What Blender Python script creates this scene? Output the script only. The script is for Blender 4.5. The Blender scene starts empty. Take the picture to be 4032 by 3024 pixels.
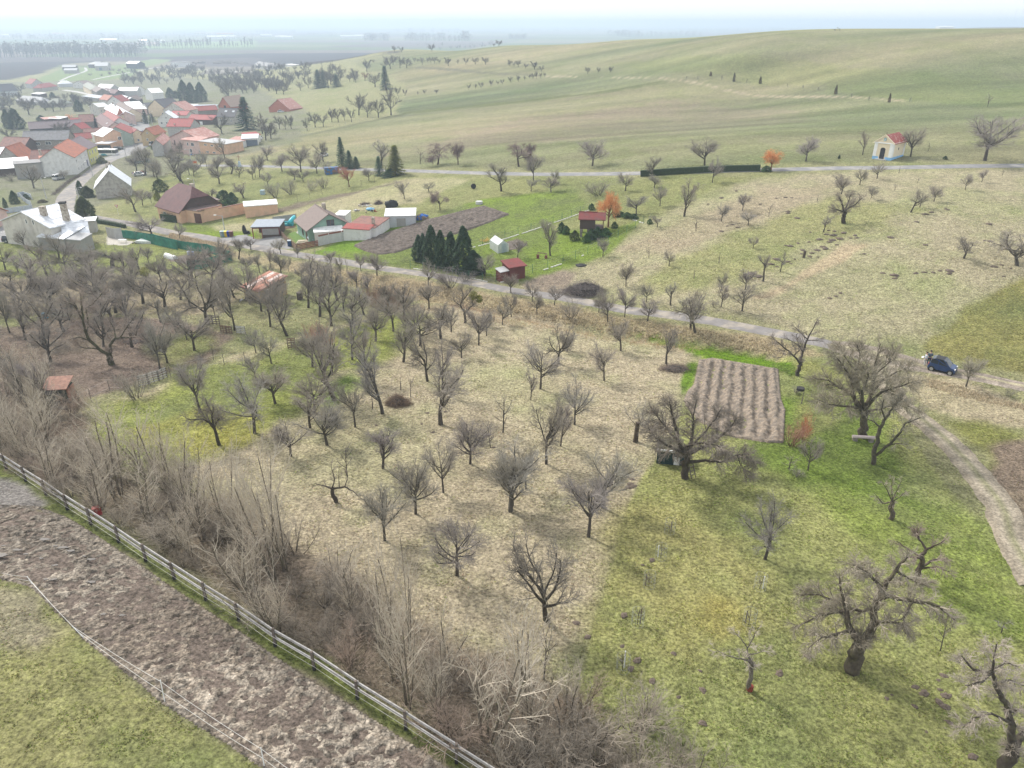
import bpy, math, random
import numpy as np
from mathutils import Vector, Matrix
rnd = random.Random(7)
C = bpy.context.scene.collection
SC = bpy.context.scene
# ------------------------------------------------------------------ camera, sky, sun, exposure
CAMZ, PITCH, FPX = 34.0, math.radians(26.2), 2892.0
cam_d = bpy.data.cameras.new('camera'); cam = bpy.data.objects.new('camera', cam_d); C.objects.link(cam)
cam_d.sensor_fit = 'HORIZONTAL'; cam_d.sensor_width = 36.0; cam_d.lens = 36.0 * FPX / 4032.0
cam_d.clip_start = 0.5; cam_d.clip_end = 60000
cam.location = (0, 0, CAMZ); cam.rotation_euler = (math.radians(90) - PITCH, 0, 0)
SC.camera = cam
SUN_AZ, SUN_EL = math.radians(-46), math.radians(41)      # azimuth from +Y towards +X
W = bpy.data.worlds.new('World'); SC.world = W; W.use_nodes = True
nt = W.node_tree; bg = nt.nodes['Background']
sky = nt.nodes.new('ShaderNodeTexSky'); sky.sky_type = 'NISHITA'; sky.sun_disc = False
sky.sun_elevation = SUN_EL; sky.sun_rotation = SUN_AZ; sky.air_density = 1.0; sky.dust_density = 4.0; sky.ozone_density = 1.0
sky.altitude = 200
veil = nt.nodes.new('ShaderNodeMix'); veil.data_type = 'RGBA'; veil.inputs[0].default_value = 0.72      # thin white high cloud before the blue
veil.inputs[7].default_value = (6.9, 7.05, 7.15, 1)
nt.links.new(sky.outputs[0], veil.inputs[6]); nt.links.new(veil.outputs[2], bg.inputs['Color'])
bg.inputs['Strength'].default_value = 0.14
sd = bpy.data.lights.new('sun', 'SUN'); sd.energy = 3.0; sd.angle = math.radians(8.0); sd.color = (1.0, 0.965, 0.91)
sun = bpy.data.objects.new('sun', sd); C.objects.link(sun)
sdir = Vector((math.sin(SUN_AZ) * math.cos(SUN_EL), math.cos(SUN_AZ) * math.cos(SUN_EL), math.sin(SUN_EL)))
sun.rotation_euler = sdir.to_track_quat('Z', 'Y').to_euler(); sun.location = (-40, 40, 80)
SC.view_settings.view_transform = 'Standard'; SC.view_settings.look = 'None'
SC.view_settings.exposure = 0.60; SC.view_settings.gamma = 1.0; SC.view_settings.use_curve_mapping = False
SC.cycles.volume_bounces = 1; SC.cycles.max_bounces = 6; SC.cycles.transparent_max_bounces = 8

# ------------------------------------------------------------------ picture regions used while measuring: (x0, y0, scale)
RG = dict(A=(0,0,2.212), B=(0,300,3.318), C=(500,300,3.318), D=(0,600,3.16), E=(500,650,3.16), F=(900,700,2.765),
    G=(1500,700,1.8433), H=(1000,300,2.212), I=(2000,50,2.212), J=(3000,50,2.1434), K=(2600,700,1.5447), L=(3000,1200,2.1434),
    M=(2300,1300,2.212), N=(2900,1900,1.476), O=(2000,1800,1.355), P=(1200,1100,1.8433), Q=(0,900,2.765), R=(700,900,2.765),
    S=(0,1300,2.212), T=(0,1800,2.212), U=(0,2300,2.011), V=(800,1800,2.074), W=(900,2300,1.7015), X=(1000,0,1.8433), Z=(0,0,1.0))
SP, CP = math.sin(PITCH), math.cos(PITCH)
def full(reg, x, y):
    a, b, s = RG[reg]; return (a + x / s, b + y / s)
def ray(px, py):
    u = (px - 2016) / FPX; v = (py - 1512) / FPX
    return np.array([u, CP - v * SP, -(SP + v * CP)])
def proj(p):
    x, y, z = p[0], p[1], p[2] - CAMZ
    d = y * CP - z * SP; dn = -y * SP - z * CP
    return (2016 + FPX * x / d, 1512 + FPX * dn / d, d)

# ------------------------------------------------------------------ terrain: height field measured at control points
CTL = [(0,3024,29),(1000,3024,30),(2000,3024,32),(3000,3024,33),(4032,3024,33),(0,2600,29),(0,2200,29.5),(500,2200,30.3),(1000,2500,31),
 (0,1800,33),(500,1700,34),(0,1400,36.5),(500,1300,37),(0,1050,41),(400,1080,41),(1000,1800,33.2),(2000,2000,33.4),(2500,2500,33),(3000,1800,33.6),(4032,1800,33.8),(4032,2400,33.4),
 (1000,1300,36.5),(1500,1350,35.5),(1500,1100,37),(2000,1500,34.6),(2500,1150,35),(3000,1300,34.6),(3600,1400,34.4),(4032,1450,34.2),
 (250,850,43),(700,900,41.5),(1000,950,40),(1300,900,38.5),(1800,900,36),(2300,900,34),(2700,1000,32.5),(3000,900,31),(3500,1000,31),(4032,1150,31.5),(4032,850,28.5),
 (4032,640,26),(3440,630,26.5),(2800,660,28.5),(2400,680,31),(2000,690,33.5),(1500,690,37.5),(1200,720,40),(900,700,43),(600,720,46.5),(300,720,49),(0,750,49),
 (0,550,53),(300,560,52.5),(600,560,50),(900,560,47),(300,430,56),(0,430,57),(700,420,55),(1000,440,51),(1300,480,45),(1600,500,40),(2000,520,35),(2500,540,30.5),(3000,520,27.5),(4032,500,24),
 (4032,300,18.5),(3000,300,22.5),(2400,300,26),(2000,300,30),(1570,300,36),(1250,300,45),(1000,300,53),
 (4032,200,10.5),(3000,220,14.5),(2400,230,20),(2000,230,23.5),(1570,240,31),(1250,240,44)]
RIDGE = [(4400,126,455),(4032,127,470),(3700,127,500),(3300,132,540),(3000,142,575),(2500,157,640),(2000,178,720),(1570,193,860)]
_pts, _z = [], []
for px, py, h in CTL:
    r = ray(px, py); t = h / -r[2]; _pts.append((r[0] * t, r[1] * t)); _z.append(CAMZ - h)
for px, py, Y in RIDGE:
    r = ray(px, py); t = Y / r[1]; x = r[0] * t; zz = CAMZ + r[2] * t
    _pts.append((x, Y)); _z.append(zz)
    _pts.append((x * 1.12, Y * 1.12)); _z.append(zz - Y * 1.12 * 0.012 - 1.5)
    _pts.append((x * 1.5, Y * 1.5)); _z.append(min(-8, zz - 30))
    _pts.append((x * 2.1, Y * 2.1)); _z.append(-26.0)
for u in (-1.0, -.5, 0, .5, 1.0):
    for Y in (2200, 5000, 14000): _pts.append((u * Y, Y)); _z.append(-26.0)
for u in (-1.0, -.6, -.3):
    _pts.append((u * 1200, 1200)); _z.append(-26.0)
for x, y, z in ((-60, 0, 5), (-20, 0, 4), (20, 0, 2), (60, 0, 1), (-90, 60, -1), (110, 60, 1), (110, 110, 3), (-200, 150, -12), (330, 250, 13)):
    _pts.append((x, y)); _z.append(z)
_pts = np.array(_pts, float); _z = np.array(_z, float)
def warp(x, y): return np.stack([1.6 * x / (y + 30.0), np.log((y + 30.0) / 60.0)], -1)
_w = warp(_pts[:, 0], _pts[:, 1])
def _k(r2): return 0.5 * r2 * np.log(r2 + 1e-12)
_n = len(_w)
_K = _k(((_w[:, None] - _w[None]) ** 2).sum(-1)) + np.eye(_n) * 0.0015
_Pm = np.c_[np.ones(_n), _w]
_A = np.block([[_K, _Pm], [_Pm.T, np.zeros((3, 3))]])
_sol = np.linalg.solve(_A, np.r_[_z, 0, 0, 0])
def sstep(a, b, x):
    t = np.clip((x - a) / (b - a), 0, 1); return t * t * (3 - 2 * t)
def tz(x, y):
    x = np.asarray(x, float); y = np.asarray(y, float); sh = x.shape
    x = x.ravel(); y = np.maximum(y.ravel(), -12)
    out = np.empty(len(x))
    for i in range(0, len(x), 40000):
        q = warp(x[i:i+40000], y[i:i+40000])
        d2 = ((q[:, None] - _w[None]) ** 2).sum(-1)
        out[i:i+40000] = _k(d2) @ _sol[:_n] + _sol[_n] + q @ _sol[_n+1:]
    out += ditch(x, y)
    b = sstep(1150, 1900, y); out = out * (1 - b) - 26.0 * b
    out += 47 * np.exp(-((x - 1650) / 620) ** 2 - ((y - 2650) / 420) ** 2)      # low far rise with the town on it
    return out.reshape(sh)
def seg_dist(x, y, line):
    d = np.full(x.shape, 1e9)
    for (ax, ay), (bx, by) in zip(line[:-1], line[1:]):
        vx, vy = bx - ax, by - ay; L2 = vx * vx + vy * vy + 1e-9
        t = np.clip(((x - ax) * vx + (y - ay) * vy) / L2, 0, 1)
        d = np.minimum(d, np.hypot(x - ax - t * vx, y - ay - t * vy))
    return d
DITCH = None
def ditch(x, y):
    if DITCH is None: return 0.0
    d = seg_dist(x, y, DITCH); return -0.9 * np.exp(-(d / 1.3) ** 2)
_T = np.exp(np.linspace(math.log(22), math.log(16000), 700))
def G_(px, py, h=0.0):
    """ground point seen at a picture position (or the point h metres above the ground)"""
    r = ray(px, py); q = r[None] * _T[:, None]; z = CAMZ + q[:, 2]
    f = z - (tz(q[:, 0], q[:, 1]) + h)
    idx = np.where(f < 0)[0]
    if len(idx) == 0: i = len(_T) - 1; a, b = _T[i-1], _T[i]
    else:
        i = max(1, idx[0]); a, b = _T[i-1], _T[i]; fa, fb = f[i-1], f[i]
        for _ in range(4):
            m = a + (b - a) * fa / (fa - fb) if fa != fb else (a + b) / 2
            fm = CAMZ + r[2] * m - (float(tz(np.array([r[0]*m]), np.array([r[1]*m]))[0]) + h)
            if fm > 0: a, fa = m, fm
            else: b, fb = m, fm
        a = b = a + (b - a) * fa / (fa - fb) if fa != fb else (a + b) / 2
    t = (a + b) / 2
    return Vector((r[0] * t, r[1] * t, CAMZ + r[2] * t))
def FAR(px, py, near=1250.0):
    """ground point beyond the ridge"""
    r = ray(px, py); q = r[None] * _T[:, None]; f = CAMZ + q[:, 2] - tz(q[:, 0], q[:, 1]); i = np.where((f < 0) & (q[:, 1] > near))[0]
    t = _T[i[0]] if len(i) else 2400 / r[1]; return Vector((r[0]*t, r[1]*t, zat(r[0]*t, r[1]*t)))
def GP(reg, x, y, h=0.0): return G_(*full(reg, x, y), h)
def zat(x, y): return float(tz(np.array([x]), np.array([y]))[0])
def poly_g(reg, pts): return [tuple(GP(reg, x, y)[:2]) for x, y in pts]
# roadside ditch, dug after the coarse heights are known
DITCH = poly_g('Z', [(1750,1170),(1950,1215),(2180,1265),(2400,1312),(2560,1332),(2720,1345),(2880,1370),(3060,1400)])
def vheight(base, px, py_top):
    """height of a vertical thing standing on base whose top is seen at picture height py_top"""
    y, z = base[1], base[2] - CAMZ
    d = y * CP - z * SP; dn = -y * SP - z * CP; vt = (py_top - 1512) / FPX
    return (dn - vt * d) / (CP - vt * SP)
def depth(p): return p[1] * CP - (p[2] - CAMZ) * SP

# ------------------------------------------------------------------ materials
MATS = {}
def mat(name, col, rough=0.8, metal=0.0, var=0.18, scale=3.0, objcol=False, bump=0.0, bscale=20.0, spec=0.3, alpha=1.0, stretch=None, col2=None, c2=(0.45, 0.6), c2scale=1.0):
    if name in MATS: return MATS[name]
    m = bpy.data.materials.new(name); m.use_nodes = True; N = m.node_tree.nodes; Lk = m.node_tree.links
    b = N['Principled BSDF']; b.inputs['Roughness'].default_value = rough; b.inputs['Metallic'].default_value = metal
    b.inputs['Specular IOR Level'].default_value = spec
    tc = N.new('ShaderNodeTexCoord'); src = tc.outputs['Object']
    if stretch:
        mp = N.new('ShaderNodeMapping'); mp.inputs['Scale'].default_value = stretch; Lk.new(src, mp.inputs[0]); src = mp.outputs[0]
    no = N.new('ShaderNodeTexNoise'); no.inputs['Scale'].default_value = scale; no.inputs['Detail'].default_value = 5; Lk.new(src, no.inputs[0])
    mr = N.new('ShaderNodeMapRange'); mr.inputs['From Min'].default_value = 0.3; mr.inputs['From Max'].default_value = 0.7
    mr.inputs['To Min'].default_value = 1 - var; mr.inputs['To Max'].default_value = 1 + var; Lk.new(no.outputs[0], mr.inputs[0])
    base = N.new('ShaderNodeRGB'); base.outputs[0].default_value = (*col, 1); cur = base.outputs[0]
    if col2:
        n2 = N.new('ShaderNodeTexNoise'); n2.inputs['Scale'].default_value = c2scale; n2.inputs['Detail'].default_value = 6; Lk.new(src, n2.inputs[0])
        r2 = N.new('ShaderNodeMapRange'); r2.inputs['From Min'].default_value = c2[0]; r2.inputs['From Max'].default_value = c2[1]; Lk.new(n2.outputs[0], r2.inputs[0])
        mx = N.new('ShaderNodeMix'); mx.data_type = 'RGBA'; Lk.new(r2.outputs[0], mx.inputs[0]); Lk.new(cur, mx.inputs[6]); mx.inputs[7].default_value = (*col2, 1); cur = mx.outputs[2]
    if objcol:
        oi = N.new('ShaderNodeObjectInfo'); m1 = N.new('ShaderNodeVectorMath'); m1.operation = 'MULTIPLY'
        Lk.new(cur, m1.inputs[0]); Lk.new(oi.outputs['Color'], m1.inputs[1]); cur = m1.outputs[0]
    m2 = N.new('ShaderNodeVectorMath'); m2.operation = 'SCALE'; Lk.new(cur, m2.inputs[0]); Lk.new(mr.outputs[0], m2.inputs[3])
    Lk.new(m2.outputs[0], b.inputs['Base Color'])
    if bump:
        nb = N.new('ShaderNodeTexNoise'); nb.inputs['Scale'].default_value = bscale; nb.inputs['Detail'].default_value = 4; Lk.new(src, nb.inputs[0])
        bp = N.new('ShaderNodeBump'); bp.inputs['Strength'].default_value = bump; bp.inputs['Distance'].default_value = 0.05
        Lk.new(nb.outputs[0], bp.inputs['Height']); Lk.new(bp.outputs[0], b.inputs['Normal'])
    if alpha < 1: b.inputs['Alpha'].default_value = alpha
    MATS[name] = m; return m
def attr_mat(name, rough=0.9, scl=((9.0, .28), (1.6, .22)), bump=0.0):
    """colour comes from the 'tint' attribute of the mesh"""
    m = bpy.data.materials.new(name); m.use_nodes = True; N = m.node_tree.nodes; Lk = m.node_tree.links
    b = N['Principled BSDF']; b.inputs['Roughness'].default_value = rough; b.inputs['Specular IOR Level'].default_value = 0.15
    at = N.new('ShaderNodeAttribute'); at.attribute_name = 'tint'; cur = at.outputs['Color']
    tc = N.new('ShaderNodeTexCoord')
    for s, v in scl:
        no = N.new('ShaderNodeTexNoise'); no.inputs['Scale'].default_value = s; no.inputs['Detail'].default_value = 4; Lk.new(tc.outputs['Object'], no.inputs[0])
        mr = N.new('ShaderNodeMapRange'); mr.inputs['From Min'].default_value = .3; mr.inputs['From Max'].default_value = .7
        mr.inputs['To Min'].default_value = 1 - v; mr.inputs['To Max'].default_value = 1 + v; Lk.new(no.outputs[0], mr.inputs[0])
        m2 = N.new('ShaderNodeVectorMath'); m2.operation = 'SCALE'; Lk.new(cur, m2.inputs[0]); Lk.new(mr.outputs[0], m2.inputs[3]); cur = m2.outputs[0]
    Lk.new(cur, b.inputs['Base Color'])
    if bump:
        nb = N.new('ShaderNodeTexNoise'); nb.inputs['Scale'].default_value = 6; nb.inputs['Detail'].default_value = 6; Lk.new(tc.outputs['Object'], nb.inputs[0])
        bp = N.new('ShaderNodeBump'); bp.inputs['Strength'].default_value = bump; bp.inputs['Distance'].default_value = 0.15
        Lk.new(nb.outputs[0], bp.inputs['Height']); Lk.new(bp.outputs[0], b.inputs['Normal'])
    return m

# ------------------------------------------------------------------ object helpers
def tag(o, label=None, cat=None, group=None, kind=None):
    if label: o['label'] = label
    if cat: o['category'] = cat
    if group: o['group'] = group
    if kind: o['kind'] = kind
    return o
def empty(name, loc, rz=0.0, label=None, cat=None, group=None):
    o = bpy.data.objects.new(name, None); C.objects.link(o); o.location = loc; o.rotation_euler = (0, 0, rz); o.empty_display_size = .3
    return tag(o, label, cat, group)
def np_mesh(name, V, F, mats, tint=None, smooth=False, mi=None):
    """V (n,3), F list/array of faces of one size or mixed"""
    me = bpy.data.meshes.new(name)
    V = np.asarray(V, np.float32)
    if isinstance(F, np.ndarray):
        nf, k = F.shape
        me.vertices.add(len(V)); me.vertices.foreach_set('co', V.ravel())
        me.loops.add(nf * k); me.loops.foreach_set('vertex_index', F.astype(np.int32).ravel())
        me.polygons.add(nf); me.polygons.foreach_set('loop_start', np.arange(0, nf * k, k, dtype=np.int32))
        me.update(calc_edges=True)
    else: me.from_pydata([tuple(map(float, v)) for v in V], [], F); me.update()
    for m in (mats if isinstance(mats, (list, tuple)) else [mats]): me.materials.append(m)
    if mi is not None: me.polygons.foreach_set('material_index', np.asarray(mi, np.int32))
    if tint is not None:
        t = np.ones((len(V), 4), np.float32); t[:, :tint.shape[1]] = tint
        a = me.attributes.new('tint', 'FLOAT_COLOR', 'POINT'); a.data.foreach_set('color', t.ravel())
    if smooth: me.polygons.foreach_set('use_smooth', np.ones(len(me.polygons), bool))
    me.update(); return me
def link(name, me, parent=None, loc=None, rz=None):
    o = bpy.data.objects.new(name, me); C.objects.link(o)
    if parent is not None: o.parent = parent
    if loc is not None: o.location = loc
    if rz is not None: o.rotation_euler = (0, 0, rz)
    return o
class MB:
    """collects boxes, prisms and tubes and links them as one mesh"""
    def __init__(s): s.V = []; s.F = []
    def add(s, vs, fs):
        n = len(s.V); s.V += [tuple(v) for v in vs]; s.F += [tuple(n + i for i in f) for f in fs]; return s
    def box(s, x0, x1, y0, y1, z0, z1):
        return s.add([(x0,y0,z0),(x1,y0,z0),(x1,y1,z0),(x0,y1,z0),(x0,y0,z1),(x1,y0,z1),(x1,y1,z1),(x0,y1,z1)],
                     [(0,3,2,1),(4,5,6,7),(0,1,5,4),(1,2,6,5),(2,3,7,6),(3,0,4,7)])
    def beam(s, a, b, w, h, up=(0, 0, 1)):
        a = Vector(a); b = Vector(b); d = (b - a).normalized(); u = Vector(up); r = d.cross(u)
        if r.length < 1e-4: r = d.cross(Vector((1, 0, 0)))
        r.normalize(); u = r.cross(d).normalized(); vs = []
        for p in (a, b):
            for i, j in ((-1,-1),(1,-1),(1,1),(-1,1)): vs.append(p + r * (i * w / 2) + u * (j * h / 2))
        return s.add(vs, [(0,1,2,3),(7,6,5,4),(0,4,5,1),(1,5,6,2),(2,6,7,3),(3,7,4,0)])
    def tube(s, pts, rad, k=8, cap=True):
        pts = [Vector(p) for p in pts]; n = len(pts); rad = rad if isinstance(rad, (list, tuple)) else [rad] * n; rings = []
        for i, p in enumerate(pts):
            d = (pts[min(i+1, n-1)] - pts[max(i-1, 0)]).normalized()
            a = d.cross(Vector((0, 0, 1)));
            if a.length < 1e-3: a = Vector((1, 0, 0))
            a.normalize(); b = d.cross(a)
            rings.append([p + (a * math.cos(2*math.pi*j/k) + b * math.sin(2*math.pi*j/k)) * rad[i] for j in range(k)])
        vs = [v for r in rings for v in r]; fs = []
        for i in range(n - 1):
            for j in range(k): fs.append((i*k+j, i*k+(j+1) % k, (i+1)*k+(j+1) % k, (i+1)*k+j))
        if cap: fs += [tuple(range(k-1, -1, -1)), tuple((n-1)*k+j for j in range(k))]
        return s.add(vs, fs)
    def poly(s, pts, z0, z1):
        n = len(pts); vs = [(x, y, z0) for x, y in pts] + [(x, y, z1) for x, y in pts]
        return s.add(vs, [tuple(range(n-1, -1, -1)), tuple(range(n, 2*n))] + [(i, (i+1) % n, n+(i+1) % n, n+i) for i in range(n)])
    def ext(s, prof, y0, y1, axis='y'):
        """extrude an (x, z) profile along y (or a (y, z) profile along x)"""
        n = len(prof)
        if axis == 'y': vs = [(a, y0, b) for a, b in prof] + [(a, y1, b) for a, b in prof]
        else: vs = [(y0, a, b) for a, b in prof] + [(y1, a, b) for a, b in prof]
        return s.add(vs, [tuple(range(n)), tuple(range(2*n-1, n-1, -1))] + [(i, n+i, n+(i+1) % n, (i+1) % n) for i in range(n)])
    def ball(s, c, r, k=8, sq=(1, 1, 1), jit=0.0, rg=None):
        vs = []; rg = rg or rnd; rows = k // 2 + 1
        for i in range(rows + 1):
            th = math.pi * i / rows
            for j in range(k):
                ph = 2 * math.pi * j / k; q = r * (1 + jit * rg.uniform(-1, 1))
                vs.append((c[0]+sq[0]*q*math.sin(th)*math.cos(ph), c[1]+sq[1]*q*math.sin(th)*math.sin(ph), c[2]+sq[2]*q*math.cos(th)))
        return s.add(vs, [(i*k+j, (i+1)*k+j, (i+1)*k+(j+1) % k, i*k+(j+1) % k) for i in range(rows) for j in range(k)])
    def mesh(s, name, m, smooth=False):
        me = bpy.data.meshes.new(name); me.from_pydata([tuple(map(float, v)) for v in s.V], [], s.F)
        for q in (m if isinstance(m, (list, tuple)) else [m]): me.materials.append(q)
        if smooth: me.polygons.foreach_set('use_smooth', [True] * len(me.polygons))
        me.update(); return me
    def build(s, name, m, parent=None, smooth=False, bevel=0.0):
        o = link(name, s.mesh(name, m, smooth), parent)
        if bevel: bm = o.modifiers.new('bevel', 'BEVEL'); bm.width = bevel; bm.segments = 2; bm.limit_method = 'ANGLE'
        return o
def hash_noise(x, y, s):
    """smooth value noise in numpy"""
    x = x / s; y = y / s; xi = np.floor(x).astype(np.int64); yi = np.floor(y).astype(np.int64); fx = x - xi; fy = y - yi
    fx = fx * fx * (3 - 2 * fx); fy = fy * fy * (3 - 2 * fy)
    def h(a, b):
        n = (a * 374761393 + b * 668265263) & 0xffffffff; n = ((n ^ (n >> 13)) * 1274126177) & 0xffffffff
        return ((n ^ (n >> 16)) & 0xffff) / 65535.0
    return (h(xi, yi)*(1-fx)+h(xi+1, yi)*fx)*(1-fy)+(h(xi, yi+1)*(1-fx)+h(xi+1, yi+1)*fx)*fy
def fbm(x, y, s, o=3):
    return sum(hash_noise(x + 17.3*i, y - 9.1*i, s / 2**i) / 2**i for i in range(o)) / sum(1 / 2**i for i in range(o))
def inside(x, y, poly):
    c = np.zeros(x.shape, bool); n = len(poly)
    for i in range(n):
        (ax, ay), (bx, by) = poly[i], poly[(i+1) % n]
        t = (ay > y) != (by > y)
        if ay != by: c ^= t & (x < (bx - ax) * (y - ay) / (by - ay) + ax)
    return c
# ------------------------------------------------------------------ ground colours, zone by zone
STRAW = (.37,.33,.235); OLIVE = (.25,.24,.145); GREEN = (.13,.175,.055); MOSS = (.28,.265,.10); MUD = (.135,.108,.088); LITTER = (.17,.14,.112)
HILL = (.205,.20,.125); BROWNF = (.20,.16,.125)
ZN = []   # (polygon, rgb, green patchiness, stripe, soft metres)
def zone(reg, pts, col, g=0.3, st=0.0, soft=1.5): ZN.append((poly_g(reg, pts), col, g, st, soft))
# the big hill field and the fields about it
zone('Z', [(560,700),(880,600),(1250,520),(1560,450),(1600,330),(1380,240),(1620,200),(2500,160),(3200,124),(4400,118),(4700,400),(4700,652),(4032,640),(3500,640),(2500,668),(2000,668),(1500,655),(1050,635),(800,655)], HILL, .4, 1.0, 3)
zone('Z', [(2560,290),(3200,330),(3400,385),(4500,440),(4500,380),(3900,330),(3200,250),(2400,250)], (.19,.195,.105), .45, 1, 6)
zone('Z', [(1600,340),(1900,300),(2200,290),(2150,262),(1800,250),(1600,262),(1540,290)], (.19,.185,.11), .3, 1, 4)
zone('Z', [(2200,298),(2700,316),(3280,378),(3560,396),(3560,400),(3285,383),(2700,321),(2300,303),(2100,302)], (.36,.31,.23), .1, 0, 1.5)
zone('Z', [(1575,443),(2000,400),(2350,360),(2620,318),(2620,325),(2350,369),(2000,410),(1575,452)], (.12,.13,.06), .3, 0, 1.2)
zone('Z', [(1000,568),(1200,531),(1400,486),(1570,452),(1570,458),(1400,493),(1200,538),(1000,576)], (.15,.15,.09), .3, 0, 1)
zone('Z', [(1640,262),(1900,282),(2130,295),(2130,301),(1900,290),(1640,270)], (.14,.13,.09), .2, 0, 1.5)
zone('Z', [(1560,600),(2000,480),(2600,400),(3100,420),(3200,480),(2700,520),(2200,560)], (.215,.192,.135), .25, 1, 14)
# plain beyond: dark ploughed land, pale strips
zone('Z', [(-900,252),(0,246),(400,236),(700,222),(1000,210),(1480,208),(1450,217),(1260,250),(1100,262),(900,262),(700,241),(560,237),(450,238),(253,252),(158,289),(45,312),(-100,325),(-900,380)], (.042,.036,.036), 0, 0, 8)
zone('Z', [(-900,232),(600,224),(1570,200),(1570,214),(1000,226),(560,238),(0,245),(-900,250)], (.085,.072,.07), 0, 0, 10)
zone('Z', [(560,168),(1010,160),(1010,186),(560,190)], (.18,.24,.10), .2, 0, 10)
zone('Z', [(120,322),(240,272),(420,262),(600,232),(680,236),(560,265),(520,300),(330,330)], (.17,.21,.095), .2, 0, 4)
zone('Z', [(840,262),(1000,262),(1000,290),(780,292)], (.17,.15,.125), .1, 0, 4)
# village ground
zone('Z', [(-400,330),(330,318),(700,300),(980,330),(1230,450),(1180,560),(800,640),(560,720),(380,820),(-400,900)], (.19,.185,.135), .5, 0, 5)
# gardens between the two roads
zone('Z', [(560,700),(1000,672),(1700,690),(2500,705),(3000,690),(2500,880),(2050,1080),(1500,1030),(900,930),(420,830)], (.225,.225,.115), .55, 0, 3)
zone('Z', [(760,905),(1090,850),(1600,700),(1880,700),(1640,800),(1450,830),(1180,860),(1000,905),(860,935)], (.33,.30,.20), .3, 0, 2)
zone('Z', [(1000,860),(1200,810),(1650,700),(1450,745),(1150,800)], LITTER, .2, 0, 2)
zone('Z', [(1220,1000),(1400,940),(1640,880),(1880,790),(2250,740),(2330,820),(2150,900),(2420,900),(2530,865),(2400,1000),(2080,1110),(1700,1075)], (.17,.22,.06), .6, 0, 1.0)
zone('Z', [(1440,990),(1230,995),(1500,880),(1640,880),(1500,930)], (.13,.20,.04), .5, 0, 1.0)
zone('Z', [(730,870),(850,905),(1020,912),(1010,935),(860,940),(690,905)], (.17,.22,.05), .5, 0, 1)
# right slope meadow
zone('Z', [(2090,1110),(2420,1000),(2560,870),(3000,700),(4600,665),(4600,1080),(4032,1100),(3560,1350),(3440,1370),(3100,1290),(2500,1190)], (.33,.295,.21), .36, 0, 3)
zone('Z', [(2450,985),(2650,1000),(3200,800),(3300,730),(3000,745),(2700,860)], (.32,.275,.20), .15, 0, 3)
zone('Z', [(2560,1100),(2800,950),(3250,770),(3600,830),(3500,900),(3200,960),(2900,1130),(2600,1150)], (.27,.26,.145), .5, 0, 3)
zone('Z', [(2970,1172),(3080,1120),(3330,958),(3420,962),(3300,1040),(3150,1110),(3040,1165)], (.40,.33,.235), .05, 0, .8)
zone('K', [(1600,1040),(1640,1000),(1850,790),(2212,610),(2700,400),(2700,1500),(2300,1200),(1900,1130)], (.205,.19,.088), .5, 0.6, 1.0)
zone('G', [(1110,720),(1330,660),(1450,690),(1330,800),(1300,860),(1000,790)], (.24,.20,.16), .1, 0, 1)
# bank between lane and orchard: tall dry grass
zone('Z', [(500,905),(760,945),(900,985),(1300,1050),(1700,1110),(1990,1165),(2300,1215),(2700,1275),(3050,1330),(3250,1400),(3080,1420),(2780,1365),(2480,1325),(2180,1275),(1900,1225),(1650,1190),(1300,1110),(1000,1040),(700,960)], (.30,.25,.17), .15, 0, 1.0)
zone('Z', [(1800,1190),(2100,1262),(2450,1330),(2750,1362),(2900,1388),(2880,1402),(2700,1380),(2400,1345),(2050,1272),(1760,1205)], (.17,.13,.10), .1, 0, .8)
# orchard meadow
zone('Z', [(1640,1195),(2060,1250),(2500,1345),(2760,1370),(2700,1500),(2600,1800),(2430,2150),(2350,2400),(2000,2800),(1500,2450),(1200,2200),(700,1900),(330,1750),(470,1580),(900,1400),(1150,1330)], (.375,.325,.24), .28, 0, 1.2)
zone('Z', [(330,1740),(500,1590),(800,1440),(1150,1360),(1500,1240),(1700,1250),(1580,1400),(1300,1500),(1200,1650),(1000,1700),(800,1830),(520,1850)], (.23,.245,.095), .6, 0, 3)
zone('Z', [(560,1690),(850,1600),(1050,1640),(980,1740),(800,1810),(600,1800)], MOSS, .5, 0, 3)
zone('Z', [(1230,1520),(1400,1440),(1440,1500),(1300,1600)], GREEN, .5, 0, 2.5)
# right-hand lawn
zone('Z', [(2760,1400),(3100,1400),(3280,1440),(3520,1620),(3900,2150),(4300,2700),(4300,3300),(2200,3300),(2330,2500),(2430,2150),(2520,1880),(2640,1760)], (.27,.27,.13), .55, 0, .35)
zone('Z', [(3080,1560),(3400,1560),(3560,1800),(3700,2050),(3450,2000),(3080,1900),(2900,1850),(2950,1780)], (.15,.20,.055), .6, 0, 3)
zone('Z', [(2420,2080),(2700,1950),(3000,2200),(3150,2450),(2900,2620),(2500,2560),(2350,2400)], (.30,.28,.14), .45, 0, 4)
zone('Z', [(2600,2350),(2850,2380),(2880,2520),(2650,2500)], (.31,.265,.11), .35, 0, 3.5)
zone('Z', [(3250,1900),(3900,2150),(4100,2500),(3700,2500),(3400,2200)], (.205,.235,.085), .6, 0, 4)
zone('M', [(380,20),(900,100),(1560,230),(1800,290),(1860,400),(1700,360),(1100,260),(900,200),(600,90)], (.12,.19,.03), .6, 0, .5)
zone('M', [(900,280),(990,290),(940,480),(860,560),(840,480)], (.13,.20,.04), .6, 0, .4)
zone('Z', [(3180,1430),(3360,1430),(3300,1700),(3150,1700)], (.225,.22,.10), .6, 0, 1.5)
zone('L', [(1180,560),(1700,640),(2300,870),(2300,1050),(1800,1000),(1400,860),(1200,700)], (.36,.31,.225), .15, 0, .8)
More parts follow.
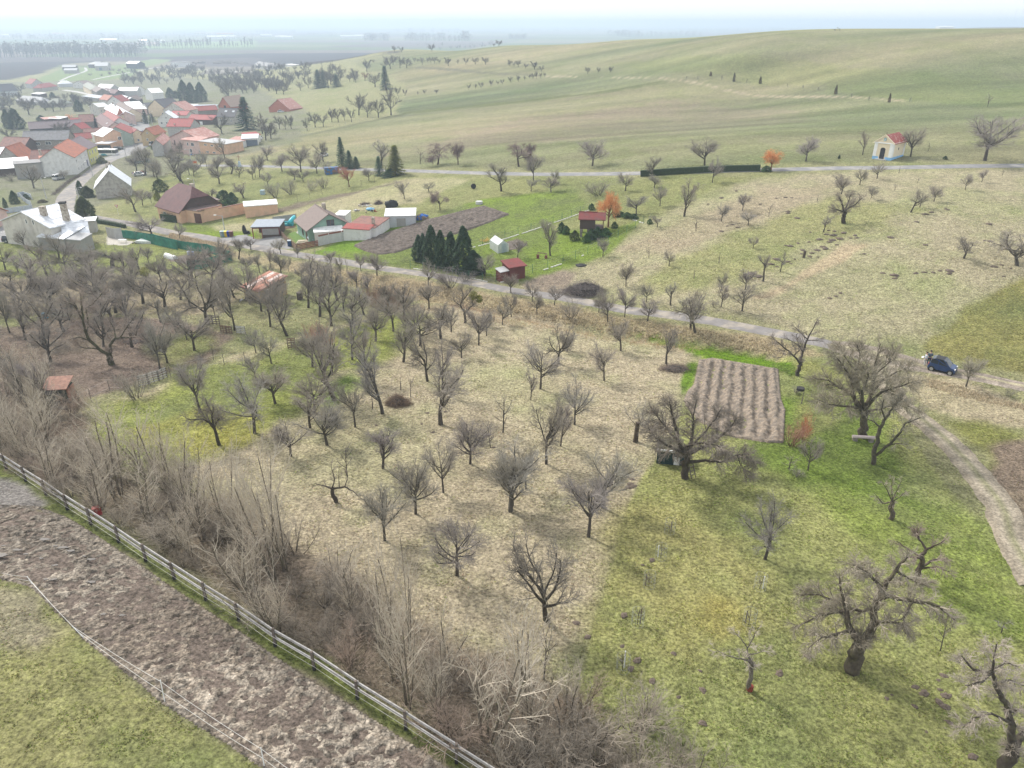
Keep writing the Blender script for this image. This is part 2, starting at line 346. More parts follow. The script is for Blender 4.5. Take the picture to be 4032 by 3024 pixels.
zone('L', [(1450,950),(1900,1000),(2250,1100),(2300,1900),(2050,1750),(1850,1300)], (.19,.19,.08), .65, 0, 1.5)
zone('L', [(1850,1180),(2250,1120),(2700,1200),(2700,2400),(2220,2100),(2050,1650)], BROWNF, .12, .3, 1)
zone('N', [(1400,-60),(1520,-30),(1900,500),(1900,700),(1671,420)], BROWNF, .1, .3, .8)
# brown horse paddock among the old trees, thicket floor, mud
zone('Q', [(-300,1060),(150,1060),(420,985),(900,960),(1500,950),(1950,1000),(2212,1080),(2500,1180),(2300,1480),(1950,1500),(1500,1680),(1350,1780),(900,1850),(0,2000),(-300,2000)], (.185,.148,.122), .12, 0, 1.2)
zone('Q', [(1620,1180),(2150,1130),(2350,1300),(1900,1480),(1600,1400)], (.20,.20,.10), .5, 0, 2)
zone('Q', [(-200,130),(300,150),(1000,170),(2000,160),(2212,260),(2050,430),(1400,420),(900,560),(-200,560)], (.21,.225,.095), .55, 0, 2)
zone('Q', [(-200,520),(700,520),(1600,480),(2212,470),(2600,560),(2700,800),(2450,930),(1950,960),(600,930),(-200,1000)], (.27,.23,.17), .3, 0, 3)
zone('Z', [(-200,1560),(300,1540),(330,1720),(560,1890),(900,1990),(1100,2140),(1500,2330),(1900,2560),(2150,2680),(2500,2860),(2640,3200),(1950,3200),(1600,2850),(1250,2600),(800,2330),(300,2000),(0,1810),(-200,1750)], (.20,.165,.13), .1, 0, 1.5)
zone('Z', [(-300,1750),(0,1810),(300,2000),(800,2330),(1250,2610),(1600,2850),(1950,3090),(1900,3300),(1700,3300),(1400,2830),(800,2420),(450,2180),(200,2040),(-300,2000)], (.165,.185,.07), .5, 0, .7)
zone('Z', [(-400,1850),(60,1880),(220,1985),(120,2010),(-400,2010)], (.23,.215,.20), .0, 0, .5)
MUDPOLY_PX = [(-120,1985),(150,1995),(270,2040),(480,2175),(690,2320),(950,2490),(1240,2690),(1600,2915),(1830,3065),(1900,3200),(1200,3200),(1050,3035),(640,2770),(330,2520),(120,2312),(-120,2255)]
zone('Z', MUDPOLY_PX, (.19,.158,.135), 0, 0, .5)
zone('Z', [(-300,2230),(120,2300),(330,2510),(640,2775),(1060,3045),(1200,3400),(-600,3400)], (.265,.255,.135), .5, 0, .4)
zone('Z', [(-300,2260),(110,2330),(260,2480),(150,2560),(-300,2540)], (.30,.265,.20), .2, 0, 1.2)
# wheel-worn strip and dug beds
zone('G', [(900,465),(1000,445),(1070,490),(930,530)], (.16,.125,.10), 0, 0, .3)
zone('E', [(500,1160),(700,1120),(1050,1110),(1000,1200),(760,1240),(540,1190)], (.13,.10,.08), 0, 0, .4)
def paint(x, y):
    n = len(x); col = np.tile(np.array(OLIVE), (n, 1)); g = np.full(n, .4); st = np.zeros(n)
    # broad patchwork of the far plain
    far = sstep(1100, 1300, y)
    cx = np.floor(x / 420 + .35 * np.sin(y / 900)); cy = np.floor(np.log(np.maximum(y, 1)) * 9.0 + .3 * np.sin(x / 600))
    hsh = np.abs(np.sin(cx * 12.9898 + cy * 78.233) * 43758.5453) % 1
    pal = np.array([(.12,.10,.09), (.16,.17,.09), (.20,.18,.13), (.10,.13,.06), (.15,.125,.11)])
    pc = pal[(hsh * 4.999).astype(int)]
    col = col * (1 - far[:, None]) + pc * far[:, None]
    wob = (fbm(x, y, 5.0, 3) - .5)
    for poly, c, gg, s, soft in ZN:
        P_ = np.array(poly); x0, y0 = P_.min(0) - 3 * soft; x1, y1 = P_.max(0) + 3 * soft
        k = np.where((x > x0) & (x < x1) & (y > y0) & (y < y1))[0]
        if len(k) == 0: continue
        xx, yy = x[k], y[k]; ins = inside(xx, yy, poly)
        d = seg_dist(xx, yy, poly + [poly[0]]); d = np.where(ins, d, -d) + wob[k] * soft * 2.2
        w = sstep(-soft * .6, soft * .6, d)[:, None]
        col[k] = col[k] * (1 - w) + np.array(c) * w; g[k] = g[k] * (1 - w[:, 0]) + gg * w[:, 0]; st[k] = st[k] * (1 - w[:, 0]) + s * w[:, 0]
    # natural mottling of growth: greener hollows, drier rises
    near = 1 - sstep(500, 1200, y)
    m = np.clip((fbm(x, y, 14.0, 4) - .47) * 4.2, 0, 1) * g * near
    m2 = np.clip((fbm(x + 50, y + 90, 3.2, 3) - .52) * 5, 0, 1) * g * near * .7
    m = np.clip(m + m2, 0, .85)[:, None]
    lum = col.mean(1, keepdims=True)
    col = col * (1 - m) + (np.array([[.90, 1.0, .47]]) * lum * .96) * m
    # broad furrow-wise streaks over the hill
    sN = fbm(x * .16 + y * .07, y * 1.0, 9.0, 4) - .5; sB = fbm(x * .3 + 9, y * 1.0, 60.0, 3) - .5
    f = 1 + st * near * (sN * .75 + sB * .8)
    col = col * f[:, None]
    hue = (st * near * np.clip(sB * 3.0, -1, 1))[:, None]
    col = col * (1 + hue * np.array([[.10, -.03, .06]]))
    lum = col.mean(1, keepdims=True); col = (lum + (col - lum) * 1.22) * .90
    return np.clip(col, .01, .9), g, st
def ground_mat():
    m = bpy.data.materials.new('ground'); m.use_nodes = True; N = m.node_tree.nodes; Lk = m.node_tree.links
    b = N['Principled BSDF']; b.inputs['Roughness'].default_value = .95; b.inputs['Specular IOR Level'].default_value = .1
    at = N.new('ShaderNodeAttribute'); at.attribute_name = 'tint'; tc = N.new('ShaderNodeTexCoord'); cur = at.outputs['Color']
    def noise(s, d=5, st=None, rough=.6):
        src = tc.outputs['Object']
        if st: mp = N.new('ShaderNodeMapping'); mp.inputs['Scale'].default_value = st; Lk.new(src, mp.inputs[0]); src = mp.outputs[0]
        no = N.new('ShaderNodeTexNoise'); no.inputs['Scale'].default_value = s; no.inputs['Detail'].default_value = d; no.inputs['Roughness'].default_value = rough; Lk.new(src, no.inputs[0]); return no.outputs[0]
    def rng(v, a, b_, c, d):
        r = N.new('ShaderNodeMapRange'); 
        for i, q in zip((1, 2, 3, 4), (a, b_, c, d)): r.inputs[i].default_value = q
        Lk.new(v, r.inputs[0]); return r.outputs[0]
    for s, v, st in ((4.6, .68, (1, 1, 1)), (1.2, .30, None), (.28, .12, None)):
        x = rng(noise(s, 6, st, .7), .32, .68, 1 - v, 1 + v)
        q = N.new('ShaderNodeVectorMath'); q.operation = 'SCALE'; Lk.new(cur, q.inputs[0]); Lk.new(x, q.inputs[3]); cur = q.outputs[0]
    # small greener shoots where the patchiness (alpha) allows
    gf = rng(noise(3.1, 6, None, .7), .5, .64, 0, .85); mu = N.new('ShaderNodeMath'); mu.operation = 'MULTIPLY'; Lk.new(gf, mu.inputs[0]); Lk.new(at.outputs['Alpha'], mu.inputs[1])
    gm = N.new('ShaderNodeVectorMath'); gm.operation = 'MULTIPLY'; Lk.new(cur, gm.inputs[0]); gm.inputs[1].default_value = (.78, .88, .50)
    mx = N.new('ShaderNodeMix'); mx.data_type = 'RGBA'; Lk.new(mu.outputs[0], mx.inputs[0]); Lk.new(cur, mx.inputs[6]); Lk.new(gm.outputs[0], mx.inputs[7]); cur = mx.outputs[2]
    Lk.new(cur, b.inputs['Base Color'])
    nb = noise(2.6, 8, None, .75); bp = N.new('ShaderNodeBump'); bp.inputs['Strength'].default_value = 1.0; bp.inputs['Distance'].default_value = .30
    Lk.new(nb, bp.inputs['Height']); Lk.new(bp.outputs[0], b.inputs['Normal'])
    return m
NU, NR = 560, 640
uu = np.sinh(np.linspace(-1, 1, NU) * 1.1) / math.sinh(1.1) * 1.15
rr = np.exp(np.linspace(math.log(24.0), math.log(15500.0), NR)) - 22.0
UU, YY = np.meshgrid(uu, rr); XX = UU * (YY + 24.0)
gx, gy = XX.ravel(), YY.ravel(); gz = tz(gx, gy)
col, g_, st_ = paint(gx, gy)
# turned earth, tussocks: a little real relief near by
gz = gz + (fbm(gx, gy, 1.1, 3) - .5) * .10 * (1 - sstep(60, 160, gy))
ii = np.arange(NR * NU).reshape(NR, NU)
F = np.stack([ii[:-1, :-1], ii[:-1, 1:], ii[1:, 1:], ii[1:, :-1]], -1).reshape(-1, 4)
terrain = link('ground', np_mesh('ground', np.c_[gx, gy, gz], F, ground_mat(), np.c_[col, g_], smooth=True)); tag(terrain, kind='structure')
def drape(name, poly, m, off=.05, step=None, disp=None, tint=None, kind='structure', parent=None):
    """a sheet cut to a ground polygon that follows the terrain; the rim is tucked into the soil"""
    P_ = np.array(poly); x0, y0 = P_.min(0); x1, y1 = P_.max(0); step = step or max(x1 - x0, y1 - y0) / 60
    nx = int((x1 - x0) / step) + 2; ny = int((y1 - y0) / step) + 2
    X_, Y_ = np.meshgrid(x0 + np.arange(nx) * step, y0 + np.arange(ny) * step); X_ = X_.ravel(); Y_ = Y_.ravel()
    ins = inside(X_, Y_, poly); d = seg_dist(X_, Y_, poly + [poly[0]]); d = np.where(ins, d, -d)
    id_ = np.arange(nx * ny).reshape(ny, nx); q = np.stack([id_[:-1, :-1], id_[:-1, 1:], id_[1:, 1:], id_[1:, :-1]], -1).reshape(-1, 4)
    q = q[(d[q] > -step * .8).any(1)]
    use = np.unique(q); rm = np.full(nx * ny, -1); rm[use] = np.arange(len(use)); X_, Y_, d = X_[use], Y_[use], d[use]; q = rm[q]
    Z_ = tz(X_, Y_) + np.where(d > 0, off, -.12)
    if disp is not None: Z_ = Z_ + disp(X_, Y_) * sstep(0, .8, d)
    o = link(name, np_mesh(name, np.c_[X_, Y_, Z_], q, m, None if tint is None else tint(X_, Y_), smooth=True), parent)
    return tag(o, kind=kind) if kind else o
def ribbon(name, pts, width, m, off=.06, step=1.0, edge=.1, tint=None, rough=.10):
    """a strip of road along ground points; width a number or a list"""
    P_ = [Vector(p[:2]) for p in pts]; out = []
    ws = width if isinstance(width, (list, tuple)) else [width] * len(P_)
    for i in range(len(P_) - 1):
        p0, p1, p2, p3 = P_[max(i-1, 0)], P_[i], P_[i+1], P_[min(i+2, len(P_)-1)]; n = max(1, int((p2 - p1).length / step))
        for k in range(n):
            t = k / n; a = .5 * ((2*p1) + (p2-p0)*t + (2*p0-5*p1+4*p2-p3)*t*t + (3*p1-p0-3*p2+p3)*t*t*t); out.append((a, ws[i]*(1-t)+ws[i+1]*t))
    out.append((P_[-1], ws[-1])); V, F_ = [], []; K_ = 7
    for i, (p, w) in enumerate(out):
        d = (out[min(i+1, len(out)-1)][0] - out[max(i-1, 0)][0]).normalized(); nrm = Vector((-d.y, d.x))
        for j in range(K_):
            s = (j / (K_-1) - .5); ww = w * (1 + rough * (hash_noise(np.array([p.x+j*40.0]), np.array([p.y]), 1.5)[0] - .4)) if j in (0, K_-1) else w
            q = p + nrm * (s * ww); V.append((q.x, q.y, 0))
        if i: F_ += [(K_*(i-1)+j, K_*(i-1)+j+1, K_*i+j+1, K_*i+j) for j in range(K_-1)]
    V = np.array(V); jj = np.arange(len(V)) % K_
    V[:, 2] = tz(V[:, 0], V[:, 1]) + np.where((jj == 0) | (jj == K_-1), -edge, off)
    o = link(name, np_mesh(name, V, np.array(F_), m, None if tint is None else tint(V[:, 0], V[:, 1]), smooth=True)); tag(o, kind='structure'); return o, out
asph = mat('asphalt', (.20,.198,.20), .9, var=.10, scale=.7, bump=.3, bscale=8, col2=(.27,.255,.235), c2=(.45,.65), c2scale=.35)
asph2 = mat('old_asphalt', (.20,.185,.175), .9, var=.14, scale=1.1, bump=.4, bscale=6, col2=(.30,.265,.22), c2=(.5,.62), c2scale=.5)
concrete = mat('pale_concrete', (.38,.37,.35), .85, var=.12, scale=1.5)
upper = [G_(*p) for p in ((770,652),(900,652),(1045,655),(1300,663),(1600,672),(2000,684),(2300,685),(2520,682),(2750,676),(3040,668),(3300,662),(3560,659),(4032,652),(4500,650))]
ribbon('road', upper, 4.3, asph, step=2.5)
lane_px = [(437,628),(395,652),(362,677),(322,710),(285,745),(260,780),(262,815),(310,842),(395,862),(538,886),(658,913),(785,932),(896,954),(1038,979),(1153,1000),(1298,1022),(1515,1058),(1744,1090),(1988,1139),(2260,1180),(2476,1221),(2729,1253),(3053,1312),(3200,1342),(3320,1372)]
lane = [G_(*p) for p in lane_px]
ribbon('lane', lane, [7,6.5,6,6,6.5,6.5,6,5.5,5]+[4.2]*3+[3.6]*4+[3.1]*9, asph2, step=1.5)
street = [GP('B', *p) for p in ((1330,1115),(1500,1060),(1680,990),(1800,900),(1850,800),(1860,700),(1820,600),(1770,510),(1720,455),(1600,400))]
ribbon('street', street, [8,11,12,13,12,11,10,8,7,5], asph, off=.12, step=2)
ribbon('village_path', [GP('A', *p) for p in ((520,705),(600,670),(690,640),(750,615),(740,590))], 4, concrete, off=.2, step=5)
ribbon('village_path', [GP('A', *p) for p in ((560,785),(700,805),(860,845))], 6, concrete, off=.2, step=5)
ribbon('village_path', [GP('A', *p) for p in ((800,695),(1000,655),(1200,620),(1400,585),(1700,600),(2212,628))], 4, concrete, off=.2, step=6)
drape('yard', poly_g('E', [(880,880),(1180,905),(1480,865),(1560,900),(1650,930),(1880,860),(1990,960),(2080,1050),(1700,1010),(1300,945)]), mat('yard_gravel', (.22,.215,.21), .9, var=.15, scale=1, bump=.4, bscale=10), off=.10, step=.6)
drape('yard', poly_g('D', [(1330,1040),(1520,1010),(1560,1090),(1660,1110),(1600,1160),(1330,1150)]), mat('slab', (.42,.39,.34), .9), off=.08, step=.6)
drape('yard', poly_g('Q', [(-100,0),(420,-60),(400,140),(-100,160)]), MATS['yard_gravel'], off=.06, step=1)
drape('yard', poly_g('D', [(0,840),(240,830),(250,960),(0,1010)]), concrete, off=.06, step=1)
drape('yard', poly_g('F', [(730,590),(850,570),(960,640),(950,690),(850,700),(840,670)]), concrete, off=.12, step=.4)
drape('lawn', poly_g('F', [(635,612),(722,588),(852,668),(835,690),(740,706)]), mat('mown_grass', (.10,.17,.03), .9, var=.25, scale=3, bump=.6, bscale=15), off=.10, step=.4)
drape('lawn', poly_g('F', [(715,505),(790,490),(820,560),(760,570)]), MATS['mown_grass'], off=.10, step=.4)
# farm tracks: pale beaten earth with two ruts
dirt = mat('track_earth', (.33,.275,.215), .95, var=.2, scale=1.6, bump=.7, bscale=6, col2=(.24,.20,.155), c2=(.42,.6), c2scale=.9)
ruts_a = attr_mat('rutted_earth', .95, ((5.0,.35),(1.1,.22)), bump=.8)
def rut_ribbon(name, pts, w, m, tone):
    P2 = [Vector(p[:2]) for p in pts]; o, out = ribbon(name, pts, w, m, off=.12, step=.5, edge=.12, rough=.35)
    V = np.array([v.co[:] for v in o.data.vertices]); j = np.arange(len(V)) % 7
    V[:, 2] += np.where((j == 2) | (j == 4), -.05, 0) + np.where(j == 3, .05, 0) + (fbm(V[:, 0], V[:, 1], .9, 2) - .5) * .14 * ((j > 0) & (j < 6))
    for k, v in enumerate(o.data.vertices): v.co.z = V[k, 2]
    mid, edge_, rut = [np.array(c) for c in tone]; cc = np.where(((j == 2) | (j == 4))[:, None], rut, np.where((j == 3)[:, None], mid, edge_)) * (.75 + .5 * fbm(V[:, 0], V[:, 1], 1.2, 2))[:, None]
    a = o.data.attributes.new('tint', 'FLOAT_COLOR', 'POINT'); a.data.foreach_set('color', np.c_[cc, np.ones(len(cc))].astype(np.float32).ravel())
    return o
fork = [GP('L', *p) for p in ((930,395),(1010,470),(1040,560),(1060,660),(1110,760),(1210,870),(1330,960),(1480,1080),(1620,1210),(1760,1370),(1880,1520),(2030,1720))] + [GP('N', *p) for p in ((1600,330),(1680,470),(1760,620))]
rut_ribbon('dirt_track', fork, [3.0,3.4,3.2,3.0,2.8]+[2.9]*10, ruts_a, ((.19,.18,.105),(.235,.20,.15),(.29,.25,.19)))
rut_ribbon('dirt_track', [G_(*p) for p in ((3270,1360),(3380,1382),(3466,1402),(3560,1425),(3653,1448),(3760,1468),(3900,1495),(4032,1524),(4200,1560),(4500,1620))], [3.2,5,5.5,4.5,3.6,3,2.8,2.8,2.8,2.8], ruts_a, ((.30,.27,.17),(.26,.22,.18),(.20,.165,.135)))
# ploughed plots
soil_pale = mat('dry_turned_soil', (.25,.20,.15), .95, var=.45, scale=6, bump=1.0, bscale=7, col2=(.155,.13,.105), c2=(.42,.58), c2scale=3.0)
soil_dark = mat('dark_turned_soil', (.10,.08,.066), .95, var=.35, scale=3.5, bump=1.0, bscale=7, col2=(.15,.122,.10), c2=(.45,.65), c2scale=1.2)
pp = poly_g('M', [(1000,265),(1120,250),(1690,345),(1712,600),(1750,700),(1735,985),(1560,975),(1300,935),(1000,800),(865,620),(900,535),(955,480)])
a0 = Vector(pp[3]) ; ax = (Vector(pp[5]) - Vector(pp[2])).normalized(); nx_ = Vector((-ax.y, ax.x))
def furrow(X_, Y_):
    s = X_ * nx_.x + Y_ * nx_.y + (fbm(X_, Y_, 3, 2) - .5) * .3
    return .17 * np.sin(s * 2 * math.pi / 1.15) * (.5 + 1.0 * fbm(X_, Y_, 2.5, 2)) + (fbm(X_, Y_, .32, 2) - .5) * .40 + (fbm(X_+5, Y_, .9, 2) - .5) * .15 + .08
drape('ploughed_plot', pp, soil_pale, off=.17, step=.13, disp=furrow)
pq = poly_g('Z', [(1392,968),(1500,925),(1700,862),(1905,812),(2005,845),(1850,905),(1700,950),(1560,995),(1500,1003),(1440,990)])
bx = (Vector(pq[3]) - Vector(pq[0])).normalized(); nb_ = Vector((-bx.y, bx.x))
drape('ploughed_plot', pq, soil_dark, off=.22, step=.28, disp=lambda X_, Y_: .10 * np.sin((X_ * nb_.x + Y_ * nb_.y) * 2 * math.pi / 1.1) + (fbm(X_, Y_, .6, 2) - .5) * .38 + .06)
drape('dug_bed', poly_g('G', [(905,465),(1000,447),(1068,490),(935,528)]), soil_dark, off=.05, step=.25, disp=lambda X_, Y_: (fbm(X_, Y_, .6, 2) - .5) * .25)
drape('dug_bed', poly_g('E', [(500,1165),(700,1125),(1040,1112),(1000,1195),(760,1235),(540,1195)]), soil_dark, off=.05, step=.3, disp=lambda X_, Y_: (fbm(X_, Y_, .7, 2) - .5) * .25)
# hoof-trodden mud
mudpoly = poly_g('Z', MUDPOLY_PX)
_fa, _fb = G_(182,1949), G_(1407,2752); fdir = np.array([_fb.x-_fa.x, _fb.y-_fa.y]); fdir /= np.linalg.norm(fdir)
def mud_disp(X_, Y_):
    n = fbm(X_, Y_, .42, 3) ; h2 = fbm(X_ + 31, Y_ - 12, .36, 2); pits = np.clip((h2 - .54) * 7, 0, 1)
    return (n - .5) * .34 - pits * .22 + (fbm(X_, Y_, 3.5, 2) - .5) * .16
def mud_tint(X_, Y_):
    n = fbm(X_, Y_, 6, 3); n2 = fbm(X_ + 3, Y_ + 8, .5, 2); dry = sstep(.30, .72, n * .62 + n2 * .22 + fbm(X_, Y_, .25, 2) * .16 + (fbm(X_, Y_, .16, 1) - .5) * .5)[:, None]
    lo = 1 - sstep(27, 44, Y_)[:, None]
    c = np.array([[.160,.130,.100]]) * (1 - dry) + np.array([[.275,.237,.190]]) * dry
    pit = np.clip((fbm(X_ + 31, Y_ - 12, .36, 2) - .54) * 7, 0, 1)[:, None]      # wet mud stands in the hoof holes
    al = X_ * fdir[0] + Y_ * fdir[1]; ac = X_ * fdir[1] - Y_ * fdir[0]
    c = c * (.72 + .56 * fbm(al * .12, ac, 1.6, 3))[:, None]      # lengthwise bands trodden and driven along the fence
    return c * (.80 + .26 * lo) * (1 - .42 * pit) * (.72 + .56 * fbm(X_, Y_, .24, 1)[:, None])
mudm = attr_mat('trodden_mud', .7, ((7.5, .55), (2.6, .3), (.5, .12)), bump=1.0)
N_ = mudm.node_tree.nodes; vo = N_.new('ShaderNodeTexVoronoi'); vo.inputs['Scale'].default_value = 2.6; tcn = [n for n in N_ if n.type == 'TEX_COORD'][0]; mudm.node_tree.links.new(tcn.outputs['Object'], vo.inputs['Vector'])
ad = N_.new('ShaderNodeMath'); ad.operation = 'ADD'; bpn = [n for n in N_ if n.type == 'BUMP'][0]; src_ = bpn.inputs['Height'].links[0].from_socket; mudm.node_tree.links.new(src_, ad.inputs[0]); mudm.node_tree.links.new(vo.outputs['Distance'], ad.inputs[1]); mudm.node_tree.links.new(ad.outputs[0], bpn.inputs['Height']); bpn.inputs['Distance'].default_value = .22
drape('mud', mudpoly, mudm, off=.06, step=.11, disp=mud_disp, tint=mud_tint)
# ------------------------------------------------------------------ trees: limbs grown from a skeleton, twigs as fine tapering blades
bark = mat('bark', (.085,.073,.060), .95, var=.3, scale=6, objcol=True, bump=.6, bscale=14, col2=(.12,.115,.075), c2=(.5,.7), c2scale=2)
twig = mat('twig', (.29,.262,.225), .95, var=.2, scale=1.5, objcol=True)
needle = mat('needle', (.045,.075,.032), .9, var=.45, scale=1.3, objcol=True)
mistle = mat('mistletoe', (.20,.20,.045), .9, var=.3, scale=4)
def rvec(d, ang, r):
    """direction at an angle to d, random azimuth"""
    x, y, z = d
    if abs(z) < .9: ax, ay, az = y, -x, 0.0
    else: ax, ay, az = 0.0, z, -y
    l = math.sqrt(ax*ax+ay*ay+az*az); ax /= l; ay /= l; az /= l
    bx, by, bz = y*az-z*ay, z*ax-x*az, x*ay-y*ax
    ph = r.uniform(0, 6.2832); c, s = math.cos(ph), math.sin(ph); ca, sa = math.cos(ang), math.sin(ang)
    return (x*ca+(ax*c+bx*s)*sa, y*ca+(ay*c+by*s)*sa, z*ca+(az*c+bz*s)*sa)
def norm3(v):
    l = math.sqrt(v[0]*v[0]+v[1]*v[1]+v[2]*v[2]) or 1; return (v[0]/l, v[1]/l, v[2]/l)
def spawn(out, r, pts, rads, L, lev, S):
    """side branches along a polyline"""
    if lev >= len(S['n']): return
    n = S['n'][lev]; n = max(1, int(n * r.uniform(.8, 1.2))); m = len(pts) - 1; s0 = S['s0'][lev]
    for i in range(n):
        t = s0 + (1 - s0) * ((i + r.uniform(.1, .9)) / n); f = t * m; k = min(int(f), m - 1); f -= k
        a, b = pts[k], pts[k+1]; p = (a[0]+(b[0]-a[0])*f, a[1]+(b[1]-a[1])*f, a[2]+(b[2]-a[2])*f)
        d = norm3((b[0]-a[0], b[1]-a[1], b[2]-a[2])); rr = rads[k] + (rads[k+1]-rads[k]) * f
        nd = rvec(d, math.radians(S['ang'][lev] * r.uniform(.7, 1.25)), r)
        if S.get('out') and lev <= 1:   # keep side limbs from growing downwards through the trunk
            nd = norm3((nd[0], nd[1], nd[2] * (.6 if nd[2] < 0 else 1)))
        Lc = S['len'][lev] * r.uniform(.65, 1.2) * (1 - .45 * t if lev > 0 else 1)
        rc = max(S['rmin'], min(rr * .72, S['rad'][lev]))
        grow(out, r, p, nd, Lc, rc, lev + 1, S)
def grow(out, r, p, d, L, rad, lev, S):
    ns = S['seg'][min(lev, len(S['seg'])-1)]; tr = S['trop'][min(lev, len(S['trop'])-1)]; wn = S['wan'][min(lev, len(S['wan'])-1)]
    pts = [p]; rads = [rad]; st = L / ns; last = lev >= len(S['n'])
    for i in range(ns):
        d = norm3((d[0]+r.uniform(-wn, wn), d[1]+r.uniform(-wn, wn), d[2]+r.uniform(-wn, wn)+tr))
        p = (p[0]+d[0]*st, p[1]+d[1]*st, p[2]+d[2]*st); pts.append(p); rads.append(rad * (1 - (.55 if not last else .8) * (i+1) / ns))
    out.append((lev, pts, rads)); spawn(out, r, pts, rads, L, lev, S)
def tubes(lines, k):
    V, F_ = [], []; n = 0; ca = [(math.cos(2*math.pi*j/k), math.sin(2*math.pi*j/k)) for j in range(k)]
    for pts, rads in lines:
        for i, p in enumerate(pts):
            a, b = pts[max(i-1, 0)], pts[min(i+1, len(pts)-1)]; d = norm3((b[0]-a[0], b[1]-a[1], b[2]-a[2]))
            if i == 0: u = norm3((d[1], -d[0], 0)) if abs(d[2]) < .95 else norm3((0, d[2], -d[1]))
            else: q_ = u[0]*d[0]+u[1]*d[1]+u[2]*d[2]; u = norm3((u[0]-d[0]*q_, u[1]-d[1]*q_, u[2]-d[2]*q_))
            w = (d[1]*u[2]-d[2]*u[1], d[2]*u[0]-d[0]*u[2], d[0]*u[1]-d[1]*u[0]); R_ = rads[i]
            for c, s in ca: V.append((p[0]+(u[0]*c+w[0]*s)*R_, p[1]+(u[1]*c+w[1]*s)*R_, p[2]+(u[2]*c+w[2]*s)*R_))
            if i:
                q = n + i * k
                for j in range(k):
                    j2 = (j+1) % k; F_.append((q-k+j, q-k+j2, q+j2, q+j))
        n += len(pts) * k
    return V, F_
def blades(lines, r, wmul=1.0):
    """each last-order twig: one thin tapering blade per stretch"""
    P0 = []; P1 = []; R0 = []
    for pts, rads in lines:
        for i in range(len(pts)-1): P0.append(pts[i]); P1.append(pts[i+1]); R0.append(rads[i])
    P0 = np.array(P0); P1 = np.array(P1); R0 = np.array(R0)[:, None] * wmul; d = P1 - P0
    q = np.random.RandomState(r.randrange(1 << 30)).normal(size=d.shape); s = np.cross(d, q); s /= np.linalg.norm(s, axis=1, keepdims=True) + 1e-9
    V = np.stack([P0 - s * R0, P0 + s * R0, P1 + d * .12], 1).reshape(-1, 3)
    return V, np.arange(len(V)).reshape(-1, 3)
def tree_meshes(out, r, ksplit=1, wmul=1.0, nm='tree', bmat=None, tmat=None):
    lastl = max(l for l, _, _ in out)
    V1, F1 = tubes([(p, q) for l, p, q in out if l <= ksplit], 6)
    mid = [(p, q) for l, p, q in out if ksplit < l < lastl]; V2, F2 = tubes(mid, 3)
    V3, F3 = blades([(p, q) for l, p, q in out if l == lastl], r, wmul)
    n = len(V2); F2 = [tuple(f) for f in F2]; V2 = np.array(V2).reshape(-1, 3)
    me = np_mesh(nm + '_crown', np.r_[V2, V3], F2 + [tuple(f + n) for f in F3.tolist()] if False else F2 + [(a+n, b+n, c+n) for a, b, c in F3.tolist()], tmat or twig)
    mt = np_mesh(nm + '_trunk', V1, F1, bmat or bark, smooth=True)
    return mt, me
def bounds(*ms):
    a = np.concatenate([np.array([v.co[:] for v in m.vertices][:60000]) for m in ms]); return a.min(0), a.max(0)
SPEC = dict(
 v=dict(n=[12,8,7,6], len=[2.2,1.2,.7,.48], ang=[56,36,35,36], s0=[.48,.15,.12,.1], seg=[4,5,3,2,1], trop=[.02,.13,.06,.01,.0], wan=[.05,.13,.15,.2,.15], rad=[.062,.027,.013,.008], rmin=.0062),
 u=dict(n=[10,8,7,6], len=[2.3,1.15,.7,.45], ang=[32,30,32,36], s0=[.3,.2,.15,.1], seg=[5,4,3,2,1], trop=[.03,.14,.09,.04,.02], wan=[.07,.12,.15,.2,.15], rad=[.06,.026,.012,.008], rmin=.006),
 g=dict(n=[8,9,8,7], len=[2.9,1.5,.8,.46], ang=[50,46,42,40], s0=[.5,.2,.15,.1], seg=[4,6,4,3,1], trop=[.0,.05,.03,.0,.0], wan=[.14,.26,.26,.26,.2], rad=[.09,.038,.017,.009], rmin=.0065),
 w=dict(n=[8,9,9,7], len=[2.2,1.3,.9,.6], ang=[50,46,40,36], s0=[.6,.3,.15,.1], seg=[3,5,4,3,1], trop=[.0,.02,-.14,-.2,-.2], wan=[.1,.25,.2,.2,.2], rad=[.07,.03,.014,.008], rmin=.0062),
 t=dict(n=[9,5,4], len=[.9,.42,.25], ang=[42,40,40], s0=[.3,.2,.1], seg=[5,3,2,1], trop=[.02,.12,.05,0], wan=[.06,.15,.2,.2], rad=[.028,.012,.007], rmin=.0065),
)
def spreadw(m):
    n = len(m.vertices); a = np.empty(n*3, np.float32); m.vertices.foreach_get('co', a); a = a.reshape(-1, 3); return float(2 * np.percentile(np.hypot(a[:, 0], a[:, 1]), 86))
PROTO = {}
def proto(key, sp, seeds, H=1.5, R0=.13, **kw):
    for i, s in enumerate(seeds):
        r = random.Random(s * 7919 + 13); S = dict(SPEC[sp]); S.update(kw); out = []
        lean = kw.get('lean', .08); d = norm3((r.uniform(-lean, lean), r.uniform(-lean, lean), 1))
        grow(out, r, (0, 0, -.15), d, H, R0, 0, S)
        mt, mc = tree_meshes(out, r, nm=key); lo, hi = bounds(mt, mc); ww = spreadw(mc)
        PROTO.setdefault(key, []).append((mt, mc, ww, hi[2]))
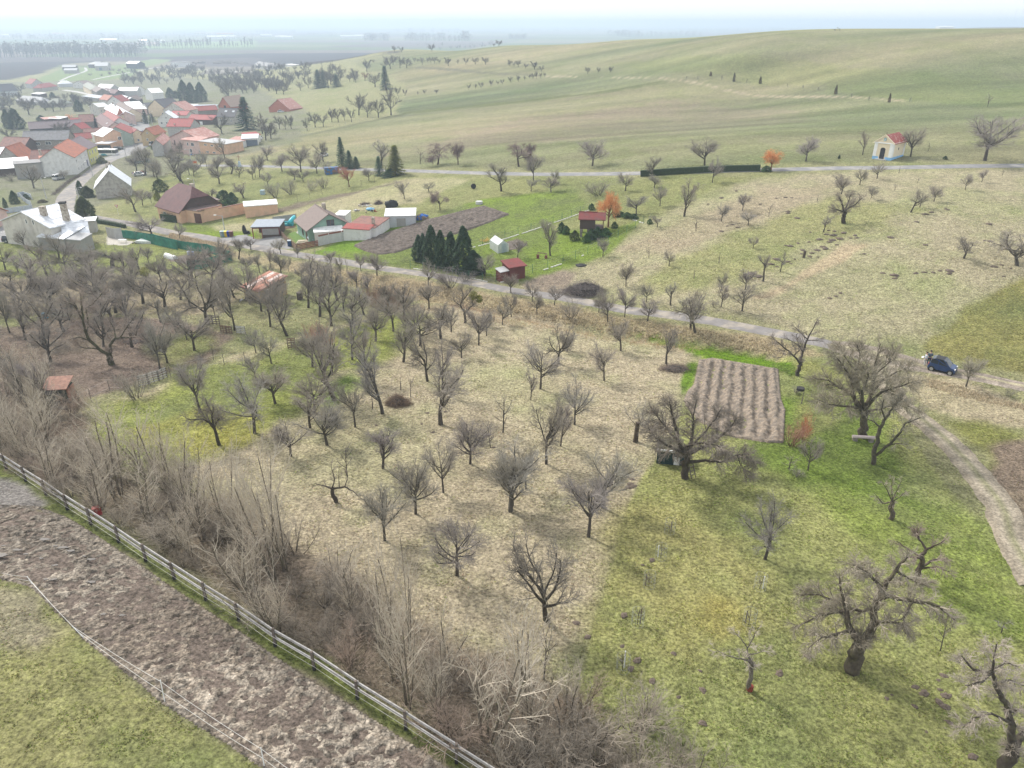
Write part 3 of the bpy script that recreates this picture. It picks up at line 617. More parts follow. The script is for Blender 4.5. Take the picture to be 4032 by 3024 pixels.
def multi(key, seeds, stems, H, R0, spread, sp='u', wm=1.0, rb=.25, tmat=None, **kw):
    """several stems from one root: shrubs, coppice, pole clumps"""
    for s in seeds:
        r = random.Random(s * 104729 + 5); S = dict(SPEC[sp]); S.update(kw); out = []
        for i in range(stems):
            a = r.uniform(0, 6.28); q = r.uniform(0, rb); t = r.uniform(.1, 1) * spread
            grow(out, r, (q*math.cos(a), q*math.sin(a), -.1), norm3((t*math.cos(a), t*math.sin(a), 1)), H * r.uniform(.65, 1.05), R0 * r.uniform(.6, 1), 0, S)
        mt, mc = tree_meshes(out, r, 0, wm, nm=key, tmat=tmat); lo, hi = bounds(mt, mc); ww = spreadw(mc)
        PROTO.setdefault(key, []).append((mt, mc, ww, hi[2]))
proto('v', 'v', [1,2,3,4,5,6,7,8], 2.5, .12)
proto('u', 'u', [1,2,3,4], 4.0, .12)
proto('g', 'g', [1,2,3,4,5], 2.4, .2, lean=.25, out=1)
proto('w', 'w', [1,2], 2.0, .14)
proto('t', 't', [1,2,3,4], 2.4, .045)
proto('k', 'v', [11,12,13], 1.7, .15, n=[5,5,7,7], len=[1.0,.6,.5,.35], wan=[.25,.35,.25,.25,.2], lean=.3)
multi('s', [1,2,3,4,5,6], 13, 2.4, .036, 1.15, 'u', n=[7,5,4], len=[1.15,.7,.45], ang=[34,36,38], s0=[.2,.15,.1], seg=[5,3,2,1], trop=[.07,.05,.03,.02], wan=[.15,.2,.22,.2], rad=[.015,.010,.007], rmin=.0065, rb=.5)
multi('p', [1,2,3,4,5], 4, 7.5, .095, .30, 'u', n=[13,6,4], len=[3.0,1.15,.6], ang=[38,34,34], s0=[.16,.2,.1], seg=[8,5,3,1], trop=[.05,.08,.03,.01], wan=[.06,.13,.18,.2], rad=[.028,.013,.008], rmin=.007, rb=.6)
proto('d', 't', [21,22], 3.6, .08, n=[5,3,3], len=[1.5,.6,.3], ang=[50,45,40], wan=[.25,.25,.2,.2], rad=[.035,.014,.008])
# far trees: few, broader twigs
for s in (31, 32, 33, 34):
    r = random.Random(s); S = dict(SPEC['v']); S.update(n=[8,8,9], len=[2.4,1.4,.8], rad=[.08,.05,.04], rmin=.03, seg=[3,3,2,1], s0=[.5,.2,.1]); out = []
    grow(out, r, (0, 0, -.1), (0, 0, 1), 1.6, .16, 0, S); mt, mc = tree_meshes(out, r, 0, nm='far'); lo, hi = bounds(mt, mc); ww = spreadw(mc); PROTO.setdefault('f', []).append((mt, mc, ww, hi[2]))
for s in (41, 42, 43):
    r = random.Random(s); S = dict(SPEC['u']); S.update(n=[26,7,6], len=[4.5,2.2,1.3], rad=[.16,.1,.08], rmin=.06, seg=[6,3,2,1], s0=[.22,.15,.1], ang=[34,34,40]); out = []
    grow(out, r, (0, 0, -.1), (0, 0, 1), 19, .35, 0, S); mt, mc = tree_meshes(out, r, 0, nm='poplar'); lo, hi = bounds(mt, mc); ww = spreadw(mc); PROTO.setdefault('P', []).append((mt, mc, ww, hi[2]))
def leafy(nm, r, n, f, size, m, core=None):
    """crown made of n small leaf faces; f(r) gives a point and outward direction"""
    V = []; 
    for i in range(n):
        p, d = f(r); s = size * r.uniform(.6, 1.3); a = norm3((d[0]+r.uniform(-.7,.7), d[1]+r.uniform(-.7,.7), d[2]+r.uniform(-.7,.7)))
        t = norm3((a[1]+.3, -a[0], r.uniform(-.4,.4))); b = (a[1]*t[2]-a[2]*t[1], a[2]*t[0]-a[0]*t[2], a[0]*t[1]-a[1]*t[0])
        V += [(p[0]+t[0]*s*.5, p[1]+t[1]*s*.5, p[2]+t[2]*s*.5), (p[0]-t[0]*s*.5, p[1]-t[1]*s*.5, p[2]-t[2]*s*.5), (p[0]+b[0]*s+d[0]*s*.4, p[1]+b[1]*s+d[1]*s*.4, p[2]+b[2]*s+d[2]*s*.4)]
    V = np.array(V); return np_mesh(nm, V, np.arange(len(V)).reshape(-1, 3), m)
def thuja(nm, seed, H, R_, n=5200, size=.16, top=1.0, m=None, objc=None):
    r = random.Random(seed)
    def f(r):
        z = r.random() ** .9; ph = r.uniform(0, 6.2832); lump = 1 + .22 * math.sin(ph * 3 + z * 9 + seed) + .13 * math.sin(ph * 7 - z * 21 + seed)
        rad = R_ * min(1, (z * 9) ** .5 + .35) * (1 - z ** 2.1 * top) ** .8 * lump * (1 - .28 * r.random() ** 2)
        return (rad*math.cos(ph), rad*math.sin(ph), .05 + z * H * (1 + .04 * math.sin(ph * 5))), (math.cos(ph)*.6, math.sin(ph)*.6, .8)
    mc = leafy(nm, r, n, f, size, m or needle); b = MB(); b.tube([(0,0,-.1),(0,0,H*.85)], [R_*.12, .02], 6); mt = b.mesh('conifer_trunk', bark)
    return (mt, mc, 2*R_*1.1, H)
PROTO['T'] = [thuja('thuja', s, 6.5, 1.15, 7500, .19) for s in (1, 2, 3)]
PROTO['B'] = [thuja('round_shrub', s, 1.2, .75, 2600, .11, 1.0) for s in (7, 8)]
def spruce(seed, H=7.0, R_=2.0, n=120):
    r = random.Random(seed); V = []
    for i in range(n):
        z = (i / n) ** .85; h = .25 + z * (H - .4); L = R_ * (1 - z) ** .85 * r.uniform(.7, 1.1) + .12; ph = i * 2.39996 + r.uniform(-.3, .3)
        for k in range(int(14 + 46 * L / R_)):
            t = r.random() ** .7; c, s = math.cos(ph + r.uniform(-.28, .28)), math.sin(ph + r.uniform(-.28, .28)); q = L * t
            p = (q*c, q*s, h - .32 * q + .10 * q * q / R_ + r.uniform(-.06, .06)); w = .24 * r.uniform(.7, 1.4)
            a = ph + r.uniform(-1.2, 1.2)
            V += [(p[0]-w*.35*math.sin(a), p[1]+w*.35*math.cos(a), p[2]), (p[0]+w*.35*math.sin(a), p[1]-w*.35*math.cos(a), p[2]), (p[0]+w*1.7*math.cos(a), p[1]+w*1.7*math.sin(a), p[2]-w*.6+r.uniform(-.05,.09))]
    V = np.array(V); mc = np_mesh('spruce', V, np.arange(len(V)).reshape(-1, 3), needle); b = MB(); b.tube([(0,0,-.1),(0,0,H*.97)], [.13,.015], 6)
    return (b.mesh('conifer_trunk', bark), mc, 2*R_*.95, H)
PROTO['F'] = [spruce(s) for s in (1, 2, 3)]
def golden(seed):
    """willow with dense bright orange shoots hanging from a short trunk"""
    r = random.Random(seed); out = []; S = dict(SPEC['w']); S.update(n=[8,9,12,6], len=[1.6,1.0,.9,.4], trop=[0,.10,-.02,-.14,-.12], ang=[45,45,40,30])
    grow(out, r, (0, 0, -.1), (0, 0, 1), 1.5, .14, 0, S); mt, mc = tree_meshes(out, r, nm='willow', wmul=1.5); lo, hi = bounds(mt, mc); ww = spreadw(mc); return (mt, mc, (hi[0]-lo[0]) * .93, hi[2])
PROTO['O'] = [golden(3), golden(5)]
CNT = {}
def place(kind, base, Wm, Hm, label=None, cat='tree', group=None, name='bare_tree', tint=(1,1,1), rz=None, lean=0.0, split=True, idx=None):
    """a copy of a grown tree: an Empty at its foot with its trunk and crown, scaled to the measured width and height"""
    L_ = PROTO[kind]; i = CNT.get(kind, 0); CNT[kind] = i + 1; mt, mc, w0, h0 = L_[(i if idx is None else idx) % len(L_)]
    sx = Wm / w0; sz = Hm / h0; o = empty(name, base, rnd.uniform(0, 6.28) if rz is None else rz, label, cat, group)
    o.scale = (sx, sx * rnd.uniform(.92, 1.08), sz)
    if lean: o.rotation_euler = (0, lean, 0)
    for nm, me in (('trunk', mt), ('crown', mc)):
        c = link(nm, me, o); c.color = (*tint, 1)
    return o
def hero(nm, reg, base, limbs, S, seed, label, tint=(1,1,1), ttint=None, group=None, wm=1.0, cat='tree', rs=.85):
    """a tree whose main limbs follow measured positions, each with its own depth; side growth is random"""
    r = random.Random(seed); b = GP(reg, *base); out = []; s_ = dict(SPEC['g']); s_.update(S)
    def pt(q):
        px, py = full(reg, q[0], q[1]); d = ray(px, py); t = (b.y + q[2]) / d[1]; return (d[0]*t - b.x, q[2], CAMZ + d[2]*t - b.z)
    for L_ in limbs:
        pts = [pt(q) for q in L_]; rads = [q[3] * rs for q in L_]
        P2, R2 = [], []      # subdivide and roughen
        for i in range(len(pts)-1):
            for k in range(3):
                t = k / 3; j = .06 if (i or k) else 0; sc = max(rads[i] * .5, .03)
                P2.append(tuple(pts[i][c]*(1-t)+pts[i+1][c]*t + r.uniform(-1, 1)*sc*(j > 0) for c in range(3))); R2.append(rads[i]*(1-t)+rads[i+1]*t)
        P2.append(pts[-1]); R2.append(rads[-1]); L = sum((Vector(P2[i+1])-Vector(P2[i])).length for i in range(len(P2)-1))
        out.append((1, P2, R2)); sc = dict(s_); sc['n'] = [s_['n'][0], max(3, int(s_['n'][1] * L / 3.0))] + list(s_['n'][2:])
        if L_[0][1] >= base[1] - 2 and len(L_) > 1: sc['s0'] = [s_['s0'][0], .75] + list(s_['s0'][2:])
        spawn(out, r, P2, R2, L, 1, sc)
    mt, mc = tree_meshes(out, r, 1, wm, nm=nm); o = empty(nm, b, 0, label, cat, group)
    for q, me in (('trunk', mt), ('crown', mc)): c = link(q, me, o); c.color = (*((ttint or tint) if q == 'trunk' else tint), 1)
    return o
# ------------------------------------------------------------------ buildings
def wallm(nm, c, **k): return mat(nm, c, .9, var=.10, scale=.9, **k)
WM = dict(white=wallm('render_white', (.66,.65,.62), col2=(.52,.50,.46), c2=(.5,.75)), offwhite=wallm('render_offwhite', (.55,.52,.47), col2=(.40,.37,.33), c2=(.48,.72), c2scale=.8), grey=wallm('render_grey', (.42,.41,.39), col2=(.32,.31,.29), c2=(.5,.7)),
  dgrey=wallm('block_grey', (.30,.29,.27)), beige=wallm('render_beige', (.40,.375,.335), col2=(.28,.26,.24), c2=(.45,.65), c2scale=1.4), peach=wallm('render_peach', (.62,.40,.27), col2=(.50,.36,.24), c2=(.5,.75), c2scale=.7), pink=wallm('render_pink', (.60,.44,.39), col2=(.5,.38,.34), c2=(.5,.7)), yellow=wallm('render_yellow', (.60,.58,.20)),
  cream=wallm('render_cream', (.68,.56,.40)), green=wallm('render_green', (.23,.35,.28)), stone=wallm('rubble_stone', (.30,.27,.23), col2=(.18,.16,.14), c2=(.4,.6), c2scale=3), ochre=wallm('render_ochre', (.42,.31,.17)), brick=wallm('brick_red', (.40,.15,.10)),
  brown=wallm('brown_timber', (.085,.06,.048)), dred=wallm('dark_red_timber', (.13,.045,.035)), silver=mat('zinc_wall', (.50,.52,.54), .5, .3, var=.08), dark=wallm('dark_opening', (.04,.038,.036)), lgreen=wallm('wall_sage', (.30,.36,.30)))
def roofm(nm, c, c2=None, r=.7, me=0.0, bs=(1,1,1)): return mat(nm, c, r, me, var=.14, scale=2.2, col2=c2, c2=(.45,.65), c2scale=.8, bump=.25, bscale=12)
RM = dict(silver=roofm('roof_zinc', (.66,.68,.71), (.56,.58,.61), .38, .12), white=roofm('roof_pale_sheet', (.68,.68,.66), (.55,.55,.53), .6), red=roofm('roof_red', (.27,.055,.045), (.20,.06,.05)), bred=roofm('roof_bright_red', (.30,.045,.04), (.24,.05,.045)), orange=roofm('roof_orange', (.36,.12,.065), (.26,.10,.065)),
  dkred=roofm('roof_dark_red', (.17,.036,.032), (.13,.045,.04)), redbrown=roofm('roof_red_brown', (.22,.10,.075), (.16,.08,.065)), brown=roofm('roof_brown', (.145,.105,.09)), mauve=roofm('roof_mauve', (.17,.13,.135)), dark=roofm('roof_dark', (.085,.08,.085)), grey=roofm('roof_grey', (.20,.195,.20), (.16,.155,.15)), purple=roofm('roof_maroon', (.115,.05,.048), (.09,.04,.04)),
  tan=roofm('roof_tan', (.34,.25,.20)), rust=roofm('roof_rust_pink', (.36,.17,.14), (.44,.28,.24)), lgrey=roofm('roof_light_grey', (.36,.36,.36)), greeng=roofm('roof_grey_green', (.20,.21,.17)), bluegrey=roofm('roof_blue_grey', (.24,.27,.31), None, .5, .2))
pane_m = mat('window_glass', (.05,.06,.07), .15, var=.1, spec=.6); frame_w = mat('frame_white', (.72,.72,.70), .6, var=.03); frame_b = mat('frame_brown', (.10,.055,.04), .6)
door_br = mat('door_brown', (.11,.05,.035), .6); door_rd = mat('door_red_brown', (.20,.04,.035), .6); door_gy = mat('door_blue_grey', (.13,.16,.20), .6); trim_m = mat('verge_pale', (.5,.5,.5), .6); chim_m = mat('chimney_render', (.45,.40,.33), .9, col2=(.25,.2,.16), c2=(.45,.6), c2scale=2)
def window(root, face, dims, u, v, w, h, fm=frame_w, nm='window', sash=True):
    """frame in the wall plane with a pane as its child; face: f(ront) b l r"""
    W_, D = dims; t = .06
    if face == 'f': T = lambda a, z, o: (a, -o, z)
    elif face == 'b': T = lambda a, z, o: (W_ - a, D + o, z)
    elif face == 'l': T = lambda a, z, o: (-o, D - a, z)
    else: T = lambda a, z, o: (W_ + o, a, z)
    def slab(mb, a0, a1, z0, z1, o0, o1):
        P_ = [T(a, z, o) for o in (o0, o1) for a, z in ((a0, z0), (a1, z0), (a1, z1), (a0, z1))]
        mb.add(P_, [(0,1,2,3),(7,6,5,4),(0,4,5,1),(1,5,6,2),(2,6,7,3),(3,7,4,0)])
    fr = MB(); e = .09
    slab(fr, u, u+e, v, v+h, -.02, t); slab(fr, u+w-e, u+w, v, v+h, -.02, t); slab(fr, u+e, u+w-e, v, v+e, -.02, t+.03); slab(fr, u+e, u+w-e, v+h-e, v+h, -.02, t)
    if sash and w > .8: slab(fr, u+w/2-.04, u+w/2+.04, v+e, v+h-e, -.02, t-.01)
    f = fr.build(nm, fm, root); pn = MB(); slab(pn, u+e, u+w-e, v+e, v+h-e, .0, .025); pn.build('pane', pane_m, f); return f
def door(root, face, dims, u, w, h, m=door_br, v=0.0, nm='door'):
    W_, D = dims; T = {'f': lambda a, z, o: (a, -o, z), 'b': lambda a, z, o: (W_-a, D+o, z), 'l': lambda a, z, o: (-o, D-a, z), 'r': lambda a, z, o: (W_+o, a, z)}[face]
    mb = MB(); P_ = [T(a, z, o) for o in (-.02, .07) for a, z in ((u, v), (u+w, v), (u+w, v+h), (u, v+h))]
    mb.add(P_, [(0,1,2,3),(7,6,5,4),(0,4,5,1),(1,5,6,2),(2,6,7,3),(3,7,4,0)]); return mb.build(nm, m, root)
HOUSES = {}
def house(label, reg, p1, p2, h, depth_, rise, wall, roof, ridge='par', kind='gable', wins=(), doors=(), chim=(), name='house', cat='house', over=.35, panels=None, base=None, group=None, gablem=None, sky=()):
    """p1, p2: the ends of one eave in the picture, h metres above the ground; the house extends depth_ metres to the far side"""
    if not wins and kind != 'flat' and h >= 3.3 and name == 'house' and not any(k in label for k in ('barn', 'shed', 'abandoned', 'wing', 'low ', 'row ', 'workshop')):
        wins = [('f', f, h*.42, .9, 1.1) for f in (.14, .44, .74)] + [('l', .35, h*.42, .9, 1.1), ('r', .4, h*.42, .9, 1.1)] + ([('l', .45, h+.3, .7, .8)] if ridge == 'par' and rise > 2.5 else [('f', .46, h+.2, .7, .8)] if ridge == 'perp' else [])
    A = GP(reg, *p1, h); B = GP(reg, *p2, h); e = Vector((B.x - A.x, B.y - A.y)); W_ = e.length; rz = math.atan2(e.y, e.x); D = abs(depth_)
    o = Vector((A.x, A.y));
    if depth_ < 0: o = o - Vector((-math.sin(rz), math.cos(rz))) * D
    def wp(x, y): return (o.x + x*math.cos(rz) - y*math.sin(rz), o.y + x*math.sin(rz) + y*math.cos(rz))
    zs = [zat(*wp(x, y)) for x, y in ((0,0),(W_,0),(W_,D),(0,D))]; z0 = A.z - h; low = min(zs) - z0 - .3
    R_ = empty(name, (o.x, o.y, z0), rz, label, cat, group); wl = MB(); rf = MB(); th = .14
    wm = WM[wall]; rm = RM[roof]
    if kind == 'flat':       # mono-pitch: rise is the extra height at the far side
        wl.add([(0,0,low),(W_,0,low),(W_,D,low),(0,D,low),(0,0,h),(W_,0,h),(W_,D,h+rise),(0,D,h+rise)], [(0,3,2,1),(4,5,6,7),(0,1,5,4),(1,2,6,5),(2,3,7,6),(3,0,4,7)])
        s = rise / D; a, b = -over, D + over
        rf.add([(-over,a,h+s*a+.02),(W_+over,a,h+s*a+.02),(W_+over,b,h+s*b+.02),(-over,b,h+s*b+.02),(-over,a,h+s*a+th),(W_+over,a,h+s*a+th),(W_+over,b,h+s*b+th),(-over,b,h+s*b+th)], [(0,3,2,1),(4,5,6,7),(0,1,5,4),(1,2,6,5),(2,3,7,6),(3,0,4,7)])
        rf.build('roof', rm, R_)
        if panels: roof_panels(R_, [(-over, a, h+s*a+th), (W_+over, a, h+s*a+th), (W_+over, b, h+s*b+th), (-over, b, h+s*b+th)], panels, rm)
    elif kind in ('hip', 'halfhip'):
        q = min(W_, D) / 2; wl.box(0, W_, 0, D, low, h); ov = over; hz = h - rise * ov / (D/2)
        k = q if kind == 'hip' else q * .45
        r0, r1 = (k, D/2), (W_-k, D/2)
        if kind == 'hip':
            vs = [(-ov,-ov,hz),(W_+ov,-ov,hz),(W_+ov,D+ov,hz),(-ov,D+ov,hz),(r0[0],D/2,h+rise),(r1[0],D/2,h+rise)]
            rf.add(vs + [(x, y, z-th) for x, y, z in vs[:4]], [(0,1,5,4),(2,3,4,5),(1,2,5),(3,0,4),(0,6,7,1),(1,7,8,2),(2,8,9,3),(3,9,6,0),(6,9,8,7)])
        else:
            f = .45; zz = h + rise * (1 - f); y0, y1 = D/2*(1-f), D/2*(1+f)
            vs = [(-ov,-ov,hz),(W_+ov,-ov,hz),(W_+ov,y0,zz),(r1[0],D/2,h+rise),(r0[0],D/2,h+rise),(-ov,y0,zz),(-ov,D+ov,hz),(W_+ov,D+ov,hz),(W_+ov,y1,zz),(-ov,y1,zz)]
            rf.add(vs + [(x,y,z-th) for x,y,z in vs], [(0,1,2,3,4,5),(7,6,9,4,3,8),(2,8,3),(9,5,4),(10,15,14,13,12,11),(17,18,13,14,19,16),(0,10,11,1),(6,7,17,16),(1,11,12,2),(8,18,17,7),(2,12,18,8),(5,15,10,0),(6,16,19,9),(9,19,15,5)])
            for x in (0.0, W_):
                g = MB(); g.add([(x-.05,0,h),(x-.05,y0,zz-.05),(x-.05,y1,zz-.05),(x-.05,D,h),(x+.05,0,h),(x+.05,y0,zz-.05),(x+.05,y1,zz-.05),(x+.05,D,h)], [(0,1,2,3),(7,6,5,4),(0,4,5,1),(1,5,6,2),(2,6,7,3),(3,7,4,0)]); g.build('gable_boarding', WM[gablem or wall], R_)
        rf.build('roof', rm, R_)
    else:
        ov = over
        if ridge == 'par':
            wl.add([(0,0,low),(W_,0,low),(W_,D,low),(0,D,low),(0,0,h),(W_,0,h),(W_,D,h),(0,D,h),(0,D/2,h+rise),(W_,D/2,h+rise)], [(0,3,2,1),(0,1,5,4),(2,3,7,6),(1,2,6,9,5),(3,0,4,8,7),(4,5,9,8),(6,7,8,9)])
            s = rise / (D/2); pl = []
            for sg in (0, 1):
                y = lambda t: (t if sg == 0 else D - t)
                e0, e1 = -ov, D/2
                vs = [(-ov,y(e0),h+s*e0+.03),(W_+ov,y(e0),h+s*e0+.03),(W_+ov,y(e1),h+s*e1+.03),(-ov,y(e1),h+s*e1+.03)]; vs += [(a,b,c+th) for a,b,c in vs]
                fs = [(0,3,2,1),(4,5,6,7),(0,1,5,4),(1,2,6,5),(2,3,7,6),(3,0,4,7)]
                if sg: fs = [f[::-1] for f in fs]
                rf.add(vs, fs); pl.append(vs[4:])
            rid = MB().tube([(-ov, D/2, h+rise+.03+th), (W_+ov, D/2, h+rise+.03+th)], .11, 6)
        else:
            wl.add([(0,0,low),(W_,0,low),(W_,D,low),(0,D,low),(0,0,h),(W_,0,h),(W_,D,h),(0,D,h),(W_/2,0,h+rise),(W_/2,D,h+rise)], [(0,3,2,1),(0,1,5,8,4),(2,3,7,9,6),(1,2,6,5),(3,0,4,7),(5,6,9,8),(7,4,8,9)])
            s = rise / (W_/2); pl = []
            for sg in (0, 1):
                x = lambda t: (t if sg == 0 else W_ - t)
                vs = [(x(-ov),-ov,h-s*ov+.03),(x(W_/2),-ov,h+rise+.03),(x(W_/2),D+ov,h+rise+.03),(x(-ov),D+ov,h-s*ov+.03)]; vs += [(a,b,c+th) for a,b,c in vs]
                fs = [(0,3,2,1),(4,5,6,7),(0,1,5,4),(1,2,6,5),(2,3,7,6),(3,0,4,7)]
                if sg: fs = [f[::-1] for f in fs]
                rf.add(vs, fs); pl.append(vs[4:])
            rid = MB().tube([(W_/2, -ov, h+rise+.03+th), (W_/2, D+ov, h+rise+.03+th)], .11, 6)
        r_ = rf.build('roof', rm, R_); rid.build('ridge', rm, r_)
        if panels:
            for q in pl: roof_panels(R_, q, panels, rm)
        for (sx, sy, sw, sl) in sky:     # skylights: fraction along, fraction up, size (on the near slope)
            v = [Vector(a) for a in pl[0]]; a = v[0].lerp(v[1], sx).lerp(v[3].lerp(v[2], sx), sy); ex = (v[1]-v[0]).normalized(); ey = (v[3]-v[0]).normalized(); n_ = ex.cross(ey).normalized() * .08
            if n_.z < 0: n_ = -n_
            q = [a, a+ex*sw, a+ex*sw+ey*sl, a+ey*sl]; MB().add([p for p in q] + [p + n_ for p in q], [(0,3,2,1),(4,5,6,7),(0,1,5,4),(1,2,6,5),(2,3,7,6),(3,0,4,7)]).build('skylight', mat('skylight_glass', (.55,.58,.60), .2), R_)
    wl.build('wall', wm, R_)
    for wd in wins: window(R_, wd[0], (W_, D), wd[1]*(W_ if wd[0] in 'fb' else D), wd[2], wd[3], wd[4], *(wd[5:6]))
    for dd in doors: door(R_, dd[0], (W_, D), dd[1]*(W_ if dd[0] in 'fb' else D), dd[2], dd[3], *(dd[4:6]))
    for cx, cy, cw, ch in chim:
        z = h + (rise * (1 - abs(cy - .5) * 2) if (kind != 'flat' and ridge == 'par') else rise * (1 - abs(cx - .5) * 2) if kind != 'flat' else rise*cy)
        MB().box(cx*W_-cw/2, cx*W_+cw/2, cy*D-cw/2, cy*D+cw/2, z-.8, z+ch).build('chimney', chim_m, R_)
    HOUSES[label] = (R_, W_, D); return R_, W_, D
def roof_panels(R_, q, nm, m):
    """sheets laid side by side on a roof plane, a hand's breadth of joint between"""
    nx, ny = nm[:2]; ms = nm[2] if len(nm) > 2 else None; v = [Vector(a) for a in q]; base = None
    n_ = (v[1]-v[0]).cross(v[3]-v[0]).normalized(); n_ = n_ if n_.z > 0 else -n_
    for i in range(nx):
        for j in range(ny):
            g = .012; u0, u1, w0, w1 = i/nx+g/2, (i+1)/nx-g/2, j/ny+g, (j+1)/ny-g
            P_ = lambda a, b: v[0].lerp(v[1], a).lerp(v[3].lerp(v[2], a), b)
            a = [P_(u0,w0)+n_*.005, P_(u1,w0)+n_*.005, P_(u1,w1)+n_*.005, P_(u0,w1)+n_*.005]; t = n_ * rnd.uniform(.03, .05)
            MB().add(a + [p + t for p in a], [(4,5,6,7),(0,1,5,4),(1,2,6,5),(2,3,7,6),(3,0,4,7)]).build('roof_panel', (ms[(i*7+j*3+rnd.randrange(2)) % len(ms)] if ms else m), R_)
H = house
# --- the near houses
H('white house with red-orange tiled roof and grey gable on the bend of the village road', 'B', (962,1060),(1130,957),6.0,11.0,3.6,'white','orange', wins=[('f',.10,3.7,1.0,1.3),('f',.45,3.7,1.0,1.3),('f',.78,3.7,1.0,1.3),('f',.12,.9,1.0,1.3),('f',.34,.9,.7,1.2),('f',.52,.9,1.0,1.3)], doors=[('f',.80,1.3,2.3,mat('door_blue',(.05,.05,.14),.6))])
H('yellow-green two-storey house with grey roof next to the bus', 'B', (1143,953),(1262,902),6.0,10.5,3.4,'yellow','mauve', wins=[('f',.08,3.6,1.0,1.5),('f',.38,3.6,1.0,1.5),('f',.72,3.6,1.0,1.4),('f',.08,.9,1.0,1.4),('f',.32,.9,.8,1.4),('f',.58,.9,.8,1.4),('f',.84,.9,.8,1.4)])
H('plain pale block annex with thin red roof edge beside the white house', 'B', (523,1080),(738,1060),5.6,4.5,.3,'grey','orange',kind='flat', wins=[('f',.9,2.6,.6,1.4)])
H('long rubble-stone barn with grey roof and white windows', 'B', (290,838),(880,812),5.4,9,3.2,'stone','grey', wins=[('f',.28,3.2,1.7,1.2),('f',.49,3.2,2.3,1.4),('f',.80,3.4,1.6,.8),('f',.30,.4,1.6,1.1),('f',.55,.4,1.6,1.1)])
H('long low barn with mauve-brown tiled roof behind the stone barn', 'B', (385,690),(1060,650),3.6,9,2.8,'dark','mauve')
H('barn with weathered red-brown roof below the yellow house row', 'B', (1035,600),(1215,590),4.5,10,3.2,'stone','redbrown')
H('low shed with magenta-red sheet roof beside the stone barn', 'B', (905,828),(1195,800),3.2,7,2.0,'cream','red')
H('peach corner house with broad silver gable roof by the village street', 'B', (1345,790),(1640,748),5.3,11,2.6,'peach','silver',ridge='perp', wins=[('f',.62,3.2,1.5,1.5)], doors=[('f',.05,.9,.8,WM['white'])])
H('peach garage block with dark openings behind the white bus', 'B', (1255,880),(1420,872),3.0,6,.2,'peach','silver',kind='flat', doors=[('f',.05,3.4,2.4,WM['dark']),('f',.5,3.6,2.4,WM['dark'])])
H('narrow white flat-roofed annex beside the peach corner house', 'B', (1188,748),(1345,770),3.8,6,.2,'white','white',kind='flat', doors=[('f',.45,1.2,2.2,door_gy)])
H('green-walled house with red roof along the village street', 'B', (1700,748),(1765,702),5.2,11,3.0,'lgreen','red')
H('house with thin red ridge roof squeezed behind the peach corner house', 'B', (1500,690),(1690,745),4.8,7,2.4,'cream','red')
H('pink house with dark maroon roof and one skylight', 'B', (1225,560),(1382,655),4.6,9,2.6,'pink','purple', sky=[(.75,.4,1.6,1.0)])
H('white-edged house with bright red roof above the maroon one', 'B', (1315,520),(1458,592),6.2,8,2.6,'white','red')
H('long pink house with silver-blue roof and several chimneys', 'B', (1365,418),(1530,500),6.4,9,2.4,'pink','silver', chim=[(.1,.5,.8,1.2),(.35,.45,.7,1.0)])
H('cream house with dark brown roof behind the silver-blue roof', 'B', (1490,395),(1645,470),6.0,8,2.8,'cream','brown')
H('white-roofed gable house at the bend behind the pink house', 'B', (1288,405),(1420,392),5.2,9,2.0,'offwhite','white')
H('cottage with faded orange roof in the middle of the village', 'B', (1295,300),(1400,308),4.2,9,3.0,'offwhite','orange')
H('white gabled house with red roof edge in the middle of the village', 'B', (1400,332),(1585,330),5.0,12,3.6,'white','red',ridge='perp')
H('barn with pale blue sheet roof and dark open gable', 'B', (1515,292),(1625,318),4.6,10,2.2,'dark','silver')
H('pink gabled house with white verge beside the pale blue barn', 'B', (1560,345),(1712,412),5.0,9,2.4,'pink','white',ridge='perp', wins=[('f',.7,1.6,.9,1.2)])
H('grey barn with steep red roof at the green edge of the village', 'B', (330,92),(412,102),4.4,11,4.2,'grey','red')
H('cottage with red hipped roof left of the white sheds', 'B', (548,152),(748,128),3.4,9,3.2,'beige','red',kind='hip')
H('pale hip-roofed bungalow near the farm road', 'B', (770,98),(948,92),3.4,9,2.6,'silver','silver',kind='hip')
H('white gabled cottage with brown roof beside the pale bungalow', 'B', (950,98),(1108,104),4.2,10,2.8,'white','brown',ridge='perp')
H('cream-yellow house with grey-green roof along the upper street', 'B', (1078,120),(1182,168),5.4,10,2.6,'cream','greeng', wins=[('f',.15,3.2,1.2,1.3),('f',.6,3.2,1.2,1.3),('f',.2,.8,1.2,1.3),('f',.6,.8,1.2,1.3)])
H('brown ruin-roofed house attached to the cream-yellow one', 'B', (1185,168),(1255,200),5.0,10,2.6,'stone','brown')
H('pale grey house with two white roof faces', 'B', (1262,150),(1440,158),5.0,9,3.0,'grey','white')
H('long grey workshop with pale sheet roof', 'B', (1545,190),(1785,186),5.0,9,2.4,'grey','silver')
H('house with dark maroon roof and two skylights', 'B', (1330,205),(1500,222),3.6,8,2.8,'brown','purple', sky=[(.15,.5,1.4,1.1),(.4,.5,1.4,1.1)])
H('white gable cottage with brown roof right of the workshop', 'B', (1788,172),(1888,166),5.0,8,2.4,'white','brown',ridge='perp')
H('tall narrow white gable house near the conifers', 'B', (1890,205),(1985,215),6.0,9,3.0,'white','white',ridge='perp')
H('brown cottage with weathered roof across the street from the cream gable', 'B', (1745,325),(1862,300),3.8,8,2.6,'brown','brown')
H('dark slate-blue barn at the left end of the village', 'B', (-60,205),(230,190),3.4,14,5.5,'silver','dark')
H('weathered cottage with patchy whitish roof among garden trees', 'B', (200,312),(530,330),3.0,9,3.2,'beige','lgrey',kind='hip')
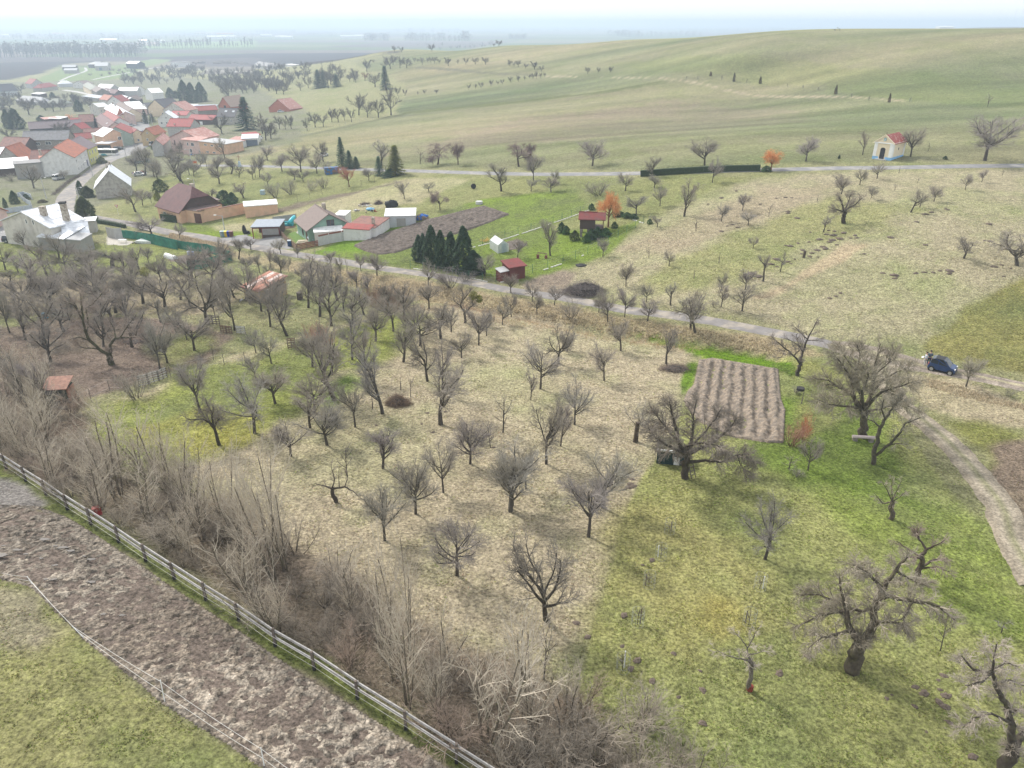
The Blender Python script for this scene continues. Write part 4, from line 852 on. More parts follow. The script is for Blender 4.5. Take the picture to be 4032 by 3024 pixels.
H('small shed with bright white roof among the left gardens', 'B', (408,228),(520,235),2.6,6,.6,'brown','white',kind='flat')
H('old cottage with mossy grey hip roof among bushes', 'B', (590,350),(820,352),2.8,9,3.0,'beige','greeng',kind='hip')
H('low blue-grey sheet-roofed shed by the upper street', 'B', (1070,262),(1270,280),3.2,8,.8,'beige','bluegrey',kind='flat')
H('open garden shed with pale fibre-cement roof', 'B', (585,565),(765,550),2.6,6,.5,'brown','rust',kind='flat')
H('small shed with white and blue sheet roof in the garden', 'B', (770,560),(885,535),2.4,6,.4,'brown','white',kind='flat')
H('small bright red-roofed outbuilding below the orange bush', 'B', (920,595),(1035,590),3.0,6,1.6,'brick','bred')
H('red roof strip of a low barn in the village yards', 'B', (1065,690),(1180,672),3.6,8,2.4,'stone','bred')
H('row of low outbuildings with red roof behind the silver corner house', 'B', (1100,735),(1440,705),3.4,5,1.4,'cream','redbrown')
H('barn with tan and brown roof at the left picture edge', 'B', (-10,915),(310,918),3.6,9,3.2,'brown','redbrown')
H('barn with big pale blue-grey sheet roof at the left picture edge', 'B', (-40,1030),(262,1010),3.6,9,2.2,'silver','silver')
H('gable house with grey wall and orange-brown roof at the left edge', 'B', (-50,1108),(300,1096),3.6,12,5.0,'beige','orange',ridge='perp')
H('low annex with long silver roof in front of the grey gable', 'B', (-60,1215),(375,1180),2.8,8,2.2,'brown','silver',kind='flat')
H('barn with dull red-brown roof behind the plain pale block annex', 'B', (385,1112),(640,1100),4.2,9,3.2,'stone','redbrown', chim=[(.55,.2,.8,2.6)])
H('windowless grey concrete block building behind bare bushes', 'D', (166,150),(510,122),5.2,6,.2,'dgrey','grey',kind='flat')
H('abandoned grey cottage with plain silver gable roof beside the bend', 'D', (1178,442),(1612,398),3.2,12,4.4,'beige','silver',ridge='perp', chim=[(.42,.75,.6,1.3),(.5,.85,.6,1.0)])
# --- right part of the village
H('large cream gable house with dark roof at the top of the street', 'C', (275,405),(490,408),5.6,14,4.6,'cream','dark',ridge='perp', wins=[('f',.78,1.4,1.0,1.4)])
H('narrow white wall and dark roofed outhouse left of the cream gable', 'C', (195,400),(272,410),4.2,12,2.6,'white','dark',ridge='perp')
H('white-verged house with pinkish roof behind the silver gable', 'C', (470,440),(765,438),5.0,11,4.4,'offwhite','rust',ridge='perp', chim=[(.5,.3,.6,.8)])
H('low building with bright red roof and white chimney by the yard', 'C', (560,508),(772,502),4.0,9,1.8,'offwhite','bred', chim=[(.5,.1,.6,1.2)])
H('house with silver-grey gable roof and white verges', 'C', (400,562),(625,548),4.4,11,3.4,'white','silver',ridge='perp')
H('long house with big vivid red roof and grey gable', 'C', (520,655),(820,640),4.6,10,3.0,'grey','bred', chim=[(.3,.1,.5,.8)], wins=[('f',.52,1.2,2.2,1.6)])
H('long narrow barn with faded red roof running back from the street', 'C', (770,462),(1180,425),3.4,9,2.2,'stone','red')
H('second long barn with bright red roof and dark glazed front', 'C', (800,562),(1115,552),3.2,8,2.0,'brown','bred', doors=[('f',.06,1.8,2.2,frame_w),('f',.25,1.5,2.2,frame_w),('f',.45,1.8,2.2,frame_w)])
H('flat pale metal roof behind the long red barns', 'C', (720,388),(878,382),3.4,7,.3,'grey','silver',kind='flat')
H('long low shed with dull grey-blue roof behind the red barns', 'C', (880,395),(1160,378),3.0,7,.3,'grey','bluegrey',kind='flat')
H('brick gable barn with tan roof and dark arched hatch', 'C', (1195,392),(1350,388),5.0,16,5.4,'brick','tan',ridge='perp', doors=[('f',.45,1.6,2.4,WM['dark'],3.2)])
H('grey-beige house with dark roof and two skylights behind thin trees', 'C', (1175,525),(1400,515),4.6,9,3.8,'beige','dark', sky=[(.35,.55,1.4,1.1),(.75,.55,1.4,1.1)])
H('small ochre house with orange-brown roof facing the street', 'C', (352,765),(505,722),4.6,6,2.6,'ochre','orange')
H('house with broad pinkish rusty cross-gable roof and balcony', 'C', (560,800),(932,785),6.0,12,2.9,'pink','rust',ridge='perp', wins=[('f',.12,3.0,.5,2.0,frame_b)], chim=[(.3,.2,.5,1.0)])
H('wing with dusty pink roof and grey gable left of the pink house', 'C', (462,895),(560,815),4.2,4,2.0,'grey','rust')
H('two-storey pink annex with rusty lean-to roof and white windows', 'C', (706,828),(934,822),5.6,5,.7,'pink','rust',kind='flat', wins=[('f',.30,3.4,.8,1.3),('f',.52,3.4,1.6,1.3),('f',.40,.8,1.2,1.5),('f',.92,1.0,.5,1.2)])
H('long orange-washed outbuilding with small louvred windows', 'C', (936,850),(1290,846),4.9,8,.2,'peach','lgrey',kind='flat', wins=[('f',.18,3.5,1.7,.6,frame_w),('f',.42,3.5,1.7,.6),('f',.70,3.5,1.7,.6),('f',.22,.9,1.6,.6),('f',.46,.9,1.6,.6)])
H('white garage with pinkish sheet roof and blue-grey door', 'C', (1288,850),(1500,835),3.0,9,.6,'white','rust',kind='flat', doors=[('f',.45,3.2,2.4,door_gy)])
H('white garage with double blue-grey doors at the end of the row', 'C', (1500,818),(1700,795),3.2,8,.6,'white','silver',kind='flat', doors=[('f',.05,5.6,2.6,door_gy)])
H('small white shed with red roof beside the wrapped heap', 'C', (1560,778),(1735,752),3.2,5,.5,'white','bred',kind='flat')
H('red barn with pale pink pyramid roof among orchard trees', 'H', (128,276),(308,268),2.6,11,5.2,'brick','rust',ridge='perp')
tw = GP('B', 1610, 648); t_ = empty('turret', tw, .3, 'small cream turret with pointed brown spire on the street', 'tower')
MB().box(-1.5,1.5,-1.5,1.5,-.5,6).build('wall', WM['cream'], t_); MB().add([(-1.8,-1.8,6),(1.8,-1.8,6),(1.8,1.8,6),(-1.8,1.8,6),(0,0,9.6)], [(0,3,2,1),(0,1,4),(1,2,4),(2,3,4),(3,0,4)]).build('roof', RM['orange'], t_); window(t_, 'f', (3,3), .2, 3.6, .7, 1.1); t_.children[-1].location = (-.5,-1.5,0)
# --- near: maroon-roofed peach house, its wall and shed
H('peach house with large maroon half-hipped roof by the lane', 'E', (367,492),(647,550),3.3,10.5,4.6,'peach','purple',kind='halfhip',gablem='brown', wins=[('f',.25,1.0,1.4,1.1,frame_w),('r',.40,4.3,.9,1.1,frame_b),('r',.56,4.3,.9,1.1,frame_b)], chim=[(.55,.62,.9,1.2)], over=.4)
H('low peach entrance wing with dark double door', 'E', (650,548),(895,562),3.0,6.5,.05,'peach','brown',kind='flat', doors=[('f',.72,2.0,2.5,door_br)], over=.12)
H('small white-walled shed with brown roof behind the maroon-roofed house', 'E', (1035,455),(1135,430),2.2,3,.3,'white','brown',kind='flat')
H('long peach lean-to with bright whitish sheet roof', 'E', (1460,520),(1865,455),2.6,3.6,.35,'peach','white',kind='flat', panels=(7,1), over=.15)
# carport
R_, W_, D_ = H('open brown timber carport with grey flat roof by the yard', 'E', (1552,775),(1884,738),2.5,5.5,.15,'dark','bluegrey',kind='flat',name='carport',cat='carport',over=.25)
for c in list(R_.children):
    if c.name.startswith('wall'): bpy.data.objects.remove(c)
for x in (.05, W_*.35, W_-.05):
    for y in (.05, D_-.05): MB().beam((x,y,-.3),(x,y,2.5),.16,.16).build('post', door_rd, R_)
n_ = 14
for i in range(n_):
    x0 = W_*.36 + (W_*.64) * i / n_; MB().box(x0+.01, x0 + W_*.64/n_ - .01, -.03, .03, .9, 2.3).build('plank', WM['dgrey'], R_)
MB().box(W_*.36, W_, -.05, .06, .1, .9).build('low_wall', WM['brown'], R_); MB().box(0, W_, D_-.1, D_, -.2, 2.45).build('back_wall', WM['brown'], R_); MB().box(W_-.1, W_, 0.1, D_-.1, -.2, 2.45).build('side_wall', WM['brown'], R_); MB().box(0,W_,-.06,.06,2.2,2.48).build('beam', WM['dred'], R_)
# green house
H('sage green house with brown gable roof and dark-framed window', 'F', (738,462),(862,547),2.9,8.6,2.6,'green','brown',ridge='par', wins=[('r',.44,3.0,1.5,1.4,frame_b),('f',.45,.9,1.0,1.3,frame_b)], doors=[('f',.78,1.0,2.1)], chim=[(.25,.62,.7,1.4)], over=.5)
H('white-roofed porch in front of the sage green house', 'F', (932,600),(1240,550),2.2,2.6,.35,'offwhite','white',kind='flat',name='porch',cat='porch',over=.12)
H('lean-to with brick-red roof beside the white porch', 'F', (1243,553),(1530,543),2.4,2.2,.4,'white','red',kind='flat',over=.12,name='lean_to',cat='lean-to')
H('brown flat-roofed extension behind the green house', 'F', (1290,525),(1592,518),2.5,6.5,.4,'white','redbrown',kind='flat',over=.15, chim=[(.82,.25,.5,1.6)], panels=None)
H('flat white roof block behind the green gable', 'F', (1150,412),(1268,402),2.6,4,.1,'white','white',kind='flat',over=.1)
H('silver sheet-metal garden shed with pale roof beside the junk heap', 'F', (1700,422),(2030,382),2.4,4.4,.5,'silver','white',kind='flat',name='metal_shed',cat='shed',over=.12, doors=[('f',.38,1.8,2.0,WM['dgrey'])])
# farmhouse with silver roof
H('old farmhouse with big silver sheet roof and cream walls', 'D', (626,944),(1050,848),4.4,15,2.5,'offwhite','silver', wins=[('l',.52,4.6,.55,1.0,frame_w),('l',.66,4.6,.55,1.0,frame_w)], panels=(9,3), chim=[(.32,.30,1.0,2.0)], over=.3)
H('farm wing with silver roof and two red-brown doors in its gable', 'D', (800,1072),(1110,1040),2.3,6.8,2.1,'offwhite','silver', panels=(7,3), doors=[('r',.50,1.0,2.1,door_rd),('r',.30,.9,1.3,door_rd,2.0)], over=.25)
H('shed with shiny white lean-to roof against the farm wing', 'D', (470,1052),(790,1078),2.6,5.5,1.1,'dgrey','silver',kind='flat', panels=(6,2), over=.2)
H('low flat corrugated lean-to in front of the farm wing', 'D', (800,1085),(1000,1098),2.4,3.2,.5,'dgrey','lgrey',kind='flat', over=.15, panels=(8,1))
H('small flat pale roof at the far corner of the farmhouse', 'D', (1050,860),(1170,850),2.6,3,.1,'grey','silver',kind='flat')
tc_ = GP('D', 850, 905, 4.0); ch = empty('chimney_stack', (tc_.x, tc_.y, tc_.z-4.5), .2, 'tall square weathered chimney rising from the silver farm roof', 'chimney')
hh = vheight(Vector((tc_.x, tc_.y, tc_.z-4.5)), 0, full('D',785,635)[1]); MB().add([(-.62,-.62,0),(.62,-.62,0),(.62,.62,0),(-.62,.62,0),(-.5,-.5,hh),(.5,-.5,hh),(.5,.5,hh),(-.5,.5,hh)], [(0,3,2,1),(4,5,6,7),(0,1,5,4),(1,2,6,5),(2,3,7,6),(3,0,4,7)]).build('shaft', chim_m, ch); MB().box(-.6,.6,-.6,.6,hh,hh+.35).build('cap', WM['dark'], ch); MB().box(.75,1.9,-.5,.6,0,hh*.55).build('flue', WM['offwhite'], ch)
# orange-roofed pink house cut by the left edge
H('pink house with orange roof cut by the left picture edge', 'D', (-160,720),(70,712),3.4,-9,2.6,'pink','orange',over=.4)
# barns and new houses at the far side of the village
for lab, a, b, h, d, r_, w, rf, k, rg in (
  ('open field barn with pale roof by the dark ploughed land','A',(540,585),(658,585),5,14,2.5,'brown','lgrey','gable'),('low pale shed in front of the field barn','A',(555,612),(665,612),4,12,2,'beige','lgrey','gable'),('long grey cowshed by the farm road','A',(765,560),(820,562),5,30,3,'brown','lgrey','gable'),('wide barn with grey roof and blue door','A',(825,575),(935,575),6,25,4,'beige','lgrey','gable'),('barn with white roof and dark open front beyond the village','A',(1095,552),(1190,556),7,14,3,'dark','white','gable'),
  ('unfinished white block house among earth heaps','A',(1525,545),(1665,540),6.5,14,.2,'white','grey','flat'),('white new house with grey hip roof at the village edge','X',(0,470),(95,475),5,14,4,'white','grey','gable'),('grey annex of the white new house','X',(48,474),(145,472),5,12,3,'grey','grey','gable'),('white low shed beside the new house','X',(225,466),(275,464),3,8,.2,'white','white','flat')):
    q = (lab, a, b, h, d, r_, w, rf, k, rg)
    H(q[0], q[1], q[2], q[3], q[4], q[5], q[6], q[7], q[8], kind=q[9], over=.5, doors=[('f',.3,4,4,door_gy)] if 'blue door' in lab else ())
# rusty-roofed cabin among the old trees
rusts = [mat('sheet_rust', (.33,.15,.10), .8, var=.3, scale=3), mat('sheet_pale', (.52,.42,.38), .7, var=.25, scale=3, col2=(.35,.2,.15), c2=(.5,.65), c2scale=2), mat('sheet_brown', (.26,.14,.10), .8, var=.3, scale=3)]
H('ochre cabin with patchwork rusty sheet roof among old trees', 'R', (712,632),(880,662),2.1,5.0,.9,'ochre','rust',kind='flat',name='cabin',cat='cabin',over=.3, panels=(5,2,rusts), wins=[('r',.25,1.0,.8,1.0,frame_w)])
# wooden chalet on a stone base
R_, W_, D_ = H('small dark timber chalet with red roof raised on stone piers', 'G', (1446,300),(1558,288),3.3,3.3,.75,'brown','dkred',name='chalet',cat='chalet',over=.3, wins=[('l',.55,2.1,.7,.9,frame_w)])
for c in list(R_.children):
    if c.name.startswith('wall'): c.name = 'old'; bpy.data.objects.remove(c)
z1, z2 = 1.55, 3.3; w = MB(); w.add([(0,0,z1),(W_,0,z1),(W_,D_,z1),(0,D_,z1),(0,0,z2),(W_,0,z2),(W_,D_,z2),(0,D_,z2),(0,D_/2,z2+.75),(W_,D_/2,z2+.75)], [(0,3,2,1),(0,1,5,4),(2,3,7,6),(1,2,6,9,5),(3,0,4,8,7),(4,5,9,8),(6,7,8,9)]); w.build('cabin_wall', WM['brown'], R_)
for x, y, s in ((.25,.25,.45),(.25,D_-.3,.45)): MB().box(x-s/2,x+s/2,y-s/2,y+s/2,-.6,z1).build('pier', WM['stone'], R_)
MB().box(1.3,W_+1.2,.3,D_,-.6,z1-.03).build('stone_base', WM['stone'], R_); MB().box(W_,W_+1.5,0,D_,z1-.02,z1+.1).build('deck', frame_b, R_)
for y in (.08, D_-.08): MB().beam((W_+1.4,y,z1),(W_+1.4,y,z2+.1),.12,.12).build('post', frame_b, R_)
for k in range(3): MB().box(W_+1.38,W_+1.44,.1,D_-.1,z1+.25+k*.25,z1+.33+k*.25).build('rail', frame_w, R_)
rr_ = MB(); s = .75/(D_/2)
for sg in (0,1):
    y = lambda t: (t if sg == 0 else D_-t)
    vs = [(W_+.3,y(-.3),z2-s*.3+.03),(W_+1.8,y(-.3),z2-s*.3+.03),(W_+1.8,y(D_/2),z2+.78),(W_+.3,y(D_/2),z2+.78)]; vs += [(a,b,c+.14) for a,b,c in vs]; rr_.add(vs, [(0,3,2,1),(4,5,6,7),(0,1,5,4),(1,2,6,5),(2,3,7,6),(3,0,4,7)])
rr_.build('porch_roof', RM['dkred'], R_)
for k in range(7): MB().box(-.03,0.0,D_*k/7+.01,D_*(k+1)/7-.01,z1,z2-.02).build('plank', door_br, R_)
# red garden shed
R_, W_, D_ = H('dark red garden shed with maroon sheet roof by the lane', 'G', (935,655),(1046,632),2.1,2.6,.35,'dred','dkred',kind='flat',name='garden_shed',cat='shed',over=.25)
for k in range(10): MB().box(W_*k/10+.01,W_*(k+1)/10-.01,-.03,0,.1,2.05).build('plank', WM['dred'], R_)
MB().box(-1.5,-.05,.3,1.8,-.3,1.5).build('lean_to_wall', WM['dred'], R_); MB().add([(-1.6,.1,1.5),(0,.1,1.6),(0,2.0,1.8),(-1.6,2.0,1.7),(-1.6,.1,1.58),(0,.1,1.68),(0,2.0,1.88),(-1.6,2.0,1.78)], [(0,3,2,1),(4,5,6,7),(0,1,5,4),(1,2,6,5),(2,3,7,6),(3,0,4,7)]).build('lean_to_roof', RM['lgrey'], R_)
# greenhouse: pale film over hoops
film = mat('greenhouse_film', (.62,.66,.66), .35, var=.1, alpha=.72)
A_ = GP('G', 793, 512); B_ = GP('G', 850, 550); C_ = GP('G', 925, 535); e = Vector((B_.x-A_.x, B_.y-A_.y)); L_ = e.length; Wd = (C_-B_).length
gh = empty('greenhouse', A_, math.atan2(e.y, e.x), 'small white film greenhouse beside the dug bed', 'greenhouse'); hh = 1.5
MB().add([(0,0,0),(L_,0,0),(L_,Wd,0),(0,Wd,0),(0,0,hh),(L_,0,hh),(L_,Wd,hh),(0,Wd,hh),(0,Wd/2,hh+.7),(L_,Wd/2,hh+.7)], [(0,1,5,4),(2,3,7,6),(1,2,6,9,5),(3,0,4,8,7),(4,5,9,8),(6,7,8,9)]).build('film', film, gh)
for k in range(7):
    x = L_*k/6; MB().beam((x,-.02,0),(x,-.02,hh),.07,.05).beam((x,-.02,hh),(x,Wd/2,hh+.73),.07,.05).beam((x,Wd/2,hh+.73),(x,Wd+.02,hh),.07,.05).beam((x,Wd+.02,hh),(x,Wd+.02,0),.07,.05).build('hoop', frame_w, gh)
door(gh, 'r', (L_, Wd), Wd*.35, .9, 1.7, mat('film_door', (.35,.42,.44), .3))
# chapel
A_ = GP('J', 930, 1232); B_ = GP('J', 1082, 1249); C_ = GP('J', 1162, 1207); e = Vector((B_.x-A_.x, B_.y-A_.y)); Wc = e.length; Dc = max(3.0, (C_-B_).length)
cp = empty('chapel', (A_.x, A_.y, min(A_.z, B_.z)), math.atan2(e.y, e.x), 'small cream wayside chapel with rusty red roof and blue plinth', 'chapel')
hE = vheight(B_, 0, full('J', 1112, 1105)[1]); hA = hE * 1.42; cb = mat('chapel_cream', (.74,.64,.47), .9, var=.05); bl = mat('plinth_blue', (.24,.46,.70), .9, var=.08); wc = mat('chapel_white', (.78,.78,.76), .9, var=.04); rr2 = mat('chapel_roof', (.30,.06,.045), .6, var=.25, scale=3, col2=(.42,.25,.22), c2=(.52,.66), c2scale=1.5)
pz = hE * .18
MB().add([(0,0,pz),(Wc,0,pz),(Wc,Dc,pz),(0,Dc,pz),(0,0,hE),(Wc,0,hE),(Wc,Dc,hE),(0,Dc,hE),(Wc/2,0,hA),(Wc/2,Dc,hA)], [(0,1,5,8,4),(2,3,7,9,6),(1,2,6,5),(3,0,4,7),(4,8,9,7),(5,6,9,8)]).build('wall', cb, cp)
MB().box(-.06,Wc+.06,-.06,Dc+.06,-.6,pz).build('plinth', bl, cp)
for x0, x1, y0, y1 in ((-.05,.62,-.09,.3),(Wc-.62,Wc+.05,-.09,.3),(Wc-.2,Wc+.09,.3,.7),(Wc-.2,Wc+.09,Dc-.6,Dc+.05)): MB().box(x0,x1,y0,y1,pz,hE-.15).build('pilaster', wc, cp)
MB().box(-.2,Wc+.2,-.22,.05,hE-.15,hE+.05).box(Wc,Wc+.22,.05,Dc+.1,hE-.15,hE+.05).build('cornice', wc, cp)
s = (hA-hE)/(Wc/2); rf = MB()
for sg in (0,1):
    x = lambda t: (t if sg == 0 else Wc-t); vs = [(x(-.3),-.05,hE-s*.3+.06),(x(Wc/2),-.05,hA+.06),(x(Wc/2),Dc+.3,hA+.06),(x(-.3),Dc+.3,hE-s*.3+.06)]; vs += [(a,b,c+.12) for a,b,c in vs]; fs = [(0,3,2,1),(4,5,6,7),(0,1,5,4),(1,2,6,5),(2,3,7,6),(3,0,4,7)]; rf.add(vs, fs if sg == 0 else [f[::-1] for f in fs])
rf.build('roof', rr2, cp)
for sg in (0,1):
    x = lambda t: (t if sg == 0 else Wc-t); MB().beam((x(-.3),-.14,hE-s*.3+.12),(x(Wc/2),-.14,hA+.12),.2,.2).build('gable_moulding', cb, cp)
dw = Wc*.27; dh = hE*.62; arc = [(Wc/2-dw/2+.25, pz*.25), (Wc/2+dw/2+.25, pz*.25), (Wc/2+dw/2+.25, dh)] + [(Wc/2+.25+dw/2*math.cos(a), dh+dw*.35*math.sin(a)) for a in [math.pi*k/8 for k in range(1,8)]] + [(Wc/2-dw/2+.25, dh)]
arc = [(a-.25, b) for a, b in arc]
MB().ext([((a-Wc/2)*1.3+Wc/2, b*1.05) for a, b in arc], -.085, -.02).build('door_surround', cb, cp); MB().ext(arc, -.10, -.02).build('door', mat('door_dark', (.03,.03,.035), .6), cp)
MB().box(Wc*.2,Wc*.8,-.6,-.07,-.4,pz*.3).build('step', concrete, cp)
nz = hE+(hA-hE)*.22; nic = [(Wc/2-.24,nz),(Wc/2+.24,nz),(Wc/2+.24,nz+.5)]+[(Wc/2+.24*math.cos(a), nz+.5+.22*math.sin(a)) for a in [math.pi*k/6 for k in range(1,6)]]+[(Wc/2-.24,nz+.5)]
nn = MB().ext(nic, -.05, -.005).build('niche', mat('niche_blue', (.16,.36,.42), .9), cp); MB().tube([(Wc/2,-.09,nz+.05),(Wc/2,-.09,nz+.35),(Wc/2,-.09,nz+.45),(Wc/2,-.09,nz+.58)], [.10,.07,.05,.05], 6).build('statue', wc, nn)
MB().ball((Wc+.01, Dc*.5, hE*.62), .22, 10, (.2,1,1.3)).build('oval_window', pane_m, cp); MB().beam((Wc/2,.1,hA+.1),(Wc/2,.1,hA+.75),.05,.05).beam((Wc/2-.16,.1,hA+.52),(Wc/2+.16,.1,hA+.52),.05,.05).build('cross', frame_b, cp)
# ------------------------------------------------------------------ fences
wood_g = mat('weathered_wood', (.40,.385,.37), .85, var=.2, scale=5, col2=(.30,.27,.24), c2=(.5,.7), c2scale=2); wood_d = mat('dark_wood_post', (.15,.125,.105), .9, var=.3, scale=4); tar = mat('tarred_foot', (.03,.028,.027), .8)
wood_b = mat('brown_board', (.20,.13,.09), .85, var=.2, scale=4); rust_w = mat('fence_red_brown', (.20,.075,.05), .7); wire_m = mat('wire', (.30,.30,.30), .5, .5); wire_w = mat('white_tape', (.62,.60,.55), .7); pole_w = mat('white_plastic', (.72,.72,.70), .5)
green_mesh = mat('green_net', (.03,.17,.12), .7, var=.25, scale=1.2, col2=(.05,.24,.17), c2=(.45,.65), c2scale=.5, alpha=.93); green_p = mat('green_post', (.05,.16,.09), .6); conc = mat('concrete_panel', (.47,.47,.46), .9, var=.1, scale=2, col2=(.38,.38,.37), c2=(.5,.7)); chk = mat('whitewashed_stone', (.62,.60,.55), .9, var=.15, scale=3)
def pt3(p, h=0): return Vector((p.x, p.y, p.z + h))
# long rail fence between mud and thicket: every post and every rail board its own part
fp = [G_(*p) for p in ((-70,1795),(27,1847),(102,1896),(182,1949),(267,2008),(359,2066),(468,2137),(575,2211),(688,2283),(811,2363),(942,2444),(1084,2546),(1238,2637),(1407,2752),(1598,2872),(1797,3004),(2010,3142))]
o0 = fp[0]; rf_ = empty('rail_fence', o0, 0, 'long weathered two-rail timber fence between the trodden mud and the thicket', 'fence')
def rel(p, o=o0): return Vector(p) - o
for i, p in enumerate(fp):
    ln = Vector((rnd.uniform(-.05,.05), rnd.uniform(-.05,.05), 0)); MB().beam(rel(pt3(p,.28))+ln*.2, rel(pt3(p,1.35))+ln, .13, .13, (0,1,0)).build('post', wood_d, rf_); MB().beam(rel(pt3(p,-.3)), rel(pt3(p,.29))+ln*.2, .15, .15, (0,1,0)).build('post_foot', tar, rf_)
    if i + 1 < len(fp):
        q = fp[i+1]; d = (q - p); d.z = 0; d.normalize(); nrm = Vector((d.y, -d.x, 0)) * -.10
        for h in (.62, 1.12): MB().beam(rel(pt3(p,h+rnd.uniform(-.05,.05)))+nrm-d*.12, rel(pt3(q,h+rnd.uniform(-.05,.05)))+nrm+d*.12, .055, .17).build('rail', wood_g, rf_)
        for h in (.40, .86): MB().beam(rel(pt3(p,h))-nrm, rel(pt3(q,h-.03))-nrm, .012, .012).build('wire', wire_w, rf_)
# electric tape fence round the mud
tp = [(( -60,2238),(-60,2246)),((106,2268),(131,2304)),((283,2463),(338,2516)),((629,2667),(649,2766)),((1027,2943),(1041,3020)),((1400,3200),(1415,3290))]
tb = [G_(*b) for a, b in tp]; te = empty('electric_fence', tb[1], 0, 'thin white electric tape fence on plastic poles at the edge of the mud', 'fence'); tops = []
for (a, b), g in zip(tp, tb):
    r = ray(*a); t = (g.y + .25) / r[1]; top = Vector((r[0]*t, g.y+.25, CAMZ + r[2]*t)); L = (top-g).length
    if L > 1.4: top = g + (top-g) * (1.3 / L)
    tops.append(top); MB().tube([g-tb[1]-Vector((0,0,.1)), top-tb[1]], [.025,.02], 6).build('pole', pole_w, te)
for i in range(len(tb)-1):
    for f in (.93, .45):
        a = tb[i].lerp(tops[i], f) - tb[1]; b = tb[i+1].lerp(tops[i+1], f) - tb[1]; m_ = a.lerp(b, .5) - Vector((0,0,.12)); MB().tube([a, a.lerp(m_,.5)-Vector((0,0,.03)), m_, m_.lerp(b,.5)-Vector((0,0,.03)), b], .010, 4).build('tape', wire_w, te)
def post_fence(label, reg, pts, h=1.5, gap=2.6, m=green_p, wires=3, name='wire_fence', r=.035, px=True, wirem=None, group=None):
    P_ = [GP(reg, *p) for p in pts]; o = P_[0]; root = empty(name, o, 0, label, 'fence', group); ps = []
    for a, b in zip(P_[:-1], P_[1:]):
        n = max(1, round((b-a).length / gap)); ps += [a.lerp(b, k/n) for k in range(n)]
    ps.append(P_[-1]); ps = [Vector((p.x, p.y, zat(p.x, p.y))) for p in ps][:290]
    for p in ps: MB().tube([p-o-Vector((0,0,.2)), p-o+Vector((rnd.uniform(-.04,.04),0,h*rnd.uniform(.95,1.05)))], r, 5).build('post', m, root)
    wb = MB()
    for a, b in zip(ps[:-1], ps[1:]):
        for k in range(wires): z = Vector((0,0,h*(.3+.65*k/max(1,wires-1)))); wb.beam(a-o+z, b-o+z, .012, .012)
    if wires: w_ = wb.build('wire_mesh', wirem or wire_m, root); w_['kind'] = 'stuff'
    return root, ps
def solid_fence(label, reg, pts, h, m, pm, gap=3.0, th=.04, pw=.08, name='fence', part='panel', slats=0, top=None):
    P_ = [GP(reg, *p) for p in pts]; o = P_[0]; root = empty(name, o, 0, label, 'fence'); ps = []
    for a, b in zip(P_[:-1], P_[1:]):
        n = max(1, round((b-a).length / gap)); ps += [a.lerp(b, k/n) for k in range(n)]
    ps.append(P_[-1]); ps = [Vector((p.x, p.y, zat(p.x, p.y))) for p in ps]
    for p in ps: MB().beam(p-o-Vector((0,0,.3)), p-o+Vector((0,0,h+.06)), pw, pw, (0,1,0)).build('post', pm, root)
    for a, b in zip(ps[:-1], ps[1:]):
        d = (b-a).normalized() * (pw*.5+.01); hh = [(0, h)] if not slats else [(h*(k+.12)/slats, h*(k+.88)/slats) for k in range(slats)]
        for z0, z1 in hh: MB().beam(a-o+d+Vector((0,0,(z0+z1)/2)), b-o-d+Vector((0,0,(z0+z1)/2)), th, z1-z0).build(part, m, root)
        if top: MB().beam(a-o+d+Vector((0,0,h+top[1]/2+.01)), b-o-d+Vector((0,0,h+top[1]/2+.01)), th+.02, top[1]).build('top_board', top[0], root)
    return root
solid_fence('long green net fence running from the farm yard past the garden', 'D', [(1518,1062),(1700,1082),(1930,1150),(2212,1212)], 1.7, green_mesh, green_p, 3.2)
solid_fence('green net fence in front of the dug bed, near the crooked tree', 'E', [(0,905),(350,960),(700,1050),(1010,1090),(1310,1185)], 1.7, green_mesh, green_p, 3.2)
solid_fence('lighter green net corner around the near end of the dug bed', 'E', [(1312,1190),(1060,1250),(920,1290),(765,1300)], 1.6, green_mesh, green_p, 3.0)
solid_fence('pale concrete panel fence with a red strip on top below the green house', 'F', [(985,742),(1100,716),(1240,690),(1370,660),(1530,618)], 1.75, conc, conc, 2.0, .06, .14, top=(rust_w,.3))
solid_fence('low red-brown slatted fence in front of the stacked sheets', 'F', [(745,790),(850,765),(945,748),(985,742)], 1.15, rust_w, wood_d, 2.2, slats=4, part='slat')
solid_fence('brown lattice fence along the gravel yard', 'F', [(550,610),(600,660),(640,705),(690,745),(740,788)], 1.2, wood_b, wood_b, 1.6, .03, .08, slats=5, part='slat')
solid_fence('grey board fence behind the pool', 'F', [(490,490),(600,475),(740,455)], 1.3, mat('grey_board',(.30,.30,.30),.8), wood_d, 2.0)
solid_fence('grey sheet wall at the end of the farm wing', 'D', [(1345,1060),(1440,1078),(1530,1072)], 2.3, conc, conc, 1.6, part='panel')
solid_fence('pale blue-grey concrete garden fence along the village lane', 'D', [(40,765),(170,745),(290,730),(410,712)], 1.3, mat('pale_blue_conc',(.44,.48,.52),.9), conc, 2.4, .06, .16)
solid_fence('pale blue-grey garden fence running away beside the thuja', 'D', [(395,665),(340,640),(290,600),(255,565)], 1.3, MATS['pale_blue_conc'], conc, 2.0, .06, .16)
solid_fence('pale garden fence across the front of the far garden', 'D', [(225,555),(300,540),(390,570),(400,590)], 1.3, MATS['pale_blue_conc'], conc, 2.4, .06, .16)
